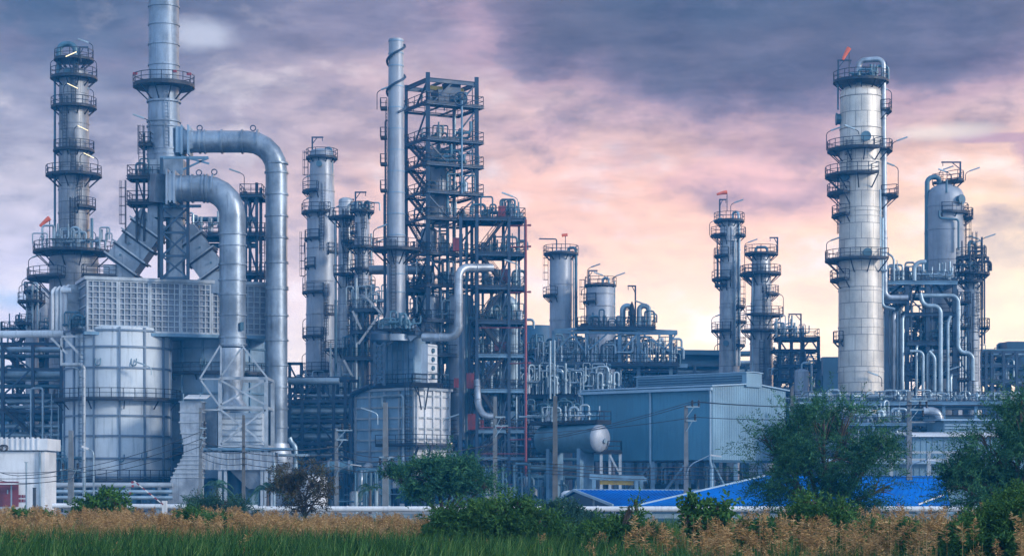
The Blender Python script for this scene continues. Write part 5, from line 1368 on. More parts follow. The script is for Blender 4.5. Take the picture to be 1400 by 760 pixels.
column('distillation_column', 'shorter of the two slim columns right of centre, ringed by four full platforms', 1041, 285,
  [(560, 16.5), (430, 15), (405, 14), (350, 13)], 'clad_s', dome=.3,
  plats=[(347, 23, 0, 360), (374, 27, 0, 360), (402, 24, -70, 40), (431, 30, -140, 50), (452, 28, 0, 360), (375, 30, 110, 240), (540, 25, -150, -30)],
  ladders=[(-85, 402, 374), (-80, 452, 402), (-110, 374, 347), (-95, 540, 475)],
  pipes=[([(-8, 0, 348), (-8, 0, 338), (8, 0, 338), (8, 0, 346)], 1.9, 'pipe_d'), ([(16, -.9, 475), (16, -.9, 485), (60, -.9, 486)], 2.0, 'rib'), ([(-13, -.9, 520), (-13, -.9, 380)], 1.2)],
  davits=[(22, 347, 22, -11)], lamps=[(-23, 374, 40, 1), (30, 431, 26, -1), (-22, 540, 20, 1), (22, 470, 22, 1)], bands=[362, 390, 415, 470, 500])
# frame right of twin columns
g = Grid(1066, 280, 0); 
th = thing('steel_structure', 'steel frame with railed top deck between the slim columns and the tall pale column', 'steel frame', g.p(3, 2, 0))
for px in (1066, 1082, 1098, 1119):
    for yy in (280, 284): mb = MB(); mb.hbeam(W(px, 560, yy), W(px, 460, yy), .4); part('post', mb, M['steel'], th)
for py, xa, xb in ((461, 1064, 1120), (477, 1060, 1118), (498, 1064, 1120), (517, 1064, 1110), (535, 1064, 1100)):
    gg = Grid(xa, 279.6, 0); floor_part(th, gg, 0, gg.a(xb-xa), 0, 4.6, Z(py, 279.6), 'steel', py in (461, 517), py in (461, 517, 498))
for a, b in (((1099, 475), (1108, 463)), ((1108, 463), (1118, 478)), ((1099, 496), (1108, 480)), ((1106, 480), (1118, 500)), ((1066, 465), (1074, 477)), ((1068, 535), (1082, 518)), ((1106, 502), (1114, 516))): brace_part(th, W(*a, 279.4), W(*b, 279.4), .2)
davit(th, X(1095, 279.4), 279.4, Z(498, 280), 6.8, -1.7)
pipework('domed pots and pipes on the railed top deck right of the slim columns', (X(1080, 281.6), 281.6, Z(461, 279.6)+.06), 4.2, 2, 3.2, 13, 90)
pipework('pipes on the middle deck right of the slim columns', (X(1085, 281.6), 281.6, Z(498, 279.6)+.06), 4.4, 2, 2.0, 12, 91)
pipework('dense pipes on the lower deck right of the slim columns', (X(1084, 281.6), 281.6, Z(517, 279.6)+.06), 4.4, 2, 1.8, 12, 92)
vessel('column_vessel', 'short drum standing low in the steel frame right of the slim columns', W(1096, 600, 278.8), 1.0, 0, Z(504, 278.8), 'shell', bands=4)
for i, (xa, xb, pt) in enumerate(((1120, 1132, 493), (1122, 1148, 489), (1131, 1149, 491))):
    pass
mb = MB(); a = W(1134, 500, 312); mb.box((a.x, 312, Z(490, 312)/2), (3.2, 8, Z(490, 312))); mb.box((a.x-1.2, 309.5, Z(515, 312)/2), (2.6, 2.6, Z(515, 312)))
solid('dark_building', mb, M['far'], 'dark blue block building between the steel frame and the tall pale column', 'building')

# ================================================================== RIGHT: tall pale column
Yc = 246
column('distillation_column', 'tallest pale cladded column on the right, with a thick side pipe and an orange windsock', 1177, Yc,
  [(540, 31), (340, 30), (260, 29), (128, 28)], 'clad', dome=.42, seg=56,
  plats=[(112, 38, 0, 360), (206, 46, 105, 300), (241, 49, 115, 290), (206, 43, -35, 20), (265, 46, 120, 230), (268, 51, -30, 30), (295, 40, 130, 230), (356, 49, 110, 310), (383, 42, 130, 230), (152, 42, -30, 30), (466, 38, 160, 210)],
  ladders=[(180, 265, 241), (170, 295, 265), (-130, 241, 206), (185, 383, 356), (185, 320, 295)],
  lamps=[(-47, 206, 24, 1, False), (42, 152, 26, -1), (51, 268, 38, -1), (43, 206, 10, 1), (-47, 356, 24, 1), (22, 530, 12, -1, False, -3.2), (-8, 189, 4, -1, False, -2.6)],
  pipes=[([(-3, 0, 128), (-3, 0, 83), (29, -.8, 83), (31, -1.0, 408), (62, -1.0, 408)], 3.7, 'alu'), ([(23, -1.6, 262), (23, -1.6, 372), (32, -1.6, 372)], 1.7), ([(27, -1.2, 300), (27, -1.2, 420), (44, -1.2, 424)], 2.2, 'galv'),
         ([(-31, .2, 150), (-31, .2, 112)], 1.2, 'pipe_d')],
  davits=[(-31, 112, 29, 18), (34, 112, 26, -.2)], bands=[133, 177, 224, 290, 297, 342, 398, 448, 508, 356], man=[(-88, 192, .62), (178, 163, .75), (-85, 349, .55), (-140, 245, .5)])
windsock(1161, 66, Yc-1, 46, 'orange windsock high on the head platform of the tall pale right-hand column', 200-258)
pipework('small vents and valves on the head platform of the tall pale column', (X(1186, Yc-1.2), Yc-1.2, Z(112, Yc)), 2.6, 1, 1.9, 7, 94, None, 'pipework', 'pipe_d')
# vertical pipe bundle right of column
for i, px in enumerate((1209, 1213, 1218, 1222, 1227, 1231)):
    yy = 250+(i % 3)*.7; mb = MB(); mb.tube(fillet([W(px, 556, yy), W(px, 430-(i*5) % 14, yy), W(px+6, 426-(i*5) % 14, yy+2)], .5, 3), .2+.08*(i % 2), 10)
    solid('riser_pipe', mb, M['alu' if i % 2 else 'galv'], 'one of the parallel vertical pipes close to the right flank of the tall pale column', 'pipe', 'vertical pipes beside the tall pale column')
# big steel frame
g = Grid(1240, 250, 0)
th = thing('steel_tower', 'broad steel frame full of pipes between the tall pale column and fat domed column', 'steel tower', g.p(3, 2, 0))
for px, pt in ((1212, 376), (1240, 365), (1268, 380), (1305, 380)):
    for yy in (250, 257): mb = MB(); mb.hbeam(W(px, 690, yy), W(px, pt, yy), .5, .5, .09); part('post', mb, M['steel'], th)
for i, (py, xa, xb) in enumerate(((384, 1210, 1309), (427, 1236, 1309), (467, 1240, 1309), (508, 1236, 1309), (545, 1196, 1312), (410, 1206, 1240))):
    gg = Grid(xa, 249.6, 0); floor_part(th, gg, 0, gg.a(xb-xa), 0, 7.6, Z(py, 249.6), 'steel' if py != 384 else 'steel_l', py not in (427,), py in (384, 467, 508, 545), beam=.45, cover=.4)
for a, b in (((1242, 425), (1256, 390)), ((1268, 425), (1252, 390)), ((1242, 465), (1264, 430)), ((1268, 465), (1250, 432)), ((1244, 500), (1268, 470)), ((1270, 505), (1246, 472)), ((1244, 540), (1266, 512)), ((1214, 405), (1236, 388)), ((1280, 388), (1300, 420))): brace_part(th, W(*a, 253), W(*b, 253), .26, 'dark')
stair_part(th, W(1244, 466, 252), W(1266, 428, 252)); stair_part(th, W(1244, 468, 252), W(1266, 505, 252)); stair_part(th, W(1266, 510, 252), W(1246, 543, 252))
lamp(th, X(1290, 249), 249.4, Z(545, 250), 3.2, 1.2, False, 'galv')
for i, (pa, pb, xx, yy, r_) in enumerate(((560, 392, 1206, 249.4, .14), (560, 430, 1234, 249.2, .2), (545, 392, 1246, 251, .12), (560, 470, 1253, 249.3, .16), (540, 388, 1274, 251.5, .13), (560, 510, 1300, 249.3, .18), (560, 400, 1312, 255, .16), (560, 440, 1320, 254, .12), (560, 380, 1338, 255.4, .1))):
    mb = MB(); mb.tube(fillet([W(xx, pa, yy), W(xx, pb+4, yy), W(xx+4, pb, yy+1.2)], .4, 3), r_, 8); solid('riser_pipe', mb, M['galv' if i % 2 else 'alu'], 'one of the thin vertical pipes standing in the right steel frame', 'pipe', 'thin vertical pipes in the right frame')
q = thing('access_tower', 'narrow dark scaffold tower with three small decks at the right of the fat domed column', 'steel tower', (X(1318, 252), 252, 0))
for px in (1309, 1324):
    for yy in (251, 253.4): mb = MB(); mb.beam((X(px, yy), yy, 0), W(px, 395, yy), .2); part('post', mb, M['steel'], q)
for py in (412, 446, 482, 518):
    gg = Grid(1306, 250.6, 0); floor_part(q, gg, 0, gg.a(21), 0, 3.2, Z(py, 250.6), 'dark', beam=.22)
for a, b in (((1309, 480), (1324, 448)), ((1324, 516), (1309, 484)), ((1309, 446), (1324, 414)), ((1309, 552), (1324, 520))): brace_part(q, W(*a, 250.9), W(*b, 250.9), .12)
ladder(q, X(1328, 251), 251.2, Z(545, 251), Z(412, 251), 0, True)
for i, (px, py) in enumerate(((1222, 384), (1252, 384), (1285, 384), (1255, 467), (1290, 467), (1260, 508), (1290, 508))):
    pipework(['pipe loops at the left of the top deck beside the tall pale column', 'dark-railed pipes in the middle of the top deck, right frame', 'pipes at the right of the top deck before the fat domed column', 'pipes at the left of the middle deck, right frame', 'dark valves at the right of the middle deck, right frame', 'pipes at the left of the lower deck, right frame', 'pipes at the right of the lower deck, right frame'][i],
             (X(px, 252), 252, Z(py, 249.6)+.06), 2.8, 3, 2.7, 10, 600+i, 'pipework in the right frame', 'pipework', 'galv' if i < 3 else 'pipe_d')
pipesR = [([(1258, 401), (1262, 418), (1286, 418), (1286, 560)], .42, 'pale pipe bending down through the middle of the right steel frame'),
          ([(1252, 404), (1310, 404), (1310, 482), (1330, 482), (1330, 520)], .4, 'pale pipe stepping down past the right post of the right steel frame'),
          ([(1268, 540), (1268, 484), (1276, 478)], .32, 'short curved riser low in the right steel frame, left one'), ([(1278, 540), (1278, 488), (1270, 480)], .32, 'short curved riser low in the right steel frame, right one'),
          ([(1222, 384), (1222, 352), (1213, 346), (1204, 346)], .2, 'thin pipe arching from the tall pale column onto the top deck'),
          ([(1250, 384), (1250, 364), (1257, 358), (1266, 358)], .42, 'stubby bent pipe end entering the fat domed column low on its left'),
          ([(1262, 545), (1262, 480), (1244, 480)], .3, 'riser bending left on the lower deck of the right steel frame'), ([(1296, 560), (1296, 440), (1300, 432)], .3, 'straight riser before the right post of the right steel frame')]
for i, (pp, r_, lb) in enumerate(pipesR):
    yy = 248.6 + (i % 3)*.5; q = thing('insulated_pipe', lb, 'pipe', W(*pp[-1], yy)); pipe_part(q, [W(a, b, yy) for a, b in pp], r_*.66, r_*2.2, 'galv', 14, 'pipe_run', 3.2)
# fat domed column
Yf = 262
column('distillation_column', 'fat grey domed column with a pipe arch and long lamp arm at its top', 1292, Yf,
  [(560, 26), (280, 26), (270, 25.5)], 'shell', dome=.72, seg=56,
  plats=[(247, 26, -60, 120), (292, 32, -110, 45), (298, 38, -30, 30), (430, 34, -140, -20)],
  pipes=[([(-8, 0, 255), (-8, -.3, 243), (-25, -.3, 243), (-26.5, -.5, 500)], 3.3, 'pipe_d'), ([(-4, -2.7, 250), (-4, -2.7, 268)], 1.6, 'pipe_d'), ([(-14, -2.75, 292), (-14, -2.75, 302), (12, -2.75, 304), (12, -2.75, 345)], 1.5, 'pipe_d')],
  davits=[(21, 247, 25, -26)], lamps=[(9, 247, 8, -1), (28, 247, 10, 1), (-8, 247, 12, 1)], bands=[283, 315, 356, 400, 450], man=[(-55, 276, .62)], ladders=[(0, 380, 298)])
column('distillation_column', 'slim column with a dark boxed platform head, right beside the fat domed column', 1329, 256,
  [(545, 13), (520, 11), (370, 10.5)], 'clad_s', dome=.3,
  plats=[(374, 24, 0, 360), (352, 22, 60, 300), (385, 21, 90, 300), (350, 20, -60, 60), (448, 24, -40, 40)],
  pipes=[([(5, 0, 370), (5, 0, 334), (-4, 0, 328), (-4, 0, 372)], 2.2, 'pipe_d'), ([(12, -.6, 480), (12, -.6, 325)], 1.4, 'steel'), ([(17, 0, 470), (17, 0, 335)], 1.2, 'steel'), ([(-15, -.4, 540), (-15, -.4, 400)], 2.6, 'alu'), ([(-15, -.5, 385), (-15, -.5, 330)], .9, 'dark')],
  lamps=[(12, 350, 22, 1), (14, 350, 20, -1), (-6, 350, 14, 1)], bands=[400, 425, 450, 480, 505], ladders=[(-60, 448, 374), (-90, 374, 330)], davits=[(22, 374, 22, -6)])
pipework('dark crowded pipes on the boxed platform head of the slim column beside the fat one', (X(1324, 254), 253.6, Z(374, 256)), 2.6, 1, 2.7, 9, 96, None, 'pipework', 'dark')
# far right rack & block
rack('pipe_rack', 'pale pipe rack at the right edge in front of the dark block', 1336, 1420, 262, 6, (1340, 1348, 1356, 1372, 1390, 1410), (481, 500, 520, 545), [((1358, 543), (1372, 522)), ((1374, 500), (1388, 483))])
for i, (py, r_) in enumerate(((479, .2), (485, .3), (505, .2), (523, .3), (540, .25))):
    mb = MB(); mb.tube([W(1334, py, 264), W(1450, py, 264)], r_, 10); solid('process_pipe', mb, M['galv' if i % 2 else 'pipe_d'], 'one of the level pipes on the rack at the right edge', 'pipe', 'pipes on the right edge rack')
pipework('pipe tangle on the rack at the right edge', (X(1364, 262), 264, Z(520, 262)+.2), 4, 3, 3.2, 12, 97)
mb = MB(); mb.box((X(1406, 272), 276, Z(516, 272)/2+Z(466, 272)/2), (5.2, 6, Z(466, 272)-Z(516, 272))); mb.beam(W(1374, 502, 270), W(1440, 498, 270), 3, 1.2); mb.beam(W(1378, 510, 270), W(1440, 510, 270), 4, 1.6)
for px in (1384, 1402): mb.box((X(px, 272), 274, Z(514, 272)/2), (.6, .6, Z(514, 272)))
solid('dark_block', mb, M['far'], 'dark blue boxy unit on legs at the right edge of the photo', 'process unit')
# low rack across the right
th = rack('pipe_rack', 'long pale low pipe rack running across the foot of the tall pale column', 1085, 1440, 236, 5, (1104, 1150, 1220, 1290, 1334, 1380, 1420), (553, 580, 612), [((1180, 612), (1216, 582)), ((1150, 556), (1178, 580)), ((1335, 610), (1352, 582))], 'steel_l')
gg = Grid(1086, 235.4, 0); floor_part(th, gg, 0, gg.a(330), 0, 6, Z(549, 235.4), 'steel_l', True, True, beam=.4)
for i, (py, r_) in enumerate(((551, .22), (558, .2), (571, .3), (578, .2), (588, .28), (596, .4), (604, .2), (616, .3))):
    mb = MB(); mb.tube([W(1085, py, 237+i % 3), W(1450, py, 237+i % 3)], r_, 10); solid('process_pipe', mb, M['rib' if i % 3 == 0 else 'galv'], 'one of the level pipes on the long low rack below the tall pale column', 'pipe', 'pipes on the long low rack')
nm = ['far left', 'left', 'left middle', 'middle', 'right middle', 'right', 'far right', 'outermost right']
for i, px in enumerate((1110, 1145, 1180, 1215, 1250, 1285, 1325, 1370)):
    pipework('%s cluster of small valves standing on the long low rack deck' % nm[i], (X(px, 236.5), 237, Z(549, 235.4)+.06), 4, 3, 1.3, 11, 620+i, 'valves on the long low rack', 'pipework', 'galv')
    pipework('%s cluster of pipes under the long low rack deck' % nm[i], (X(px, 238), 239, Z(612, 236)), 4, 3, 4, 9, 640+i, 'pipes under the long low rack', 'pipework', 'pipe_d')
q = thing('insulated_pipe', 'pale pipe turning down at the right part of the long low rack', 'pipe', W(1286, 592, 234)); pipe_part(q, [W(1262, 562, 234), W(1284, 562, 234), W(1284, 595, 234)], .5, 1.2, 'alu', 14, 'pipe_run')
# low sheds on the right
def low_shed(label, px0, px1, Y, depth, py_b, py_e, py_r, roofmat, wallmat, group=None, louvre=False):
    x0, x1 = X(px0, Y), X(px1, Y); th = thing('low_shed', label, 'shed', ((x0+x1)/2, Y+depth/2, 0), group)
    ze, zr = Z(py_e, Y), Z(py_r, Y)
    mb = MB(); mb.box(((x0+x1)/2, Y+depth/2, ze/2), (x1-x0, depth, ze)); 
    for i in range(int((x1-x0)/.6)): mb.box((x0+.3+i*.6, Y-.03, ze/2), (.1, .055, ze-.05))
    part('wall', mb, M[wallmat], th)
    mb = MB(); mb.hexa([(x0-.4, Y-.6, ze+.01), (x1+.4, Y-.6, ze+.01), (x1+.4, Y+depth+.4, zr), (x0-.4, Y+depth+.4, zr), (x0-.4, Y-.6, ze+.18), (x1+.4, Y-.6, ze+.18), (x1+.4, Y+depth+.4, zr+.17), (x0-.4, Y+depth+.4, zr+.17)])
    part('roof', mb, M[roofmat], th)
    if louvre:
        for j in range(6):
            mb = MB(); z = ze*.99-(j+1)*ze*.035; mb.box(((x0+x1)/2, Y-.12, z), (x1-x0-.2, .12, ze*.016)); part('louvre', mb, M['trim'], th)
    return th
low_shed('louvred pale blue shed behind the right foreground tree', 1290, 1430, 226, 9, 690, 575, 571, 'trim', 'sheet_l', None, True)
low_shed('plain pale blue shed with a gently bowed white roof behind the concrete pole', 1248, 1420, 216, 8, 690, 597, 590, 'white', 'sheet_l')
low_shed('low pale canopy shed between the two big foreground trees', 1140, 1340, 206, 6, 690, 634, 628, 'trim', 'sheet_l')
th = thing('white_portal', 'white steel portal frame standing before the low canopy shed', 'steel frame', (X(1260, 203), 203, 0))
for px in (1218, 1270, 1296):
    mb = MB(); mb.box((X(px, 203), 203, Z(618, 203)/2), (.35, .35, Z(618, 203))); part('post', mb, M['rib'], th)
for py in (618, 628): brace_part(th, W(1150, py, 203), W(1330, py, 203), .22, 'rib')
# blue roofed sheds
Yr = 150
def blue_shed(label, pts_front, ridge_py, depth_back, Y, group='bright blue shed roofs'): pass
def roof_slab(mb, a, b, c, d, t=.1):
    for i in range(1, 40):
        q0, q1 = a.lerp(b, i/40), d.lerp(c, i/40); mb.beam(q0+Vector((0, 0, t+.02)), q1+Vector((0, 0, t+.02)), .07, .05)
    up = Vector((0, 0, t)); mb.hexa([a, b, c, d, a+up, b+up, c+up, d+up])
# left blue shed: eave in front, hip at left
Y0, Y1 = 168, 176
th = thing('blue_shed', 'smaller blue-roofed shed with an open left gable, in front of the hoist portal', 'shed', (X(850, Y0), Y0+4, 0), 'bright blue shed roofs')
a, b, c, d = W(838, 692, Y0), W(1010, 692, Y0), W(1010, 672, Y1), W(784, 671, Y1)
mb = MB(); roof_slab(mb, a, b, c, d); rf = part('roof', mb, M['roof_b'], th)
e_ = W(752, 690, Y1+7); f_ = W(960, 690, Y1+7); mb = MB(); roof_slab(mb, d, c, f_, e_); part('back_slope', mb, M['roof_b'], th)
mb = MB(); mb.beam(a+Vector((0, -.06, .08)), d+Vector((0, -.06, .1)), .12, .22); mb.beam(d+Vector((0, 0, .12)), c+Vector((0, 0, .12)), .14, .14); part('ridge_trim', mb, M['trim'], rf)
mb = MB(); mb.beam(d+Vector((-.05, 0, .05)), e_, .12, .2); part('barge_board', mb, M['trim'], rf)
for q in (a, b, W(920, 692, Y0), e_, (d+a)/2):
    mb = MB(); mb.box((q[0]+.1, q[1]+.3, (q[2])/2), (.18, .18, q[2])); part('post', mb, M['galv'], th)
mb = MB(); q = d.lerp(a, .02); mb.add([a+Vector((.2, .3, -.1)), d+Vector((.2, 0, -.15)), e_+Vector((.3, 0, -.1)), Vector((e_.x+.3, e_.y, 0)), Vector((a.x+.2, a.y+.3, 0))], [(0,1,2,3,4)]); mb.box(((a.x+b.x)/2, Y0+3, .8), (b.x-a.x-1, .15, 1.6)); part('wall', mb, M['far'], th)
# right large blue shed
Y0, Y1 = 158, 166
th = thing('blue_shed', 'larger blue-roofed shed with a long sloping left verge, in front of the raised shed', 'shed', (X(1080, Y0), Y0+4, 0), 'bright blue shed roofs')
a, b, c, d = W(872, 692, Y0), W(1300, 692, Y0), W(1290, 652, Y1), W(1046, 652, Y1)
mb = MB(); roof_slab(mb, a, b, c, d); rf = part('roof', mb, M['roof_b'], th)
e_ = W(1046, 690, Y1+8); f_ = W(1290, 690, Y1+8); mb = MB(); roof_slab(mb, d, c, f_, e_); part('back_slope', mb, M['roof_b'], th)
mb = MB(); mb.beam(a+Vector((0, -.06, .1)), d+Vector((0, -.06, .12)), .1, .16); part('ridge_trim', mb, M['trim'], rf)
mb = MB(); mb.beam(W(1256, 689, Y0-.1), W(1290, 676, Y0+2), .1, .1); part('verge_strip', mb, M['white'], rf)
mb = MB(); mb.box(((a.x+b.x)/2, Y0+.5, a.z/2-.1), (b.x-a.x-1.5, .15, a.z-.2)); part('wall', mb, M['far'], th)
for px in (890, 960, 1030, 1100, 1170, 1240, 1295):
    mb = MB(); mb.box((X(px, Y0), Y0+.2, a.z/2-.05), (.16, .16, a.z-.05)); part('post', mb, M['galv'], th)
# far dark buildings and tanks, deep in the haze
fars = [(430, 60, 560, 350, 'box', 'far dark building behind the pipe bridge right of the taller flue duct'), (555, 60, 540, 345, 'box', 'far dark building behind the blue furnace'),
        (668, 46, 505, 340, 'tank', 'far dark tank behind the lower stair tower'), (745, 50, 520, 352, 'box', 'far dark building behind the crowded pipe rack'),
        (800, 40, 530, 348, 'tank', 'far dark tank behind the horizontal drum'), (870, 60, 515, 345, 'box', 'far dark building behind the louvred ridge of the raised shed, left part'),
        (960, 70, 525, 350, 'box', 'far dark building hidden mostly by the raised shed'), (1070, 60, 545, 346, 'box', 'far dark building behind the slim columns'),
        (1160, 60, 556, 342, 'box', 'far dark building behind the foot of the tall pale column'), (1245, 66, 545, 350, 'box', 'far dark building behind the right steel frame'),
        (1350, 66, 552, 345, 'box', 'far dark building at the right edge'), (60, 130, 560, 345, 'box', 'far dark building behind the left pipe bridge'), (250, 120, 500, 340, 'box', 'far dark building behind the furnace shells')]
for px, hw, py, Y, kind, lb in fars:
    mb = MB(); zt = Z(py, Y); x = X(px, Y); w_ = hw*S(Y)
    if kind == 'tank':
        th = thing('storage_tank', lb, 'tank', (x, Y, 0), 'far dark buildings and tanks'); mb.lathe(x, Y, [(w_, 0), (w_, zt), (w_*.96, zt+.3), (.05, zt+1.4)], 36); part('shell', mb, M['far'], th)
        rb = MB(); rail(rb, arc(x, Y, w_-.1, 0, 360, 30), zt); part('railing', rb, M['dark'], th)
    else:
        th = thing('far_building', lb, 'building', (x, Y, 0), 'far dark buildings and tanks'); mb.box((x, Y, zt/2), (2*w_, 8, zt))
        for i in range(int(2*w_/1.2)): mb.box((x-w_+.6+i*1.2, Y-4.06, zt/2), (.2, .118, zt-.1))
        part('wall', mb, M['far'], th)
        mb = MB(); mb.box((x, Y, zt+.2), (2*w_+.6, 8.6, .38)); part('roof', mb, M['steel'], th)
# ground-level clutter rows so that the yard is busy from the side too
rr_ = random.Random(99); spots = [(400, 238), (450, 240), (505, 228), (640, 226), (690, 228), (900, 240), (1010, 246), (1110, 230), (1165, 228), (1225, 226), (1130, 262), (960, 262), (330, 236), (245, 236), (130, 240), (20, 240)]
near_of = ['before the pipe bridge right of the taller flue duct', 'beside the dark bending duct', 'at the foot of the ribbed furnace', 'below the red cabinets', 'under the stair tower front', 'behind the raised shed', 'behind the gable of the raised shed', 'under the low rack, far left', 'under the low rack, left', 'under the low rack near the concrete pole', 'behind the dark blue block', 'deep behind the shed ridge', 'behind the fan frame', 'behind the hooded vent', 'behind the pale furnace shell', 'behind the white building']
for i, (px, Y) in enumerate(spots):
    pipework('ground-level pipes and pots ' + near_of[i], (X(px, Y), Y, 0), 5, 3, 5.5, 12, 700+i, None, 'pipework', 'pipe_d')

# ---- secondary steel: thin frames packed with pipes that fill the gaps between the main units
def clutter_frame(label, xa, xb, Y, depth, rows, seed, mat='steel', pm='pipe_d', posts=None, lab2=None):
    r0 = random.Random(seed); k = S(Y); n = posts or max(2, int((xb-xa)*k/3.2)+1)
    th = thing('steel_structure', label, 'steel frame', (X((xa+xb)/2, Y), Y+depth/2, 0), 'secondary steel frames')
    pxs = [xa + (xb-xa)*i/(n-1) + r0.uniform(-2, 2)*(0 < i < n-1) for i in range(n)]
    for px in pxs:
        for yy in (Y, Y+depth):
            mb = MB(); mb.beam((X(px, Y), yy, 0), (X(px, Y), yy, Z(rows[0]-r0.choice((0, 0, 6, 12)), Y)), .26); part('post', mb, M[mat], th)
    for j, py in enumerate(rows):
        gg = Grid(xa, Y-.2, 0); floor_part(th, gg, 0, gg.a(xb-xa), 0, depth+.4, Z(py, Y), mat, j < 3, j < 3, beam=.3)
        if j:
            for i in range(n-1):
                if r0.random() < .55:
                    a, b = ((pxs[i], rows[j-1]+2), (pxs[i+1], py-1)) if r0.random() < .5 else ((pxs[i+1], rows[j-1]+2), (pxs[i], py-1))
                    brace_part(th, W(*a, Y-.05), W(*b, Y-.05), .15, mat)
    if (xb-xa)*k > 5 and len(rows) > 2:
        for j in range(len(rows)-1): stair_part(th, (X(xa+8, Y), Y+.6, Z(rows[j], Y)) if j % 2 else (X(xa+8, Y)+2.6, Y+.6, Z(rows[j], Y)), (X(xa+8, Y)+2.6, Y+.6, Z(rows[j+1], Y)) if j % 2 else (X(xa+8, Y), Y+.6, Z(rows[j+1], Y)), .8)
    for j, py in enumerate(rows):
        w_ = (xb-xa)*k
        pipework('pipes and valves, %s level from the top, ' % lev[j] + lab2, (X((xa+xb)/2, Y), Y+depth/2, Z(py, Y)+.06), w_*.95, depth*.8, 2.6, int(w_*2.2)+4, seed*10+j, 'pipework on secondary frames', 'pipework', pm if (j+seed) % 2 else 'galv')
clutter_frame('thin steel frame deep behind the left pipe bridge', 2, 88, 262, 6, (452, 486, 520, 556, 592), 11, lab2='frame behind the left pipe bridge')
clutter_frame('thin steel frame behind the pipe bridge right of the taller flue duct', 398, 480, 262, 6, (532, 560, 590, 622), 12, lab2='frame behind the middle pipe bridge')
clutter_frame('thin steel frame behind the lower half of the braced tower', 566, 640, 256, 6, (420, 455, 490, 526, 562, 600), 13, lab2='frame behind the braced tower')
clutter_frame('thin steel frame behind the lower half of the stair tower', 640, 716, 258, 6, (452, 486, 520, 556, 592, 628), 14, lab2='frame behind the stair tower')
clutter_frame('thin steel frame between the stair tower and the lone pale column', 722, 800, 272, 6, (480, 510, 540, 570), 15, lab2='frame left of the lone pale column')
clutter_frame('thin steel frame behind the yellow-railed frame', 800, 925, 282, 6, (478, 506, 532), 16, lab2='frame behind the yellow-railed frame')
clutter_frame('thin steel frame under the dark flat duct behind the shed', 930, 1062, 316, 6, (520, 545), 17, lab2='frame under the dark flat duct')
clutter_frame('thin steel frame behind the slim columns at right of centre', 1052, 1122, 296, 6, (505, 530, 560), 18, lab2='frame behind the slim columns')
clutter_frame('thin steel frame behind the pipes of the right steel frame', 1204, 1310, 268, 6, (402, 440, 478, 515), 19, lab2='frame behind the right steel frame')
clutter_frame('thin steel frame at the right edge behind the pale pipe rack', 1334, 1420, 276, 6, (492, 520, 548), 20, lab2='frame at the right edge')
clutter_frame('thin low steel frame in front of the foot of the tall pale column', 1100, 1240, 228, 4, (578, 606, 636), 21, 'steel_l', 'galv', lab2='low frame before the tall pale column')
clutter_frame('thin steel frame to the left of the horizontal drum', 722, 752, 240, 5, (600, 626, 652), 22, lab2='frame left of the horizontal drum')
# risers climbing through the braced tower and beside the clustered columns
for i, (px, pa, pb, yy, r_) in enumerate(((592, 300, 690, 243, .16), (601, 190, 520, 244, .13), (612, 230, 640, 242, .2), (622, 140, 480, 243.5, .12), (638, 297, 690, 241, .17), (646, 160, 400, 243, .12), (660, 345, 690, 241, .15), (672, 391, 690, 242, .2), (684, 391, 660, 241.5, .13), (706, 345, 690, 240.5, .12))):
    mb = MB(); mb.tube(fillet([W(px, pb, yy), W(px, pa+6, yy), W(px+5, pa+4, yy+1)], .4, 3), r_, 8); solid('riser_pipe', mb, M['galv' if i % 2 else 'pipe_d'], 'one of the vertical pipes climbing through the braced tower and stair tower', 'pipe', 'vertical pipes in the braced tower')
for i, (px, pa, pb) in enumerate(((452, 470, 640), (459, 410, 640), (466, 500, 640), (481, 430, 600), (487, 380, 600))):
    mb = MB(); mb.tube([W(px, pb, 258), W(px, pa, 258)], .14+.04*(i % 3), 8); solid('riser_pipe', mb, M['pipe_d' if i % 2 else 'galv'], 'one of the vertical pipes in front of the clustered columns', 'pipe', 'vertical pipes at the clustered columns')
# ================================================================== FOREGROUND
# --- white pipeline along the fence line
Yp = 142
mb = MB(); mb.tube([(X(330, Yp), Yp, Z(695.5, Yp)), (X(1460, Yp), Yp, Z(695.5, Yp))], .2, 14)
for px in range(360, 1440, 57): mb.tube([(X(px, Yp), Yp, Z(695.5, Yp)), (X(px, Yp)+.12, Yp, Z(695.5, Yp))], .235, 14)
solid('pipeline', mb, M['white'], 'long white level pipeline on short stands behind the reeds', 'pipe')
mb = MB(); mb.beam((X(330, Yp), Yp+.2, Z(705, Yp)), (X(1460, Yp), Yp+.2, Z(705, Yp)), .1, .32)
solid('guard_rail', mb, M['galv'], 'long pale guard rail below the white pipeline', 'guard rail')
for px in range(346, 1440, 76):
    mb = MB(); zz = Z(699, Yp); mb.box((X(px, Yp), Yp+.42, zz/2), (.22, .22, zz)); mb.box((X(px, Yp), Yp+.1, zz-.08), (.5, .7, .1)); solid('pipe_stand', mb, M['galv'], 'one of the short stands carrying the long white pipeline', 'pipe support', 'stands under the long white pipeline')
Yq = 160
mb = MB(); mb.tube([(X(72, Yq), Yq, Z(691, Yq)), (X(352, Yq), Yq, Z(693, Yq))], .2, 12); solid('pipeline', mb, M['white'], 'shorter white level pipe in front of the furnace shell at the left', 'pipe')
for px in range(80, 350, 45):
    mb = MB(); zz = Z(694, Yq); mb.box((X(px, Yq), Yq+.1, zz/2), (.25, .25, zz)); mb.box((X(px, Yq), Yq, zz+.03), (.4, .5, .06))
    solid('pipe_stand', mb, M['galv'], 'one of the short stands under the shorter white pipe at the left', 'pipe support', 'stands under the left white pipe')

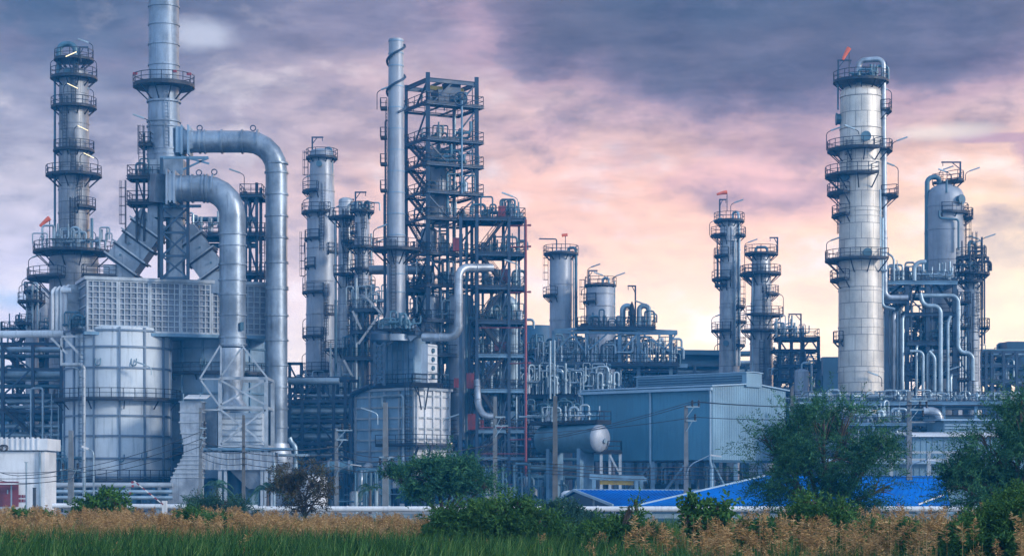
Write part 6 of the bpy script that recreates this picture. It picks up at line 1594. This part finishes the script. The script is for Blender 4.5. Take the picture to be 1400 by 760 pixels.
# --- utility poles
def pole(label, px, pt, Y, wpx, mat='concrete', arms=(), lampd=None, cap=False):
    th = thing('utility_pole', label, 'pole', (X(px, Y), Y, 0), 'utility poles along the fence line')
    k = S(Y); w_ = wpx*k*.82; zt = Z(pt, Y); mb = MB(); x = X(px, Y)
    mb.hexa([(x-w_*.6, Y-w_*.6, 0), (x+w_*.6, Y-w_*.6, 0), (x+w_*.6, Y+w_*.6, 0), (x-w_*.6, Y+w_*.6, 0), (x-w_*.42, Y-w_*.42, zt), (x+w_*.42, Y-w_*.42, zt), (x+w_*.42, Y+w_*.42, zt), (x-w_*.42, Y+w_*.42, zt)])
    if cap: mb.hexa([(x-w_*.42, Y-w_*.42, zt), (x+w_*.42, Y-w_*.42, zt), (x+w_*.42, Y+w_*.42, zt), (x-w_*.42, Y+w_*.42, zt), (x-w_*.3, Y-w_*.4, zt+.1), (x+w_*.4, Y-w_*.4, zt+.35), (x+w_*.4, Y+w_*.4, zt+.35), (x-w_*.3, Y+w_*.4, zt+.1)])
    part('post', mb, M[mat], th)
    for (py, dx0, dx1, ins) in arms:
        z = Z(py, Y); mb = MB(); mb.beam((x+dx0*k, Y-w_*.6, z), (x+dx1*k, Y-w_*.6, z), .1, .12); mb.beam((x, Y-w_*.6, z-.9), (x+dx1*k*.6, Y-w_*.6, z), .05)
        ca = part('crossarm', mb, M['galv'], th)
        for dx, up in ins:
            mb = MB(); c = (x+dx*k, Y-w_*.6); s_ = 1 if up else -1
            mb.lathe(*c, sorted([(.04, z), (.11, z+s_*.1), (.07, z+s_*.2), (.12, z+s_*.3), (.07, z+s_*.4), (.1, z+s_*.5), (.03, z+s_*.58)], key=lambda q: q[1]), 10); part('insulator', mb, M['wire'], ca)
    if lampd:
        py0, dx, py1 = lampd; a = Vector((x, Y-w_*.5, Z(py0, Y))); b = Vector((x+dx*k, Y-.8, Z(py1, Y))); s_ = 1 if dx > 0 else -1
        mb = MB(); mb.tube(fillet([a, a+Vector((dx*k*.12, -.1, (b.z-a.z)*.55)), b], .8, 5), .05, 8); ar = part('lamp_arm', mb, M['galv'], th)
        mb = MB(); mb.beam(b, b+Vector((s_*.9, -.1, -.12)), .2, .12); part('lamp_head', mb, M['white'], ar)
    return th
PY = 172
pole('concrete pole in front of the pale furnace shell, carrying cable bundles', 97, 588, 168, 8, 'concrete', [(642, -14, 14, [(-10, True), (10, True)])])
pole('thin pale pole just right of the hooded vent duct', 274, 557, 170, 5, 'concrete', [(585, 0, 9, [(6, True)]), (598, 0, 9, [(6, True)])])
pole('dark bare wooden pole before the fan frame', 333, 567, 150, 5, 'wood')
pole('pale pole with a cross frame and a lamp arm at the dark bending duct', 460, 585, 170, 6, 'concrete', [(588, 0, 22, [(8, True), (18, True)]), (601, 0, 16, [(15, True)])], (652, 20, 635))
pole('thick concrete pole standing before the blue ribbed furnace', 527, 550, 150, 9, 'concrete', [(625, -8, 10, [(-7, False), (9, False)])])
pole('pale concrete pole in front of the stair tower, behind the dark bush', 677, 542, 165, 7, 'concrete', [(570, 0, 14, [(12, False)]), (582, 0, 18, [(8, True), (16, False)])])
pole('tan pole without arms in front of the horizontal drum', 759, 541, 158, 8, 'wood')
pole('concrete pole with two bracket arms and a lamp in front of the raised shed', 938, 554, 172, 7, 'concrete', [(556, 0, 18, [(8, True), (17, True)]), (575, 0, 14, [(12, True)])], (652, 32, 622))
pole('tan pole with a slanting top at the right gable edge of the raised shed', 1083, 531, 172, 6, 'wood', cap=True)
pole('tall concrete pole between the two big foreground trees', 1243, 535, 165, 8, 'concrete', [(548, 0, 24, [(14, False), (23, False)]), (560, 0, 20, [(18, False)])], (642, 22, 628))
th = thing('street_lamp', 'slim street lamp with one arm before the foot of the pale furnace shell', 'lamp', (X(128, 175), 175, 0))
mb = MB(); mb.tube([(X(128, 175), 175, 0), W(128, 622, 175)], .08, 8); part('post', mb, M['galv'], th)
mb = MB(); mb.tube(fillet([W(128, 622, 175), W(127, 616, 175), W(120, 613, 175)], .3, 3), .05, 6); part('arm', mb, M['galv'], th)
mb = MB(); mb.beam(W(121, 613.5, 175), W(112, 610, 175), .28, .16); part('lamp_head', mb, M['white'], th)
for i, (px, pt, Y) in enumerate(((115, 645, 178), (36, 632, 180), (47, 667, 170), (487, 672, 150), (515, 671, 150), (375, 630, 190))):
    mb = MB(); mb.tube([(X(px, Y), Y, 0), W(px, pt, Y)], .14 if i != 1 else .08, 8); mb.tube([W(px, pt, Y), W(px, pt-.8, Y)], .18, 8)
    solid('bollard_post', mb, M['wood' if i == 2 else 'galv'], ['short pale pipe stub right of the concrete pole at the furnace shell', 'slim grey post before the white building wall', 'short dark post before the white building wall', 'short pale post left of the thick concrete pole', 'short pale post just left beside the foot of the thick concrete pole', 'slim pale post before the cone foot of the taller flue duct'][i], 'post')
# --- wires
def wire(pts, label, group, sag=.6, r=.028):
    mb = MB()
    for a, b in zip(pts, pts[1:]):
        a = Vector(a); b = Vector(b); L = (b-a).length; s_ = sag*(L/30)**1.3
        mb.tube([a.lerp(b, i/10)+Vector((0, 0, -4*s_*(i/10)*(1-i/10))) for i in range(11)], r, 5, False)
    solid('power_line', mb, M['wire'], label, 'cable', group)
wire([W(738, 600, 170), W(945, 549, 171.4), W(1256, 553, 164.3), W(1480, 545, 164)], 'left one of two upper overhead cables on the raised shed pole', 'overhead cables')
wire([W(742, 602, 171), W(955, 549, 171.4), W(1266, 553, 164.3), W(1480, 548, 165)], 'right one of two upper overhead cables on the raised shed pole', 'overhead cables')
wire([W(720, 592, 171), W(950, 570, 171.4), W(1261, 566, 164.3), W(1480, 560, 165)], 'lower overhead cable hung from the second arm of the raised shed pole', 'overhead cables')
for i in range(4): wire([W(677, 626+i*5, 164), W(759, 634+i*4.5, 157.5), W(938, 638+i*5.5, 171), W(1083, 640+i*5, 171.5), W(1243, 652+i*7, 164), W(1480, 650+i*8, 165)], 'one of four low parallel cables strung past the raised shed poles', 'low parallel cables', .35)
for i in range(4): wire([W(274, 600+i*8, 169.5), W(333, 610+i*8, 149.5), W(460, 610+i*9, 169.5), W(527, 624+i*6, 149.3), W(677, 606+i*10, 164.4)], 'one of four cables strung between the poles before the furnaces', 'cables between the left poles', .5)
for i in range(3): wire([W(-60, 640+i*10, 160), W(97, 642+i*6, 167.4), W(274, 590+i*10, 169.4)], 'one of three cables sagging past the white building wall', 'cables before the white building', 1.2)
for i in range(2): wire([W(-40, 625+i*12, 158), W(24, 650+i*10, 166), W(97, 640+i*14, 167.4)], 'one of two deeply sagging cables before the white building', 'sagging cables before the white building', 1.6)
mb = MB(); q = W(3, 612, 165); mb.tube([q+Vector((.25*math.cos(i*.7), .05*i, .25*math.sin(i*.7))) for i in range(24)], .05, 5); solid('cable_coil', mb, M['wire'], 'small black cable coil at the left edge before the white parapet', 'cable coil')

# --- barrier
th = thing('barrier_gate', 'red and white striped barrier arm raised in front of the furnace shell foot', 'barrier', (X(224, 150), 150, 0))
mb = MB(); mb.box((X(225, 150), 150, Z(684, 150)/2), (.35, .35, Z(684, 150))); part('post', mb, M['white'], th)
a = W(224, 690, 149.7); b = W(183, 657, 149.7); 
arm = MB(); arm.beam(a, b, .06, .075); am_ = part('arm', arm, M['white'], th)
for i in range(0, 10, 2):
    mb = MB(); mb.beam(a.lerp(b, i/10+.02), a.lerp(b, i/10+.11), .07, .085); part('red_band', mb, M['red'], am_)
for px, py in ((181, 659), (181.5, 664), (178, 674)):
    mb = MB(); mb.box(W(px, py, 149.6), (.16, .1, .16)); part('reflector', mb, M['red'], th)

# ------------------------------------------------------------------ vegetation
rng = np.random.default_rng(5)
from mathutils import noise as mnoise
def np_mesh(name, V, faces_per, nv, mat, off=(0, 0, 0)):
    """V: (n, nv, 3) copies of one small leaf outline; faces_per: list of index tuples."""
    n = len(V); v = (V.reshape(-1, 3) - np.array(off)).astype(np.float32)
    me = bpy.data.meshes.new(name); me.vertices.add(len(v)); me.vertices.foreach_set('co', v.ravel())
    loops = []; starts = []; tot = 0
    base = np.arange(n)*nv
    per = [np.array(f) for f in faces_per]
    allp = np.concatenate(per); ls = np.array([len(f) for f in per])
    loop = (base[:, None] + allp[None, :]).ravel()
    sizes = np.tile(ls, n); st = np.concatenate([[0], np.cumsum(sizes)[:-1]])
    me.loops.add(len(loop)); me.loops.foreach_set('vertex_index', loop.astype(np.int32))
    me.polygons.add(len(sizes)); me.polygons.foreach_set('loop_start', st.astype(np.int32))
    me.update(calc_edges=True); me.validate(); me.materials.append(mat)
    return me
def unit(a): return a/np.maximum(np.linalg.norm(a, axis=-1, keepdims=True), 1e-9)
def sprays(P, D, L, m, lw, ll, droop=.25):
    """Feathery twigs: m leaf pairs along each twig starting at P in direction D."""
    n = len(P); s = (np.arange(m)+.5)/m
    D = unit(D); side = unit(np.cross(D, rng.normal(size=D.shape)))
    pos = P[:, None, :] + D[:, None, :]*(L[:, None]*s[None, :])[..., None]
    pos[..., 2] -= droop*(L[:, None]*s[None, :]**2)
    out = []
    for k in (-1, 1):
        d = unit(D[:, None, :]*.75 + k*side[:, None, :] + rng.normal(0, .35, size=(n, m, 3)))
        w_ = unit(np.cross(d, rng.normal(size=(n, m, 3))))
        l_ = ll*rng.uniform(.6, 1.25, (n, m, 1)); ww = lw*rng.uniform(.7, 1.2, (n, m, 1))
        q = np.stack([pos, pos+d*l_*.5+w_*ww, pos+d*l_, pos+d*l_*.5-w_*ww], axis=2)
        out.append(q.reshape(-1, 4, 3))
    return np.concatenate(out)
def crown_points(blobs, n, clump=.9, thr=-.12, seed=0):
    wts = np.array([b[3]*b[4]*b[5] for b in blobs])**.8; wts /= wts.sum()
    pts = []; dirs = []
    off = Vector((seed*7.3, seed*3.1, seed*1.7))
    while len(pts) < n:
        i = rng.choice(len(blobs), p=wts); b = blobs[i]
        d = rng.normal(size=3); d /= np.linalg.norm(d); u = rng.random()**.42
        p = np.array(b[:3]) + d*u*np.array(b[3:6])
        if p[2] < .15: continue
        if mnoise.noise(Vector(p)/clump + off) < thr: continue
        pts.append(p); dirs.append(d*np.array((1, 1, .7)) + np.array((0, 0, .25)) + rng.normal(0, .3, 3))
    return np.array(pts), np.array(dirs)
LEAF = {
 'dark': leaf_material('dark_tree_leaves', [(.007, .036, .028), (.020, .080, .052), (.046, .145, .070), (.11, .25, .09)]),
 'mid': leaf_material('bush_leaves', [(.010, .040, .018), (.026, .085, .030), (.055, .14, .04), (.11, .22, .06)]),
 'bright': leaf_material('bright_shrub_leaves', [(.02, .06, .02), (.045, .12, .03), (.08, .19, .04)]),
 'brown': leaf_material('dry_tree_leaves', [(.02, .032, .028), (.045, .05, .036), (.085, .07, .045), (.05, .085, .045)]),
 'blue': leaf_material('hazy_shrub_leaves', [(.014, .05, .045), (.03, .085, .07), (.05, .12, .085)]),
 'grass': leaf_material('reed_leaves', [(.003, .014, .010), (.010, .042, .020), (.024, .085, .028), (.06, .15, .045), (.20, .29, .11)], .55, .3),
 'under': leaf_material('under_reed_leaves', [(.010, .045, .014), (.030, .095, .026), (.07, .15, .04), (.17, .20, .07)], .6, .3),
 'plume': leaf_material('dry_reed_plumes', [(.08, .048, .022), (.23, .14, .06), (.41, .265, .12), (.58, .43, .24)], .9, .3),
 'palm': leaf_material('palm_leaves', [(.03, .075, .055), (.06, .13, .08), (.10, .18, .10)]),
}
def plant(name, label, cat, px, Y, blobs_px, n, L, m, lw, ll, mat, trunk=.16, group=None, thr=-.12, clump=.9, droop=.25, depth=.8, limbs=True, branch_r=.05, seed=1, trunk_px=None, fringe=0):
    """blobs_px: (px, py, rx px, ry px[, dy m])"""
    k = S(Y); base = Vector((X(trunk_px or px, Y), Y, 0)); th = thing(name, label, cat, base, group)
    r0 = random.Random(seed)
    blobs = []
    for b in blobs_px:
        dy = b[4] if len(b) > 4 else r0.uniform(-.35, .35)*b[2]*k
        blobs.append((X(b[0], Y), Y+dy, Z(b[1], Y), b[2]*k, b[2]*k*depth, b[3]*k))
    if limbs:
        mb = MB(); zlow = min(b[2]-b[5]*.6 for b in blobs); fork = max(.3, min(zlow, 1.4)); f = base + Vector((r0.uniform(-.1, .1), 0, fork))
        mb.tube([base, base.lerp(f, .5)+Vector((.05, 0, 0)), f], trunk, 8, True, True, [trunk*1.25, trunk, trunk*.85]); tr = part('trunk', mb, M['bark'], th)
        for b in blobs:
            c = Vector(b[:3]); mid = f.lerp(c, .5) + Vector((r0.uniform(-.2, .2), r0.uniform(-.2, .2), r0.uniform(0, .3)))
            mb = MB(); mb.tube([f+Vector((0, 0, -.1)), mid, c], branch_r, 6, True, True, [trunk*.6, trunk*.4, branch_r*.6])
            for j in range(9):
                d = Vector((r0.gauss(0, 1), r0.gauss(0, 1), r0.gauss(.3, .8))).normalized(); s_ = mid.lerp(c, r0.random())
                e = c + Vector((d.x*b[3], d.y*b[4], d.z*b[5]))*.85; mb.tube([s_, s_.lerp(e, .5)+Vector((0, 0, .08)), e], .02, 4, True, True, [branch_r*.6, branch_r*.4, .008])
            part('limb', mb, M['bark'], th)
    P, D = crown_points(blobs, n, clump, thr, seed)
    V = sprays(P, D, L*rng.uniform(.5, 1.3, n), m, lw, ll, droop)
    if fringe:
        P2, D2 = crown_points(blobs, fringe*6, clump, -1, seed+50)
        far = np.array([min(np.linalg.norm((q-np.array(b[:3]))/np.array(b[3:6])) for b in blobs) for q in P2])
        o_ = np.argsort(-far)[:fringe]
        V = np.concatenate([V, sprays(P2[o_], D2[o_]+np.array((0, 0, .25)), L*rng.uniform(1.2, 2.4, fringe), m*2, lw*.9, ll*.9, droop*.7)])
    V = V[V[:, :, 2].min(axis=1) > .03]
    me = np_mesh('crown', V, [(0, 1, 2, 3)], 4, LEAF[mat], tuple(base)); o = bpy.data.objects.new('crown', me); o.parent = th; C.objects.link(o)
    return th
plant('feathery_tree', 'big feathery dark green tree in front of the right part of the larger blue shed', 'tree', 1128, 84,
  [(1130, 625, 62, 52), (1100, 600, 44, 36), (1160, 590, 42, 30), (1070, 625, 38, 30), (1185, 640, 36, 40), (1130, 672, 78, 34), (1055, 655, 26, 30), (1205, 605, 22, 12), (1045, 600, 20, 9), (1125, 568, 26, 14), (1165, 562, 16, 9), (1215, 665, 20, 20), (1090, 575, 16, 10)],
  2100, .82, 9, .02, .18, 'dark', .2, 'big feathery trees', .09, 1.1, .3, .8, fringe=340)
plant('feathery_tree', 'big feathery dark green tree cut by the right edge of the photo', 'tree', 1390, 78,
  [(1395, 625, 60, 48), (1345, 655, 40, 34), (1320, 668, 26, 26), (1405, 575, 32, 34), (1398, 540, 12, 24), (1435, 600, 44, 60), (1360, 615, 30, 24), (1312, 640, 18, 10), (1375, 680, 80, 24), (1450, 660, 50, 50), (1345, 597, 14, 8)],
  3100, .8, 9, .02, .17, 'dark', .2, 'big feathery trees', .08, 1.1, .3, .8, seed=2, fringe=320)
plant('umbrella_tree', 'dark spreading tree with a flat layered crown in front of the blue furnace', 'tree', 607, 96,
  [(585, 650, 30, 14), (620, 643, 28, 14), (650, 660, 26, 10), (552, 655, 22, 10), (600, 662, 40, 12), (536, 650, 12, 7), (572, 676, 18, 9), (628, 672, 26, 10), (668, 662, 10, 7), (600, 636, 18, 7), (555, 670, 10, 5)],
  1700, .6, 7, .026, .19, 'dark', .13, None, -.04, .7, .15, .9, seed=3, fringe=90)
plant('thin_tree', 'thin half-bare brownish tree in front of the cone foot of the taller flue duct', 'tree', 415, 100,
  [(400, 650, 24, 14), (430, 655, 22, 18), (415, 672, 34, 18), (390, 665, 16, 12), (445, 675, 14, 14), (410, 640, 14, 7), (420, 690, 28, 10)],
  620, .6, 6, .026, .16, 'brown', .1, None, .02, .6, .2, .9, seed=4, branch_r=.045)
plant('leafy_bush', 'large dense dark bush in the middle of the reeds, below the umbrella tree', 'bush', 690, 52,
  [(690, 718, 48, 30), (640, 715, 36, 24), (735, 722, 34, 26), (605, 725, 24, 20), (690, 695, 28, 14), (660, 735, 70, 24), (740, 740, 40, 20), (715, 690, 14, 8)],
  3000, .42, 7, .018, .12, 'mid', .07, 'bushes among the reeds', -.16, .35, .2, .8, seed=5)
plant('leafy_bush', 'low dark bush with an upright vine tip, left of the brown reeds on the right', 'bush', 860, 48,
  [(855, 724, 30, 14), (825, 728, 30, 9), (884, 728, 22, 11), (862, 702, 6, 16), (868, 690, 3, 9), (850, 742, 54, 14)],
  1300, .38, 7, .018, .11, 'mid', .05, 'bushes among the reeds', -.16, .3, .2, .8, seed=6)
plant('leafy_bush', 'broad-leaved vine clump above the reeds, below the pole of the raised shed', 'bush', 962, 46,
  [(942, 692, 8, 9), (950, 700, 12, 10), (966, 706, 16, 10), (984, 698, 8, 10), (990, 690, 5, 6), (972, 722, 24, 18), (938, 684, 4, 5)],
  260, .3, 4, .04, .14, 'mid', .04, 'bushes among the reeds', -.3, .3, .2, .8, seed=7)
plant('leafy_bush', 'rounded dark bush standing in the reeds under the big feathery tree', 'bush', 1118, 47,
  [(1118, 700, 24, 10), (1142, 708, 22, 8), (1096, 706, 18, 7), (1115, 728, 40, 18), (1105, 688, 12, 4), (1150, 696, 10, 4)],
  900, .42, 7, .018, .11, 'mid', .05, 'bushes among the reeds', -.14, .3, .2, .8, seed=8)
plant('leafy_bush', 'wide dark bush with fan-like sprays at the lower right corner', 'bush', 1372, 40,
  [(1360, 720, 40, 16), (1325, 735, 30, 14), (1385, 705, 28, 18), (1402, 690, 22, 14), (1345, 750, 60, 18), (1410, 735, 40, 34), (1380, 684, 10, 7)],
  3200, .36, 7, .014, .1, 'mid', .06, 'bushes among the reeds', -.08, .3, .12, .9, seed=9)
plant('leafy_bush', 'bright green shrub rising above the left reeds before the furnace shell', 'bush', 140, 76,
  [(130, 690, 12, 10), (150, 684, 12, 9), (162, 692, 10, 9), (115, 698, 12, 9), (142, 700, 26, 12)],
  480, .5, 6, .04, .16, 'bright', .05, 'shrubs along the fence', -.2, .5, .2, .9, seed=10)
plant('leafy_bush', 'blue-green ferny shrub between the hooded vent and the dark wooden pole', 'bush', 292, 84,
  [(280, 692, 18, 8), (305, 690, 14, 8), (295, 700, 34, 10), (268, 696, 10, 6), (330, 700, 20, 7)],
  620, .6, 7, .02, .16, 'blue', .05, 'shrubs along the fence', -.15, .5, .1, .9, seed=11)
plant('leafy_bush', 'hazy green shrub right of the large dense dark bush', 'bush', 775, 70,
  [(770, 702, 24, 12), (795, 705, 18, 11), (752, 706, 18, 12), (780, 715, 36, 12)],
  900, .4, 6, .024, .13, 'blue', .05, 'shrubs along the fence', -.16, .4, .2, .9, seed=12)
for i, (px, py, rx, ry, Y, lb) in enumerate(((40, 712, 20, 12, 62, 'dark green clump in the brown reeds near the left edge'), (300, 722, 18, 12, 58, 'dark green clump in the brown reeds below the ferny shrub'), (265, 712, 18, 9, 60, 'olive clump in the brown reeds left of the ferny shrub'),
      (1040, 735, 26, 14, 46, 'green clump in the right reeds left of the rounded dark bush'), (1220, 735, 28, 16, 44, 'green clump in the right reeds between the two big trees'))):
    plant('reed_clump_bush', lb, 'bush', px, Y, [(px, py, rx, ry), (px+rx*.6, py+6, rx*.6, ry), (px-rx*.6, py+6, rx*.6, ry)], 520, .36, 6, .02, .13, 'mid', .04, 'bushes among the reeds', -.15, .35, .2, .9, seed=20+i)
# palms
def palm(label, px, py, Y, r, seed):
    base = Vector((X(px, Y), Y, 0)); th = thing('palm_tree', label, 'palm', base, 'small palms in the plant yard'); r0 = random.Random(seed)
    top = W(px, py, Y); mb = MB(); mb.tube([base, base.lerp(top, .5), top], .12, 8, True, True, [.17, .13, .1]); part('trunk', mb, M['bark'], th)
    Vs = []
    for i in range(11):
        a = r0.uniform(0, 6.28); el_ = r0.uniform(.1, 1.2); n = 16; s = np.linspace(.05, 1, n)
        d = np.array((math.cos(a)*math.cos(el_), math.sin(a)*math.cos(el_), math.sin(el_)))
        p = np.array(top)[None, :] + d[None, :]*(s*r)[:, None]; p[:, 2] -= r*.75*s**2.2
        side = np.array((-math.sin(a), math.cos(a), 0))
        for k_ in (-1, 1):
            e = p + (side*k_)[None, :]*(r*.22*np.sin(np.pi*np.clip(s, .1, .95)))[:, None] + d[None, :]*r*.08; e[:, 2] -= r*.14
            w_ = d*r*.035
            Vs.append(np.stack([p-w_, e, p+w_, p+np.array((0, 0, .02))], axis=1))
    V = np.concatenate(Vs); me = np_mesh('crown', V, [(0, 1, 2, 3)], 4, LEAF['palm'], tuple(base)); o = bpy.data.objects.new('crown', me); o.parent = th; C.objects.link(o)
palm('small palm before the fan duct box, right of the hooded vent', 297, 664, 190, 1.9, 1)
palm('small palm beside the thin brownish tree, left of it', 366, 668, 190, 1.9, 2)
palm('small pale palm between the pale pole and the thick concrete pole', 506, 668, 180, 1.7, 3)

# reeds and grass
def grassfield(name, label, n, fx, fy, fh, width, mat, bend=.35, cat='grass', kind='stuff'):
    x, y = fx(n), None
    y = fy(n); xx = x*y; h = fh(n, x, y)
    keep = h > .2; xx, y, h = xx[keep], y[keep], h[keep]; n = len(xx)
    a = rng.uniform(0, 2*np.pi, n); b = bend*rng.uniform(.1, 1, n)*h
    lean = np.stack([np.cos(a)*b, np.sin(a)*b, np.zeros(n)], 1)
    base = np.stack([xx, y, np.zeros(n)], 1)
    wd = np.stack([np.cos(a+1.57), np.sin(a+1.57), np.zeros(n)], 1); wd[:, 0] = np.abs(wd[:, 0])*.6+.4
    wd = wd*(width*rng.uniform(.6, 1.3, n))[:, None]
    up = np.stack([np.zeros(n), np.zeros(n), h], 1)
    m1 = base + up*.55 + lean*.25; m2 = base + up*.85 + lean*.62; tip = base + up*.98 + lean*1.05
    V = np.stack([base-wd*.6, base+wd*.6, m1+wd*.55, m1-wd*.55, m2+wd*.35, m2-wd*.35, tip], axis=1)
    me = np_mesh(name, V, [(0, 1, 2, 3), (3, 2, 4, 5), (5, 4, 6)], 7, LEAF[mat]); o = bpy.data.objects.new(name, me); C.objects.link(o)
    return tag(o, label, cat, None, kind)
def pxof(x): return 700 + 2800*x
def lump(x, y, s=1.0):
    return np.array([mnoise.noise(Vector((q*60*s, w_*.35*s, 1.3))) for q, w_ in zip(x, y)])
ux = lambda n: rng.uniform(-.40, .40, n)
def hgreen(n, x, y):
    p = pxof(x); top = np.interp(p, [0, 300, 560, 640, 760, 900, 1050, 1400], [721, 721, 724, 733, 735, 745, 750, 754])
    z = CZ - (top-HZ)/F*39.0
    return z*rng.uniform(.66, 1.04, n) + .16*lump(x, y) + .12*lump(x, y, 4.0) - (y-38)*.004
grassfield('reed_grass', 'tall dark green reed grass along the bottom of the photo', 76000, ux, lambda n: rng.uniform(29, 45, n), hgreen, .02, 'grass')
def htall(n, x, y):
    return hgreen(n, x, y)*rng.uniform(.98, 1.14, n)
grassfield('reed_grass', 'scattered taller paler blades standing above the dark green reed grass', 5200, ux, lambda n: rng.uniform(31, 44, n), htall, .015, 'under', .5)
def hunder(n, x, y):
    return rng.uniform(.9, 1.8, n) + .35*lump(x, y, 1.5) + .15*lump(x, y, 4.0)
grassfield('reed_stems', 'yellowish green reed stems among the brown plumes', 87000, ux, lambda n: rng.uniform(41, 78, n), hunder, .018, 'under', .25)
# brown plumes
def plumes(name, label, n, x0, x1, y0, y1, z0, z1, size, dens):
    p = rng.uniform(x0, x1, n); x = (p-700)/F; y = rng.uniform(y0, y1, n)
    l = lump(x, y, 1.6); keep = (rng.random(n) < np.clip(.45+1.5*l, .06, 1)) & (rng.random(n) < np.interp(p + 60*l, dens[0], dens[1])); x, y, l, p = x[keep], y[keep], l[keep], p[keep]; n = len(x)
    zt = z0 + (z1-z0)*rng.random(n)**1.2*np.interp(p, [0, 330, 420, 560, 900, 1400], [1, .95, .72, .72, .8, 1]) + .2*l
    m = 90; L = size*rng.uniform(.7, 1.25, n)
    t_ = rng.random((n, m)); a = rng.uniform(0, 6.283, (n, m))
    lean = rng.normal(0, .12, (n, 2))
    px_ = (x*y)[:, None] + lean[:, :1]*t_; py_ = y[:, None] + lean[:, 1:]*t_; pz = zt[:, None] - L[:, None]*(1-t_)
    pos = np.stack([px_, py_, pz], -1)
    rad = .17*np.sin(np.pi*np.clip(t_*.85+.12, 0, 1)) + .02
    d = np.stack([np.cos(a)*rad, np.sin(a)*rad, rng.uniform(-.05, .10, (n, m))], -1)*(size/.4)*rng.uniform(.3, .85, (n, m, 1))
    w_ = unit(np.cross(d, rng.normal(size=d.shape)))*rng.uniform(.005, .012, (n, m, 1))
    V = np.stack([pos, pos+d*.6+w_, pos+d*1.15, pos+d*.6-w_], axis=2).reshape(-1, 4, 3)
    st = np.stack([np.stack([x*y-.005, y, 0*y], 1), np.stack([x*y+.005, y, 0*y], 1), np.stack([x*y+.003, y, zt], 1), np.stack([x*y-.003, y, zt], 1)], 1)
    me = np_mesh(name, np.concatenate([V, st]), [(0, 1, 2, 3)], 4, LEAF['plume']); o = bpy.data.objects.new(name, me); C.objects.link(o)
    tag(o, label, 'reeds', None, 'stuff')
plumes('brown_reeds', 'band of brown feathery reed plumes across the left half', 11500, -420, 640, 49, 76, 1.3, 2.1, .34, ([-420, 565, 600, 640], [1, 1, .15, 0]))
plumes('brown_reeds', 'few loose pale plumes standing inside the green reed grass', 900, -400, 1800, 36, 47, 1.2, 1.95, .3, ([-400, 1800], [.6, .6]))
plumes('brown_reeds', 'taller loose brown reed plumes across the right half', 4200, 840, 1820, 37, 60, 1.15, 2.35, .38, ([840, 900, 980, 1460], [.05, .4, .9, .9]))
grassfield('verge_grass', 'low green grass on the strip behind the reeds', 40000, ux, lambda n: rng.uniform(76, 135, n), lambda n, x, y: rng.uniform(.3, .9, n), .03, 'under', .4)
# far tree line closing the horizon
P = []; 
n = 9000
xs = rng.uniform(-330, 330, n); hh = 9 + 3*np.array([mnoise.noise(Vector((q*.03, 0, 0))) for q in xs]) + 2*np.array([mnoise.noise(Vector((q*.15, 3, 0))) for q in xs])
P = np.stack([xs, rng.uniform(480, 500, n), rng.random(n)**.7*hh], 1); D = rng.normal(size=(n, 3))
V = sprays(P, D, np.full(n, 2.2), 4, .4, 1.4, .1)
me = np_mesh('treeline', V, [(0, 1, 2, 3)], 4, LEAF['dark']); o = bpy.data.objects.new('treeline', me); C.objects.link(o); tag(o, 'far tree line along the horizon behind the plant', 'trees', None, 'stuff')
